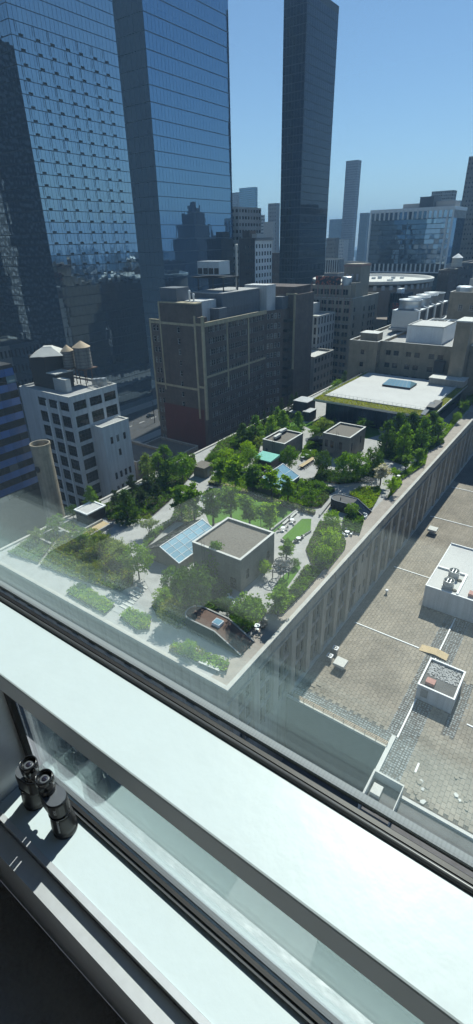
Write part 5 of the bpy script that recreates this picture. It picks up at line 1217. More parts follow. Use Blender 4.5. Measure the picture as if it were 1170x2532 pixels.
# ------------------------------------------------------------------ bulkhead houses on the garden roof
def bulkhead(label, x0, x1, y0, y1, zt, wo, so_, ladder=None):
    t = thing('brick_bulkhead', label, 'bulkhead', ((x0+x1)/2,(y0+y1)/2,GZ), 'flat roofed brick bulkheads')
    shell(t, x0, x1, y0, y1, GZ-0.01, zt, wo, so_, 'bulk_brick', 'gravel', 0.35, 'bulk_trim', 0.18, 0.3)
    add_windows(t, [('W',(x0,y0,GZ-0.01),o,0.18) for o in wo]+[('S',(x1,y0,GZ-0.01),o,0.18) for o in so_], 'frame_dark', 'win', 2, 2, 0.07, 0.12, 'bulk_trim')
    if ladder:
        lx = ladder; lad = thing('wall_ladder', {-45.5:'rusty wall ladder on the large gravel roofed bulkhead',-49.9:'rusty wall ladder on the bulkhead near the tall dark trees',-62.8:'rusty wall ladder on the condenser bulkhead above the green shed'}[lx], 'ladder', (lx, y0-0.3, GZ+1.2))
        for s in (-.3, .3): m = MB(); m.tube((lx+s,y0-0.22,GZ+1.2),(lx+s,y0-0.22,zt+1.2),0.03,n=5); m.build('rail', M['dark_metal'], lad)
        z_ = GZ+1.4
        while z_ < zt+1.1: m = MB(); m.tube((lx-.3,y0-.22,z_),(lx+.3,y0-.22,z_),0.02,n=4); m.build('rung', M['dark_metal'], lad); z_ += 0.35
    return t
bulkhead('large flat gravel roofed brick bulkhead at the centre of the garden', -48.0, -38.1, 52.8, 63.0, 37.9, [(2.2,3.3,1.0,3.0),(7.6,9.0,0.05,2.3)], [(1.6,2.5,1.6,3.4),(7.8,8.7,1.9,3.6)], -46.0+0.5)
bulkhead('brick bulkhead with pebbled roof beside the tall dark trees near the hall', -54.0, -46.5, 112.9, 123.0, 37.9, [(0.6,1.5,2.6,4.6),(2.2,3.1,2.6,4.6),(4.6,5.5,2.6,4.6),(2.3,3.2,0.2,1.2)], [(1.2,2.0,2.2,4.4),(6.8,7.6,2.6,4.6)], -49.9)
t = bulkhead('brick bulkhead with two roof condensers above the green shed roof', -66.2, -59.6, 102.8, 112.4, 36.9, [(0.8,1.6,1.6,3.0),(3.0,4.2,0.05,2.2)], [(4.4,5.1,1.4,3.4)], -62.8)
for k, (a, b, c_, d) in enumerate(((-63.9,-63.1,104.2,107.2),(-64.9,-64.1,108.6,111.6))):
    u = thing('roof_condenser', ('near' if k == 0 else 'far')+' slatted condenser unit on the bulkhead above the green shed', 'condenser', ((a+b)/2,(c_+d)/2,36.55), 'roof condensers')
    m = MB(); m.box(a,b,c_,d,37.2,37.75); m.build('casing', M['bulk_trim'], u)
    for q in range(4): m = MB(); m.box(a+.05,b-.05,c_+.1+q*(d-c_-.3)/3,c_+.2+q*(d-c_-.3)/3,36.56,37.19); m.build('foot', M['dark_metal'], u)
# copper green shed roof
t = thing('green_shed', 'small shed with bright copper green roof beside the brick bulkhead', 'shed', (-61.6,97.6,GZ))
m = MB(); m.box(-64.0,-59.4,95.8,99.7,GZ-0.01,34.5); m.build('wall', M['dark_panel'], t)
m = MB(); m.prism([(-64.3,95.5),(-59.2,95.5),(-59.2,99.9),(-64.3,99.9)], 34.51, lambda x,y: 34.75+(y-95.5)*0.09); m.build('roof', M['copper_green'], t)
q = at_z(492,1180,GZ)
t = thing('garden_shed', 'little brick shed by the left parapet behind the leafy tree', 'shed', (q.x,q.y+1.5,GZ)); m = MB(); m.box(q.x-1.6,q.x+1.8,q.y,q.y+3.4,GZ-0.01,GZ+2.6); m.build('wall', M['bulk_brick'], t); m = MB(); m.box(q.x-1.8,q.x+2.0,q.y-.2,q.y+3.6,GZ+2.601,GZ+2.8); m.build('roof', M['gravel'], t); m = MB(); m.box(q.x+1.801,q.x+1.83,q.y+1.1,q.y+2.0,GZ+0.02,GZ+2.0); m.build('door', M['frame_grey'], t)
# glazed ridge roof lights
def ridge_light(label, xl, xm, xr, y0, y1, zl, zm, zr, nb, nr, gl_left):
    t = thing('ridge_rooflight', label, 'skylight', (xm,(y0+y1)/2,GZ))
    m = MB(); m.face([(xl,y0,GZ),(xr,y0,GZ),(xr,y0,zr-.05),(xm,y0,zm-.05),(xl,y0,zl-.05)]); m.face([(xl,y1,GZ),(xr,y1,GZ),(xr,y1,zr-.05),(xm,y1,zm-.05),(xl,y1,zl-.05)][::-1])
    m.face([(xr,y0,GZ),(xr,y1,GZ),(xr,y1,zr-.05),(xr,y0,zr-.05)]); m.face([(xl,y1,GZ),(xl,y0,GZ),(xl,y0,zl-.05),(xl,y1,zl-.05)]); m.build('base_wall', M['bulk_brick'], t)
    for side, (xa, za, xb, zb_), mat in (('right', (xm,zm,xr,zr), 'sky_glare_glass'), ('left', (xm,zm,xl,zl), gl_left)):  # right slope's pale glass has sky glare painted in, left stays dark
        for i in range(nb):
            for j in range(nr):
                f0, f1 = j/nr, (j+1)/nr; e = 0.04
                ya, yb = y0+(y1-y0)*i/nb+e, y0+(y1-y0)*(i+1)/nb-e
                m = MB(); pa = (xa+(xb-xa)*f0, za+(zb_-za)*f0-0.02); pb = (xa+(xb-xa)*f1, za+(zb_-za)*f1-0.02)
                pts = [(pa[0],ya,pa[1]),(pb[0],ya,pb[1]),(pb[0],yb,pb[1]),(pa[0],yb,pa[1])]
                m.face(pts if side == 'right' else pts[::-1]); m.build('pane', M[mat], t)
        fr = 'white_paint' if side == 'right' else 'dark_metal'
        for i in range(nb+1):
            ya = y0+(y1-y0)*i/nb; r_ = 0.10 if i in (0, nb) else 0.045
            m = MB(); m.tube((xa,ya,za+0.01),(xb,ya,zb_+0.01),r_,n=5); m.build('glazing_bar', M[fr], t)
        for j in range(1, nr+1):
            f = j/nr; m = MB(); m.tube((xa+(xb-xa)*f,y0,za+(zb_-za)*f+0.01),(xa+(xb-xa)*f,y1,za+(zb_-za)*f+0.01),0.12 if j == nr else 0.045,n=5); m.build('purlin', M[fr], t)
    m = MB(); m.tube((xm,y0-.05,zm+.03),(xm,y1+.05,zm+.03),0.10,n=6); m.build('ridge', M['white_paint'], t)
ridge_light('glazed ridge skylight with white bars beside the big gravel roofed bulkhead', -58.8, -54.6, -50.3, 51.6, 63.4, 33.2, 35.3, 33.4, 6, 4, 'win_dark')
ridge_light('glazed ridge skylight half hidden by the tree row near the green shed', -58.6, -54.6, -50.1, 84.6, 93.6, 33.8, 36.0, 33.9, 3, 2, 'win_dark')
# lean-to glass roof beside the far bulkhead
t = thing('glass_lean_to', 'dark trellised lean-to beside the bulkhead near the hall', 'lean-to', (-56,117,GZ))
m = MB(); m.prism([(-59.5,115),(-54.05,115),(-54.05,121.5),(-59.5,121.5)], 34.2, lambda x,y: 34.35+(x+59.5)*0.22); m.build('roof', M['win_dark'], t)
for a in (-59.4,-57,-54.3):
    for b in (115.1,121.4): m = MB(); m.tube((a,b,GZ),(a,b,34.2),0.06,n=5); m.build('post', M['dark_metal'], t)
# dark pavilion near the hall
t = thing('dark_pavilion', 'dark boxy pavilion with pale flat roofs by the left end of the hall', 'pavilion', (-74.8,141,GZ))
m = MB(); m.box(-77.4,-72.4,138.4,144,GZ-.01,36.6); m.build('tall_box', M['dark_panel'], t); m = MB(); m.box(-77.5,-72.3,138.3,144.1,36.61,36.85); m.build('tall_box_roof', M['grey_metal'], t)
m = MB(); m.box(-72.39,-69.9,135.6,140,GZ-.01,34.6); m.build('low_box', M['dark_panel'], t); m = MB(); m.box(-72.45,-69.8,135.5,140.1,34.61,34.8); m.build('low_box_roof', M['grey_metal'], t)
m = MB(); m.box(-77.8,-72.6,136.2,138.35,33.4,33.6); m.build('porch_roof', M['grey_metal'], t)
for a in (-77.6,-75.2,-72.8): m = MB(); m.tube((a,136.4,GZ),(a,136.4,33.4),0.06,n=5); m.build('post', M['dark_metal'], t)
# stair bulkheads shaped like a stadium with a long sloping roof
def stair_hood(label, xc, xs, xe, yc, rad, zt, vent):
    t = thing('stair_hood', label, 'stair hood', ((xc+xe)/2,yc,GZ), 'round ended stair hoods')
    arc = [(xc+rad*math.cos(a), yc+rad*math.sin(a)) for a in [math.pi/2+math.pi*k/14 for k in range(15)]]
    zf = lambda x, y: zt if x <= xs else zt+(GZ+0.25-zt)*(x-xs)/(xe-xs)
    ring = arc + [(xs,yc-rad),(xe,yc-rad),(xe,yc+rad),(xs,yc+rad)]
    m = MB(); n = len(ring)
    for k in range(n):
        a, b = ring[k], ring[(k+1)%n]; m.face([(a[0],a[1],GZ-.005),(b[0],b[1],GZ-.005),(b[0],b[1],zf(*b)),(a[0],a[1],zf(*a))])
    m.build('wall', M['dark_panel'], t)
    m = MB(); ins = 0.88
    pin = lambda p: (xc+(p[0]-xc)*ins if p[0] < xc else p[0], yc+(p[1]-yc)*ins)
    head = [pin(p) for p in arc] + [(xs,yc-rad*ins),(xs,yc+rad*ins)]
    m.face([(p[0],p[1],zt-0.12) for p in head]); m.build('flat_roof', M['rust'] if vent else M['tar'], t)
    m = MB(); m.face([(xs,yc-rad*ins,zt-.12),(xe-.1,yc-rad*ins,GZ+.15),(xe-.1,yc+rad*ins,GZ+.15),(xs,yc+rad*ins,zt-.12)]); sl_ = m.build('sloped_roof', M['rust'] if vent else M['win_dark'], t)
    m = MB(); k_ = len(arc)
    for k in range(k_-1):
        a, b = arc[k], arc[k+1]; ai, bi = pin(a), pin(b)
        m.face([(a[0],a[1],zt+.03),(b[0],b[1],zt+.03),(bi[0],bi[1],zt+.03),(ai[0],ai[1],zt+.03)]); m.face([(ai[0],ai[1],zt-.12),(ai[0],ai[1],zt+.03),(bi[0],bi[1],zt+.03),(bi[0],bi[1],zt-.12)]); m.face([(b[0],b[1],zt-.1),(b[0],b[1],zt+.03),(a[0],a[1],zt+.03),(a[0],a[1],zt-.1)][::-1])
    for s in (-1, 1):
        yo, yi = yc+s*rad, yc+s*rad*ins; y0_, y1_ = min(yo,yi), max(yo,yi)
        m.box(xc,xs,y0_,y1_,zt-.12,zt+.03); m.prism([(xs,y0_),(xe,y0_),(xe,y1_),(xs,y1_)], GZ, lambda x,y: zf(x,y)+.03)
    m.build('rim', M['stone_edge'] if vent else M['blue_grey'], t)
    if vent:
        m = MB(); m.box(xs-1.2,xs+0.1,yc-.7,yc+.5,zt-.119,zt+.35); m.build('smoke_hatch', M['chair_white'], t)
        m = MB(); m.box(xs-1.1,xs,yc-.6,yc+.4,zt+.351,zt+.39); m.build('hatch_glass', M['sky_glare_glass'], t)
    m = MB(); m.tube((xc+.6,yc-.7,zt-.12),(xc+.6,yc-.7,zt+.55),0.09,n=7); m.build('vent_pipe', M['dark_metal'], t)
    return t
stair_hood('round ended stair hood with rust red sloping roof and white hatch', -39.0, -34.4, -29.9, 42.7, 1.75, 34.0, True)
stair_hood('round ended stair hood with dark glass slope beside the sedge bed', -37.6, -34.2, -30.9, 88.4, 1.75, 34.0, False)
# dark terrace house on the left with long low walls
t = thing('terrace_house', 'dark low terrace house with white framed flat roof near the left parapet', 'house', (-77.5,55.6,GZ))
m = MB(); m.box(-80.2,-76.4,53.4,58.0,GZ-.01,34.2); m.build('house_box', M['dark_panel'], t)
m = MB(); m.box(-80.4,-76.2,53.2,53.6,34.21,34.45); m.box(-80.4,-76.2,57.8,58.2,34.21,34.45); m.box(-80.4,-80.0,53.61,57.79,34.21,34.45); m.box(-76.6,-76.2,53.61,57.79,34.21,34.45); m.build('roof_rim', M['white_paint'], t)
m = MB(); m.box(-79.99,-76.61,53.61,57.79,34.21,34.3); m.build('roof', M['membrane'], t)
for b in ((-80.5,-75.2,48.6,49.0),(-75.5,-75.1,49.01,56),(-80.8,-80.51,44.0,53.2),(-80.5,-76.2,44,44.4),(-72.6,-72.2,48,56),(-75.09,-72.61,48,48.4)):
    m = MB(); m.box(b[0],b[1],b[2],b[3],GZ-.008,GZ+0.75); m.build('terrace_wall', M['stone_edge'], t)
m = MB(); m.box(-75.0,-72.7,48.5,56,GZ+.004,GZ+.35); m.build('terrace_floor', M['tan_wood'], t)
m = MB(); m.box(-77.6,-76.8,47.0,47.8,GZ+.002,GZ+1.6); m.build('flue', M['galv'], t)
# curved white bench terrace
def poly_px(pts, z=GZ): return [(p.x, p.y) for p in (at_z(a, b, z) for a, b in pts)]

# ------------------------------------------------------------------ lawns, paths, beds
def lawn(label, pts, h=0.06, edge=None):
    P_ = poly_px(pts); c = (sum(p[0] for p in P_)/len(P_), sum(p[1] for p in P_)/len(P_))
    if edge:
        t = thing('raised_lawn', label, 'lawn', (c[0],c[1],GZ))
        m = MB(); m.prism(P_, GZ+.003, GZ+h-.06); m.build('stone_kerb', M['stone_edge'], t)
        m = MB(); m.prism([(c[0]+(p[0]-c[0])*.93, c[1]+(p[1]-c[1])*.93) for p in P_], GZ+.01, GZ+h); m.build('turf', M['lawn'], t)
    else:
        m = MB(); m.prism(P_, GZ+.003, GZ+h); tag(m.build('lawn', M['lawn'], loc=(c[0],c[1],GZ)), label, 'lawn', kind='stuff')
lawn('wide lawn shaded by young trees behind the big bulkhead', [(505,1262),(540,1222),(598,1214),(650,1232),(733,1266),(692,1306),(676,1318),(563,1282),(520,1300)])
lawn('triangular raised lawn with stone kerb right of the big bulkhead', [(694,1337),(716,1349),(770,1316),(772,1286),(747,1286)], 0.5, True)
lawn('small lawn strip under the three ring pergola', [(672,1462),(692,1432),(738,1392),(744,1404),(722,1436),(700,1466)], 0.05)
lawn('lawn in front of the hall beyond the far bulkhead', [(745,1050),(800,1035),(930,1050),(940,1075),(905,1085),(840,1040),(770,1062)])
lawn('lawn patch left of the far bulkhead near the conifers', [(690,1062),(720,1035),(750,1040),(745,1075),(715,1075)])
m = MB(); m.prism(poly_px([(355,1430),(392,1395),(430,1420),(415,1455),(375,1470)]), GZ+.003, GZ+.04); tag(m.build('pebble_court', M['gravel_light'], loc=(-55,47,GZ)), kind='structure')
m = MB(); m.prism(poly_px([(255,1500),(310,1470),(360,1505),(345,1530),(300,1520)]), GZ+.003, GZ+.04); tag(m.build('pebble_court', M['gravel_light'], loc=(-55,42,GZ)), kind='structure')
t = thing('plank_steps', 'row of pale plank steps crossing the gravel at the lower left', 'steps', tuple(at_z(340,1475,GZ)))
for k in range(8):
    a = at_z(352-k*6.5, 1450+k*7.5, GZ+.05); m = MB(); m.box(a.x-.9,a.x+1.1,a.y-.16,a.y+.16,GZ+.041,GZ+.14); m.build('plank', M['bulk_trim'], t)
def inside(p, poly):
    x, y = p; c = False; n = len(poly)
    for i in range(n):
        x0, y0 = poly[i]; x1, y1 = poly[(i+1)%n]
        if (y0 > y) != (y1 > y) and x < (x1-x0)*(y-y0)/(y1-y0)+x0: c = not c
    return c
def leaf(mb, c, s, rr, flat=0.0, m=0):
    # a pointed four-sided leaf, randomly turned
    n = Vector((rr.gauss(0,1), rr.gauss(0,1), rr.gauss(0,1)+flat)).normalized(); a = n.orthogonal().normalized(); b = n.cross(a); th = rr.random()*6.283
    u = a*math.cos(th)+b*math.sin(th); v = n.cross(u); c = Vector(c)
    mb.face([c-u*s, c-v*s*0.55, c+u*s, c+v*s*0.55], m)
def bed(label, pts, mat, h=0.55, dens=26, s=0.16, lump=0.5, mat2=None, seed=1, cat='planting bed', kerb=0.22, world=None, blossom=0.0):
    P_ = world or poly_px(pts)
    P_ = [(min(max(p[0],GX0+.5),GX1-.4), min(max(p[1],GY0+.5),GY1-1)) for p in P_]
    c = (sum(p[0] for p in P_)/len(P_), sum(p[1] for p in P_)/len(P_))
    t = thing('planting_bed', label, cat, (c[0],c[1],GZ))
    m = MB(); m.prism(P_, GZ+.006, GZ+kerb, 0, 1); m.build('bed_edging', [M['stone_edge'], M['soil']], t)
    rr = random.Random(seed); xs = [p[0] for p in P_]; ys = [p[1] for p in P_]
    area = abs(sum(P_[k][0]*P_[(k+1)%len(P_)][1]-P_[(k+1)%len(P_)][0]*P_[k][1] for k in range(len(P_))))/2
    n = int(min(area*dens, 9000)); f = MB(); tries = 0; done = 0
    while done < n and tries < n*12:
        tries += 1; x, y = rr.uniform(min(xs),max(xs)), rr.uniform(min(ys),max(ys))
        if not inside((x,y), P_): continue
        k = noise.noise(Vector((x*0.7, y*0.7, seed*3.1)))*0.5+0.5; k2 = noise.noise(Vector((x*1.9, y*1.9, seed*7.7)))*0.5+0.5
        hh = h*(1-lump+lump*1.6*k*k2*1.6)
        z = GZ+kerb+hh*rr.random()**0.45
        mi = 2 if rr.random() < blossom else (1 if (mat2 and k > 0.55) else 0)
        leaf(f, (x,y,z), s*rr.uniform(.7,1.35), rr, 0.4, mi); done += 1
    tag(f.build('foliage', [M[mat], M[mat2 or mat], M['blossom']], t), kind='stuff')
    return t
bed('lime green sedge bed beside the dark glass stair hood', [(863,1224),(890,1208),(938,1208),(943,1219),(921,1259),(909,1264),(893,1243)], 'leaf_sedge', 0.6, 70, 0.16, .5, 'leaf_lime', 1)
bed('narrow green bed with two small trees beside the board walk', [(957,1238),(967,1214),(962,1197),(988,1184),(995,1198),(975,1220)], 'leaf_lime', 0.6, 70, 0.15, .5, 'leaf_mid', 2)
bed('long green bed along the board walk below the dark tree group', [(988,1178),(1040,1135),(1058,1120),(1052,1150),(1020,1172),(995,1188)], 'leaf_light', 0.6, 60, 0.16, .5, 'leaf_lime', 3)
bed('mixed perennial bed along the parapet below the pergola', [(658,1521),(703,1478),(757,1400),(803,1408),(776,1441),(745,1476),(697,1524)], 'leaf_light', 0.6, 75, 0.15, .8, 'leaf_blue', 4)
bed('curved bed around the bright maples by the board walk', [(770,1398),(756,1360),(790,1290),(838,1290),(856,1345),(853,1360),(812,1412)], 'leaf_light', 0.3, 40, 0.14, .7, 'leaf_mid', 5)
bed('dark shrub bed beside the dark glass stair hood slope', [(845,1318),(848,1290),(872,1262),(893,1268),(900,1290),(890,1322)], 'leaf_dark', 0.9, 70, 0.18, .8, 'leaf_mid', 6)
bed('grassy bed on the near corner beside a stone seat', [(418,1612),(430,1592),(500,1612),(568,1640),(560,1668),(500,1645)], 'leaf_lime', 0.8, 70, 0.17, .8, 'leaf_yellow', 7)
bed('bright green bed by the near parapet at the lower left', [(165,1470),(200,1445),(285,1500),(260,1522)], 'leaf_lime', 0.8, 70, 0.17, .7, 'leaf_sedge', 8)
bed('bright green clump bed in front of the pebble court', [(296,1530),(318,1508),(375,1530),(370,1560),(340,1562)], 'leaf_lime', 0.8, 70, 0.17, .7, 'leaf_sedge', 9)
bed('tall hazy grass bed in the lower left of the garden', [(100,1400),(150,1330),(230,1310),(300,1345),(330,1400),(330,1450),(300,1465),(200,1440)], 'leaf_pale', 0.7, 44, 0.18, .8, 'leaf_yellow', 10)
bed('pale shrub bed along the left parapet at the lower left', [(20,1370),(90,1320),(180,1290),(200,1310),(150,1325),(95,1395)], 'leaf_pale', 0.6, 44, 0.18, .8, 'leaf_mid', 11)
bed('dense dark shrub bed along the left parapet', [(245,1262),(300,1222),(400,1180),(430,1150),(480,1125),(488,1160),(450,1205),(420,1240),(380,1275),(330,1285),(270,1290)], 'leaf_dark', 0.75, 48, 0.19, .8, 'leaf_mid', 12)
bed('shrub bed beside the left slope of the skylight', [(355,1345),(370,1320),(410,1298),(440,1288),(400,1318),(366,1352)], 'leaf_mid', 0.9, 60, 0.2, .7, 'leaf_light', 13)
bed('blossom shrub bed at the fork of the path', [(425,1290),(432,1265),(470,1255),(488,1280),(475,1298)], 'leaf_mid', 1.0, 70, 0.18, .6, 'leaf_dark', 14, blossom=0.22)
bed('long shrub bed along the left parapet below the brown loft', [(505,1140),(540,1095),(600,1060),(660,1035),(700,1020),(730,1015),(735,1040),(690,1055),(650,1085),(640,1120),(600,1140),(560,1150),(520,1165)], 'leaf_mid', 0.7, 46, 0.19, .8, 'leaf_dark', 15)
bed('tree row bed behind the blossom hedge', [(520,1185),(560,1165),(640,1180),(700,1210),(760,1245),(770,1258),(700,1243),(620,1218),(540,1200)], 'leaf_light', 0.45, 50, 0.17, .8, 'leaf_mid', 16)
bed('shrub mound bed right of the second skylight', [(700,1215),(735,1190),(780,1192),(812,1205),(800,1222),(760,1215),(740,1240)], 'leaf_mid', 1.0, 55, 0.2, .8, 'leaf_light', 17)
bed('low planted bed left of the dark glass stair hood', [(740,1240),(762,1222),(812,1218),(815,1232),(795,1255),(775,1258)], 'leaf_blue', 0.6, 55, 0.17, .7, 'leaf_mid', 18)
bed('shady shrub bed around the foot of the far bulkhead', [(775,1190),(790,1160),(850,1175),(905,1160),(950,1150),(960,1170),(900,1195),(840,1200)], 'leaf_dark', 0.9, 45, 0.22, .8, 'leaf_dark', 19)
bed('dark shrub bed under the big trees in front of the large bulkhead', [(400,1480),(440,1430),(500,1420),(560,1430),(575,1470),(545,1510),(500,1530),(440,1520)], 'leaf_dark', 1.0, 45, 0.22, .8, 'leaf_mid', 20)
bed('yellow green shrub bed beside the rust red stair hood', [(375,1500),(400,1475),(470,1510),(478,1545),(440,1560),(390,1530)], 'leaf_yellow', 1.0, 55, 0.2, .8, 'leaf_mid', 21)
bed('leafy bed under the big tree by the board walk', [(560,1555),(575,1500),(640,1480),(660,1520),(640,1545),(610,1572)], 'leaf_mid', 0.9, 55, 0.2, .8, 'leaf_light', 22)
bed('hedge bed between the two brick bulkheads with cafe tables', [(742,1135),(752,1108),(790,1108),(792,1125),(765,1138)], 'leaf_mid', 0.9, 60, 0.2, .7, 'leaf_light', 23)
bed('planting along the south parapet right of the hall', [(1085,1085),(1125,1030),(1165,985),(1168,1000),(1130,1045),(1095,1088)], 'leaf_light', 0.7, 40, 0.22, .8, 'leaf_lime', 24)
bed('shrub bed under the tall dark tree group', [(930,1130),(950,1090),(1010,1075),(1090,1080),(1100,1095),(1050,1125),(990,1150)], 'leaf_dark', 0.6, 40, 0.2, .8, 'leaf_mid', 25)
bed('planting between hall and far bulkhead on the left', [(755,1105),(790,1060),(830,1040),(830,1060),(800,1078),(798,1105)], 'leaf_mid', 0.9, 45, 0.22, .8, 'leaf_light', 26)
bed('left verge planting beside the hall', [(790,985),(830,945),(850,930),(862,938),(830,962),(800,990)], 'leaf_light', 1.0, 30, 0.3, .8, 'leaf_mid', 27)
# clipped blossom hedges
def hedge(label, pts, wd, h, mat, blossom, seed):
    P_ = [at_z(a, b, GZ) for a, b in pts]; t = thing('hedge', label, 'hedge', tuple(P_[0])); rr = random.Random(seed); f = MB()
    for k in range(len(P_)-1):
        a, b = P_[k], P_[k+1]; L = (b-a).length; d = (b-a)/L; s = Vector((-d.y, d.x, 0))
        for q in range(int(L*wd*150)):
            u_ = rr.random()*L; e = rr.uniform(-.5,.5)*wd; hh = h*(0.85+0.3*noise.noise(Vector((u_*.8,k*5,seed))))
            z = hh*(1-rr.random()**2.2*0.9); p = a+d*u_+s*e*(1.0 if z < hh*.7 else .85); leaf(f, (p.x,p.y,GZ+.02+z), 0.15*rr.uniform(.7,1.3), rr, .3, 1 if rr.random() < blossom else 0)
    tag(f.build('foliage', [M[mat], M['blossom']], t), kind='stuff')
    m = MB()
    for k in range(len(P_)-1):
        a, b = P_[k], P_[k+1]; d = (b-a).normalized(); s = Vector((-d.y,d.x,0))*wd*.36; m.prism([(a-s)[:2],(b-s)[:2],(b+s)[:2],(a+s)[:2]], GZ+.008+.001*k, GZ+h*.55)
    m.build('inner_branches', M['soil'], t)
hedge('long hedge dotted with white blossom along the top of the wide lawn', [(518,1196),(560,1206),(620,1224),(700,1250),(778,1272)], 1.3, 1.0, 'leaf_mid', 0.5, 1)
hedge('clipped green hedge mound beside the cafe court', [(716,1205),(750,1200)], 2.6, 1.4, 'leaf_mid', 0.0, 2)
hedge('round clipped shrub pair by the shaded path', [(810,1220),(822,1214)], 1.8, 1.3, 'leaf_mid', 0.0, 3)
hedge('second clipped green mound right of the cafe court', [(762,1205),(800,1205)], 2.4, 1.4, 'leaf_mid', 0.0, 4)
# ------------------------------------------------------------------ trees
def crown_mesh(kind, seed):
    """unit tree (height 1): clumps of leaves spread through the crown's volume; trunk with limbs"""
    rr = random.Random(seed); f = MB(); tr = MB(); cl = []
    def lobe(n, fn):
        for _ in range(n): cl.append(fn())
    if kind == 'round':
        def fn():
            while True:
                p = Vector((rr.uniform(-1,1), rr.uniform(-1,1), rr.uniform(-1,1)))
                if p.length < 1 and p.length > 0.35: break
            w_ = 0.40*(1.0+0.22*noise.noise(p*1.7+Vector((seed,0,0)))); return Vector((p.x*w_, p.y*w_, 0.60+p.z*0.38)), 0.085
        lobe(100, fn); nl, ls, t0 = 20, 0.031, 0.25
    elif kind == 'columnar':
        def fn():
            z = rr.random(); r_ = 0.235*math.sin(math.pi*min(1,(z*0.86+0.12)))**0.6*(1+0.25*noise.noise(Vector((z*5,seed,0)))); a = rr.random()*6.283; q = rr.random()**0.4
            return Vector((r_*q*math.cos(a), r_*q*math.sin(a), 0.08+0.90*z)), 0.062
        lobe(110, fn); nl, ls, t0 = 19, 0.026, 0.1
    elif kind == 'conical':
        def fn():
            z = rr.random()**1.25; r_ = 0.30*(1-z)**0.75*(1+0.25*noise.noise(Vector((z*6,seed,0))))+0.02; a = rr.random()*6.283; q = rr.random()**0.4
            return Vector((r_*q*math.cos(a), r_*q*math.sin(a), 0.10+0.88*z)), 0.058
        lobe(105, fn); nl, ls, t0 = 24, 0.027, 0.1
    elif kind == 'conifer':
        def fn():
            z = rr.random()**1.3; r_ = 0.19*(1-z)**0.85+0.012; a = rr.random()*6.283; q = rr.random()**0.35
            return Vector((r_*q*math.cos(a), r_*q*math.sin(a), 0.04+0.95*z)), 0.038
        lobe(120, fn); nl, ls, t0 = 20, 0.02, 0.05
    elif kind == 'pine':
        tiers = []
        for k in range(26): a = rr.random()*6.283; z = 0.25+0.7*rr.random(); r_ = (0.42*(1.08-z))*rr.uniform(.5,1.1); tiers.append((a,z,r_))
        def fn():
            a, z, r_ = rr.choice(tiers); q = rr.uniform(.35,1); return Vector((r_*q*math.cos(a)+rr.gauss(0,.02), r_*q*math.sin(a)+rr.gauss(0,.02), z+q*0.05)), 0.05
        lobe(110, fn); nl, ls, t0 = 20, 0.024, 0.15
    elif kind == 'airy':
        br = [(rr.random()*6.283, rr.uniform(.28,.9), rr.uniform(.12,.30)) for _ in range(22)]
        def fn():
            a, z, r_ = rr.choice(br); q = rr.uniform(.2,1); r_ *= (1.25-z*0.8); return Vector((r_*q*math.cos(a), r_*q*math.sin(a), z+q*0.06)), 0.055
        lobe(110, fn); nl, ls, t0 = 20, 0.027, 0.3
    else:  # spreading, multi-stemmed, layered
        br = [(rr.random()*6.283, rr.uniform(.45,.92), rr.uniform(.2,.62)) for _ in range(30)]
        def fn():
            a, z, r_ = rr.choice(br); q = rr.uniform(.3,1); return Vector((r_*q*math.cos(a), r_*q*math.sin(a), z+rr.gauss(0,.03))), 0.09
        lobe(100, fn); nl, ls, t0 = 22, 0.034, 0.2
    for c, r_ in cl:
        for _ in range(nl):
            d = Vector((rr.gauss(0,1), rr.gauss(0,1), rr.gauss(0,.75)))*r_*0.55; leaf(f, c+d, ls*rr.uniform(.65,1.35), rr, 0.35)
    # trunk and limbs
    if kind == 'spread':
        for k in range(4):
            a = k*1.6+rr.random(); tip = Vector((.28*math.cos(a), .28*math.sin(a), .62)); tr.tube((.02*math.cos(a),.02*math.sin(a),0), tip*.55, .022,.014,6); tr.tube(tip*.55, tip, .014,.006,5)
    else:
        top = 0.82 if kind not in ('round',) else 0.7
        tr.tube((0,0,0),(0.004,0,0.3),.022,.017,7); tr.tube((0.004,0,0.3),(0,0.005,top),.017,.005,6)
    for k in range(14):
        c, r_ = cl[rr.randrange(len(cl))]; zb_ = max(0.12, c.z*rr.uniform(.55,.8)); tr.tube((0,0,zb_), tuple(c), .009,.003,4,caps=False)
    return f, tr
KIND = {}
for kd in ('round','columnar','conical','conifer','pine','airy','spread'):
    KIND[kd] = []
    for s in range(2 if kd != 'round' else 3):
        f, tr = crown_mesh(kd, 17*s+len(kd)*3+1); KIND[kd].append((f.mesh('crown', M['leaf_mid']), tr.mesh('trunk', M['bark'])))
tcount = 0
def tree(px, py, h, kind, col, label, wd=1.0, group=None, z=GZ, name='tree', xy=None):
    global tcount
    q = Vector((xy[0], xy[1], z)) if xy else at_z(px, py, z)
    q.x = min(max(q.x, GX0+0.9), GX1-0.9); q.y = max(q.y, GY0+0.8)
    t = thing(name, label, 'tree', (q.x, q.y, z+0.01), group); tcount += 1
    h *= 1.27 if kind == 'airy' else 1.12 if kind in ('columnar','conical','conifer','pine') else 1.02; wd *= 1.05 if kind == 'airy' else 1.0
    v_ = KIND[kind][tcount % len(KIND[kind])]; rz = random.uniform(0, 6.28)
    c = inst('crown', v_[0], t, (q.x,q.y,z+.01), rz, (h*wd, h*wd, h)); c.material_slots[0].link = 'OBJECT'; c.material_slots[0].material = M[col]
    inst('trunk', v_[1], t, (q.x,q.y,z+.01), rz, (h*wd, h*wd, h))
    return t
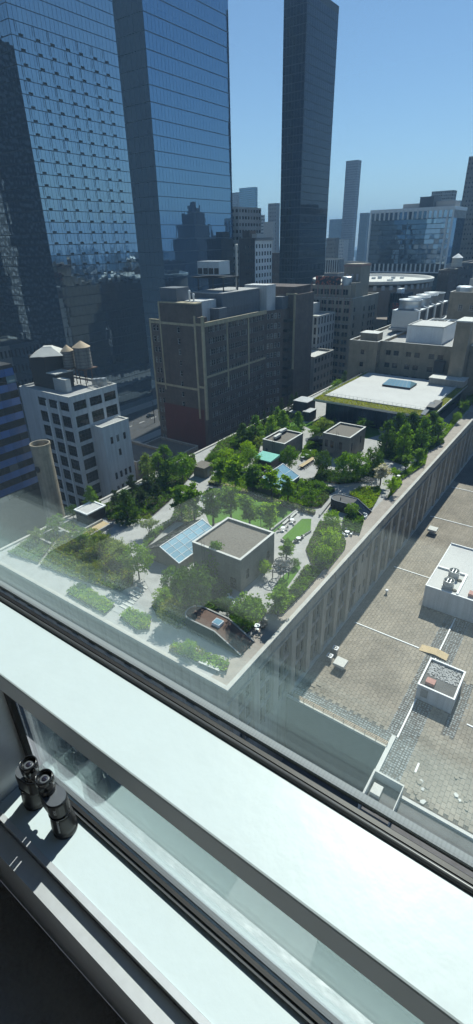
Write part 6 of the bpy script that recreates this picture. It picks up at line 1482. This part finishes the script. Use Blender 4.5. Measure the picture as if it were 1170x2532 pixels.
T = [
 (453,1196,7.6,'round','leaf_mid','large full tree left of the little brick shed',0.95),
 (412,1190,8.2,'columnar','leaf_mid','tall slim tree just left of the large full tree',1.0),
 (396,1200,7.2,'columnar','leaf_light','pale slim tree second from the left in the left grove',1.0),
 (368,1192,6.4,'columnar','leaf_pale','palest slim tree at the left end of the left grove',1.1),
 (318,1290,6.4,'conical','leaf_dark','dark cone tree standing alone right of the terrace house',1.25),
 (231,1262,5.2,'conical','leaf_light','light green cone tree behind the terrace house roof',1.1),
 (182,1282,3.0,'round','leaf_dark','small dark tree left of the terrace house',1.1),
 (292,1262,4.6,'pine','leaf_pine','dark pine beside the left parapet nearest the white loft',1.1),
 (330,1235,5.2,'pine','leaf_pine','dark pine between the parapet and the dark cone tree',1.1),
 (366,1225,4.6,'pine','leaf_pine','dark pine in the middle of the left grove',1.2),
 (390,1245,4.2,'pine','leaf_pine','dark pine over the left shrub bed near the path',1.2),
 (352,1250,4.0,'pine','leaf_pine','low dark pine behind the dark cone tree',1.3),
 (300,1290,2.4,'spread','leaf_lime','bright low shrub tree at the foot of the dark cone tree',1.0),
 (372,1322,4.2,'spread','leaf_pale','pale spreading tree beside the path left of the skylight',0.85),
 (345,1432,7.0,'round','leaf_light','broad light tree left of the skylight beside the pebble court',0.9),
 (300,1392,4.8,'spread','leaf_pale','hazy pale spreading tree in the lower left grasses',0.9),
 (250,1370,4.2,'spread','leaf_pale','hazy pale tree below the terrace walls',0.9),
 (205,1350,3.8,'spread','leaf_light','low hazy tree in front of the terrace house flue',0.9),
 (140,1322,4.0,'spread','leaf_light','small hazy tree by the left parapet at the lower left',0.9),
 (95,1345,3.2,'spread','leaf_pale','farthest left small hazy tree in the garden',0.9),
 (225,1440,3.6,'spread','leaf_yellow','yellowish hazy tree over the lower left grass bed',0.9),
 (450,1282,6.6,'airy','leaf_light','thin light tree at the fork of the path',1.1),
 (482,1294,6.8,'airy','leaf_light','thin light tree between the path fork and the wide lawn',1.1),
 (528,1298,7.0,'airy','leaf_light','taller thin tree at the left corner of the wide lawn',1.2),
 (572,1292,6.4,'airy','leaf_lime','first young tree on the wide lawn behind the big bulkhead',1.25),
 (618,1308,6.2,'airy','leaf_light','second young tree on the wide lawn behind the big bulkhead',1.25),
 (668,1322,5.6,'airy','leaf_lime','third young tree on the wide lawn above the bulkhead corner',1.25),
 (545,1200,6.2,'airy','leaf_light','leftmost tree of the row behind the blossom hedge',1.3),
 (583,1212,6.4,'airy','leaf_lime','second tree from the left behind the blossom hedge',1.3),
 (626,1224,6.4,'airy','leaf_light','third tree from the left behind the blossom hedge',1.25),
 (672,1242,6.6,'airy','leaf_lime','fourth tree from the left behind the blossom hedge, before the skylight',1.25),
 (712,1246,5.8,'airy','leaf_light','fifth tree from the left behind the blossom hedge',1.2),
 (763,1252,4.0,'spread','leaf_light','low spreading tree at the right end of the blossom hedge',0.9),
 (602,1100,5.6,'conical','leaf_dark','dark cone tree by the parapet under the brown loft',1.4),
 (632,1092,6.8,'conical','leaf_mid','broad fresh green cone tree left of the condenser bulkhead',1.3),
 (578,1112,3.4,'spread','leaf_mid','low shrub tree by the parapet nearest the brown loft corner',1.0),
 (560,1150,4.6,'round','leaf_lime','bright yellow green tree right of the little brick shed',1.1),
 (612,1130,4.4,'round','leaf_lime','bright round tree left of the green shed',1.1),
 (618,1160,5.6,'round','leaf_light','broad soft tree in front of the green shed',1.1),
 (590,1172,5.2,'round','leaf_light','soft tree behind the left half of the tree row',1.1),
 (530,1152,3.6,'round','leaf_mid','small tree between the shed and the parapet',1.1),
 (640,1110,3.6,'spread','leaf_pale','pale loose tree at the left wall of the condenser bulkhead',0.9),
 (672,1075,5.2,'conical','leaf_light','left one of the light cone trees behind the condenser bulkhead',1.4),
 (700,1062,5.4,'conical','leaf_light','middle one of the light cone trees behind the condenser bulkhead',1.3),
 (686,1050,5.0,'conical','leaf_mid','rear one of the light cone trees behind the condenser bulkhead',1.3),
 (736,1070,5.8,'conical','leaf_mid','dark green cone tree on the lawn patch in front of the pavilion',1.2),
 (730,1086,3.6,'round','leaf_mid','small round tree right behind the condenser bulkhead',1.1),
 (654,1060,4.8,'conifer','leaf_pine','first slim dark conifer along the left parapet',1.1),
 (672,1042,4.8,'conifer','leaf_pine','second slim dark conifer along the left parapet',1.1),
 (696,1030,5.4,'conifer','leaf_pine','third slim dark conifer along the left parapet',1.1),
 (720,1022,5.6,'conifer','leaf_pine','fourth slim dark conifer beside the dark pavilion',1.3),
 (732,1010,5.0,'conifer','leaf_pine','fifth slim dark conifer left of the dark pavilion',1.1),
 (716,1168,6.8,'round','leaf_mid','dense round tree in front of the condenser bulkhead',0.8),
 (690,1150,3.0,'spread','leaf_mid','low bushy tree between green shed and dense round tree',1.0),
 (796,1178,6.4,'round','leaf_dark','dark tree at the left corner of the far bulkhead',0.8),
 (852,1196,7.6,'round','leaf_mid','left one of two big trees in front of the far bulkhead',0.85),
 (884,1192,7.4,'round','leaf_mid','right one of two big trees in front of the far bulkhead',0.8),
 (922,1172,6.6,'round','leaf_dark','dark tree right of the far bulkhead',0.85),
 (800,1070,4.6,'spread','leaf_pale','pale wide spreading tree left of the far bulkhead top',1.3),
 (775,1082,3.8,'spread','leaf_light','pale low tree over the white path near the pavilion',1.0),
 (898,1068,4.4,'spread','leaf_mid','wide low tree on the lawn in front of the hall',1.1),
 (952,1128,8.6,'columnar','leaf_dark','leftmost tall dark tree of the group right of the far bulkhead',0.95),
 (978,1112,9.0,'columnar','leaf_dark','tallest rear tree of the dark group near the hall',0.95),
 (994,1140,8.8,'columnar','leaf_mid','front middle tree of the dark group',0.95),
 (1012,1106,8.6,'columnar','leaf_dark','rear middle tree of the dark group',0.95),
 (1040,1118,8.6,'columnar','leaf_mid','front right tree of the dark group',0.95),
 (1060,1096,8.0,'columnar','leaf_dark','rear right tree of the dark group',0.95),
 (1082,1092,5.8,'airy','leaf_light','light tree by the boardwalk right of the dark group',1.3),
 (1060,1108,3.4,'round','leaf_mid','small bush tree under the right end of the dark group',1.1),
 (1142,1026,5.0,'spread','leaf_light','light spreading tree on the right beyond the boardwalk bend',0.9),
 (1128,1046,3.4,'round','leaf_light','small light tree right of the hall corner',1.0),
 (1160,1005,4.0,'spread','leaf_light','bright tree at the far right end of the garden',0.9),
 (1002,1166,3.4,'airy','leaf_light','small thin tree left in the long bed by the board walk',1.5),
 (1032,1148,3.8,'airy','leaf_light','small thin tree right in the long bed by the board walk',1.5),
 (940,1200,4.2,'airy','blossom','small white blossoming tree beside the round trellis',1.6),
 (974,1186,3.0,'spread','leaf_lime','bright small tree behind the narrow board walk bed',0.9),
 (968,1222,3.8,'spread','leaf_lime','bright small tree in the narrow board walk bed',0.9),
 (925,1176,1.8,'round','leaf_blue','small grey green shrub tree behind the round trellis',1.2),
 (868,1280,3.3,'round','leaf_light','small rounded tree in front of the dark glass stair hood',1.0),
 (820,1308,4.0,'round','leaf_lime','bright maple highest of the three by the board walk',1.1),
 (812,1366,5.2,'round','leaf_lime','largest bright maple in the middle of the three by the board walk',0.9),
 (798,1398,4.2,'round','leaf_lime','lowest bright maple of the three, nearest the parapet',0.9),
 (536,1428,6.2,'columnar','leaf_mid','slender dark tree against the front wall of the large bulkhead',1.1),
 (482,1508,8.2,'round','leaf_dark','big dark round tree in front of the large bulkhead',0.9),
 (430,1470,5.0,'round','leaf_mid','mid green tree between the skylight end and the big dark tree',1.0),
 (408,1500,3.6,'round','leaf_lime','bright bush tree left of the big dark tree',1.1),
 (425,1546,4.4,'round','leaf_yellow','yellow green hazy tree left of the rust red stair hood',1.0),
 (612,1556,6.0,'round','leaf_light','big light tree beside the rust red stair hood and the board walk',0.85),
 (562,1520,3.0,'round','leaf_dark','small dark tree between the two near big trees',1.1),
 (688,1522,4.8,'airy','leaf_light','light thin tree below the pergola lawn',1.5),
 (655,1425,3.2,'round','leaf_lime','small bright tree at the right corner of the large bulkhead',0.9),
 (708,1384,3.6,'airy','leaf_light','small light tree between the pergola and the triangular lawn',1.6),
 (728,1404,1.8,'round','leaf_mid','round green bush beside the three ring pergola',1.3),
 (470,1622,2.6,'round','leaf_lime','small bright bush tree in the near corner grass bed',1.0),
 (830,965,4.0,'spread','leaf_light','light tree on the left verge of the hall',0.9),
 (812,985,3.0,'spread','leaf_light','low light shrub tree at the front left corner of the hall',0.9),
 (852,945,4.0,'conical','leaf_dark','dark tree at the rear left corner of the hall',1.2),
]
for a in T: tree(*a[:6], wd=a[6])
# ------------------------------------------------------------------ pergolas of steel rings
def ring_wheel(t, c, r_, z, slats=True):
    m = MB(); n = 36
    for k in range(n):
        a, b = 2*math.pi*k/n, 2*math.pi*(k+1)/n; m.tube((c[0]+r_*math.cos(a),c[1]+r_*math.sin(a),z),(c[0]+r_*math.cos(b),c[1]+r_*math.sin(b),z),0.075,n=5,caps=False)
    rg = m.build('ring', M['dark_metal'], t)
    for k in range(3):
        a = k*math.pi/3+0.3; m = MB(); m.tube((c[0]-r_*math.cos(a),c[1]-r_*math.sin(a),z),(c[0]+r_*math.cos(a),c[1]+r_*math.sin(a),z),0.06,n=5); m.build('spoke', M['dark_metal'], t)
    if slats:
        m = MB()
        for k in range(-5, 6):
            x_ = k*r_/5.6; h_ = math.sqrt(max(0.01, r_*r_-x_*x_)); m.box(c[0]+x_-.025,c[0]+x_+.025,c[1]-h_,c[1]+h_,z+.08,z+.13)
        m.build('slats', M['dark_metal'], rg)
    for k in range(3):
        a = k*2.09+0.5; m = MB(); m.tube((c[0]+r_*.6*math.cos(a),c[1]+r_*.6*math.sin(a),GZ+.04),(c[0]+r_*.6*math.cos(a),c[1]+r_*.6*math.sin(a),z),0.055,n=6); m.build('post', M['dark_metal'], t)
q = at_z(702,1390,34.5); q2 = at_z(680,1405,34.0); q3 = at_z(706,1408,33.6)
t = thing('ring_pergola', 'pergola of three dark steel spoked rings over the small lawn', 'pergola', (q.x,q.y,GZ))
ring_wheel(t, q, 1.55, 34.5); ring_wheel(t, q2, 1.2, 34.0, False); ring_wheel(t, q3, 0.85, 33.6, False)
q = at_z(910,1187,34.4); t = thing('ring_trellis', 'single round dark steel trellis beside the blossoming tree', 'trellis', (q.x,q.y,GZ)); ring_wheel(t, q, 1.5, 34.4)
# dark lounge shelter in the left grove
q = at_z(345,1232,33.6); t = thing('round_trellis', 'dark round steel frame glimpsed among the left grove pines', 'trellis', (q.x,q.y,GZ)); ring_wheel(t, q, 1.6, 33.6, False)
# ------------------------------------------------------------------ tables, chairs, benches
def table_mesh():
    m = MB(); m.lathe([(0.03,0),(0.22,0.01),(0.22,0.03),(0.035,0.04),(0.035,0.70),(0.45,0.71),(0.46,0.74)], (0,0,0), 20); return m.mesh('table', M['chair_white'])
def chair_parts(t, x, y, rz, mat='dark_metal'):
    ca, sa = math.cos(rz), math.sin(rz); T_ = lambda p: (x+ca*p[0]-sa*p[1], y+sa*p[0]+ca*p[1], GZ+.02+p[2])
    def part(name, *bs):
        m = MB()
        for b in bs:
            k = MB(); k.box(*b); i = len(m.v); m.v += [T_(p) for p in k.v]; m.f += [tuple(i+q for q in f) for f in k.f]; m.m += k.m
        m.build(name, M[mat], t)
    part('seat', (-.23,.23,-.23,.23,.43,.47)); part('backrest', (-.23,.23,.20,.24,.55,.85))
    for a in (-.21,.18):
        for b in (-.21,.18): part('leg', (a,a+.03,b,b+.03,0,.43 if b < 0 else .86))
def dining(px, py, label, n=3, a0=0.4, mat='dark_metal'):
    q = at_z(px, py, GZ); t = thing('garden_table', 'round white cafe table '+label, 'table', (q.x,q.y,GZ+.02))
    m = MB(); m.lathe([(0.45,0.71),(0.46,0.74),(0.45,0.75)], (q.x,q.y,GZ+.02), 20); m.build('table_top', M['chair_white'], t)
    m = MB(); m.lathe([(0.22,0),(0.22,0.03),(0.035,0.04),(0.035,0.709)], (q.x,q.y,GZ+.02), 12); m.build('pedestal', M['galv'], t)
    names = ('left','right','near','far')
    for k in range(n):
        a = a0+k*6.283/n; x, y = q.x+.85*math.cos(a), q.y+.85*math.sin(a)
        side = ('right' if math.cos(a) > .5 else 'left' if math.cos(a) < -.5 else 'far' if math.sin(a) > 0 else 'near')
        c = thing('garden_chair', side+' chair at the table '+label, 'chair', (x,y,GZ+.02), 'cafe chairs'); chair_parts(c, x, y, a-math.pi/2, mat)
dining(636,1556,'under the big light tree by the board walk', 3, 0.6)
dining(858,1322,'on the paving below the dark shrub bed', 3, 2.2, 'chair_white')
dining(575,1500,'lower of two beside the big dark tree', 2, 2.0, 'chair_white')
dining(568,1488,'upper of two beside the big dark tree', 2, 2.4, 'chair_white')
dining(700,1312,'on the path left of the triangular lawn', 2, 1.0)
dining(722,1292,'farther up the path beside the triangular lawn', 2, 2.6)
dining(738,1338,'at the right point of the triangular lawn', 2, 1.4)
dining(758,1130,'left in the cafe court between the bulkheads', 2, 1.1)
dining(748,1136,'nearest the condenser bulkhead in the cafe court', 2, 2.1)
dining(770,1120,'farthest in the cafe court between the bulkheads', 2, 0.6)
dining(985,1183,'on the board walk right of the narrow bed', 2, 1.2)
def bench(label, p0, p1, wd=0.5, h=0.45, mat='tan_wood', name='bench'):
    a, b = at_z(*p0, GZ), at_z(*p1, GZ); d = (b-a); L = d.length; d /= L; s = Vector((-d.y,d.x,0)); c = (a+b)/2
    t = thing(name, label, 'bench' if name == 'bench' else 'table', (c.x,c.y,GZ+.02))
    for k in range(3):
        o = s*((k-1)*wd/3); m = MB(); w2 = s*(wd/6-.012); m.prism([(a+o-w2)[:2],(b+o-w2)[:2],(b+o+w2)[:2],(a+o+w2)[:2]], GZ+.02+h-.06, GZ+.02+h); m.build('slat', M[mat], t)
    for e in (0.12, 0.5, 0.88):
        p = a+d*L*e; m = MB(); m.prism([(p-s*wd*.4-d*.05)[:2],(p-s*wd*.4+d*.05)[:2],(p+s*wd*.4+d*.05)[:2],(p+s*wd*.4-d*.05)[:2]], GZ+.02, GZ+.02+h-.061); m.build('leg', M['dark_metal'], t)
    return t
bench('long tan timber communal table in the cafe court', (743,1160),(776,1138), 1.1, 0.75, 'tan_wood', 'long_table')
def stools(p0, p1, off, label):
    a, b = at_z(*p0, GZ), at_z(*p1, GZ); d = (b-a); L = d.length; d /= L; s = Vector((-d.y,d.x,0))
    for k in range(7):
        p = a+d*(L*(k+.5)/7)+s*off; o = thing('stool', ('first','second','third','fourth','fifth','sixth','seventh')[k]+' stool from the near end, '+label+' side of the long timber table', 'stool', (p.x,p.y,GZ+.02), 'stools at the long table')
        m = MB(); m.lathe([(0.2,0.42),(0.2,0.46)], (p.x,p.y,GZ+.02), 12); m.build('seat', M['dark_metal'], o); m = MB(); m.lathe([(0.14,0),(0.05,0.08),(0.05,0.419)], (p.x,p.y,GZ+.02), 8); m.build('stem', M['dark_metal'], o)
stools((743,1160),(776,1138), 0.9, 'far'); stools((743,1160),(776,1138), -0.9, 'near')
bench('pale stone bench in the near corner grass bed', (494,1640),(545,1662), 0.7, 0.5, 'bulk_trim')
bench('low pale bench along the stone kerb of the triangular lawn', (720,1346),(752,1328), 0.5, 0.45, 'bulk_trim')
bench('pale slab bench along the lawn path', (700,1300),(735,1268), 0.5, 0.42, 'bulk_trim')
for (px, py), lb in zip(((650,1548),(900,1280),(986,1178)), ('dark lounge armchair beside the board walk near the rust red hood','white lounge armchair beside the dark glass stair hood','dark lounge armchair on the board walk below the long bed')):
    q = at_z(px, py, GZ); mt = 'chair_white' if 'white' in lb else 'dark_metal'
    t = thing('lounge_chair', lb, 'armchair', (q.x,q.y,GZ+.02))
    part_box(t, 'seat', mt, q.x-.4,q.x+.4,q.y-.4,q.y+.4,GZ+.12,GZ+.42); part_box(t, 'backrest', mt, q.x-.4,q.x+.4,q.y+.401,q.y+.55,GZ+.12,GZ+.85)
    for s in (-1, 1): part_box(t, 'armrest', mt, min(q.x+s*.401,q.x+s*.55),max(q.x+s*.401,q.x+s*.55),q.y-.4,q.y+.5,GZ+.05,GZ+.62)
    for a in (-.35,.3):
        for b in (-.35,.3): part_box(t, 'foot', 'dark_metal', q.x+a,q.x+a+.05,q.y+b,q.y+b+.05,GZ+.02,GZ+.119)
q = at_z(628,1550,GZ); t = thing('yellow_chair', 'small yellow seat under the big light tree', 'chair', (q.x,q.y,GZ+.02)); chair_parts(t, q.x, q.y, 0.8, 'yellow')
# dark lamp posts on the lawn
for (px, py), lb in zip(((645,1308),(735,1240),(780,1240)), ('slim dark lamp post on the wide lawn','slim dark lamp post behind the blossom hedge','slim dark lamp post near the left end of the dark glass stair hood')):
    q = at_z(px, py, GZ); t = thing('garden_lamp', lb, 'lamp post', (q.x,q.y,GZ+.02)); m = MB(); m.tube((q.x,q.y,GZ+.02),(q.x,q.y,GZ+3.4),0.06,n=6); m.build('post', M['dark_metal'], t); m = MB(); m.lathe([(0.1,0),(0.1,0.4),(0.04,0.45)], (q.x,q.y,GZ+3.4), 8); m.build('lamp_head', M['dark_metal'], t)
# stone kerbs that edge the paths
for lb, a, b in (('low stone wall along the shaded path left of the dark glass stair hood',(790,1278),(820,1240)),('low stone wall at the top of the triangular lawn path',(650,1330),(738,1262))):
    p, q = at_z(*a, GZ), at_z(*b, GZ); d = (q-p).normalized(); s = Vector((-d.y,d.x,0))*.18; c = (p+q)/2
    m = MB(); m.prism([(p-s)[:2],(q-s)[:2],(q+s)[:2],(p+s)[:2]], GZ+.004, GZ+.55); tag(m.build('stone_wall', M['stone_edge'], loc=(c.x,c.y,GZ)), lb, 'wall')
# ------------------------------------------------------------------ the air
m = MB(); m.box(-6200,6200,-6200,6200,-2,300)
hz_ = bpy.data.materials.new('haze'); nt = nodes(hz_); nt.nodes.remove(bsdf(nt))
pv_ = nt.nodes.new('ShaderNodeVolumePrincipled'); pv_.inputs['Color'].default_value = (0.36, 0.64, 1.0, 1); pv_.inputs['Density'].default_value = 0.00028
nt.links.new(pv_.outputs[0], nt.nodes['Material Output'].inputs['Volume'])
tag(m.build('haze', hz_), 'thin blue air over the city', 'haze', kind='stuff')
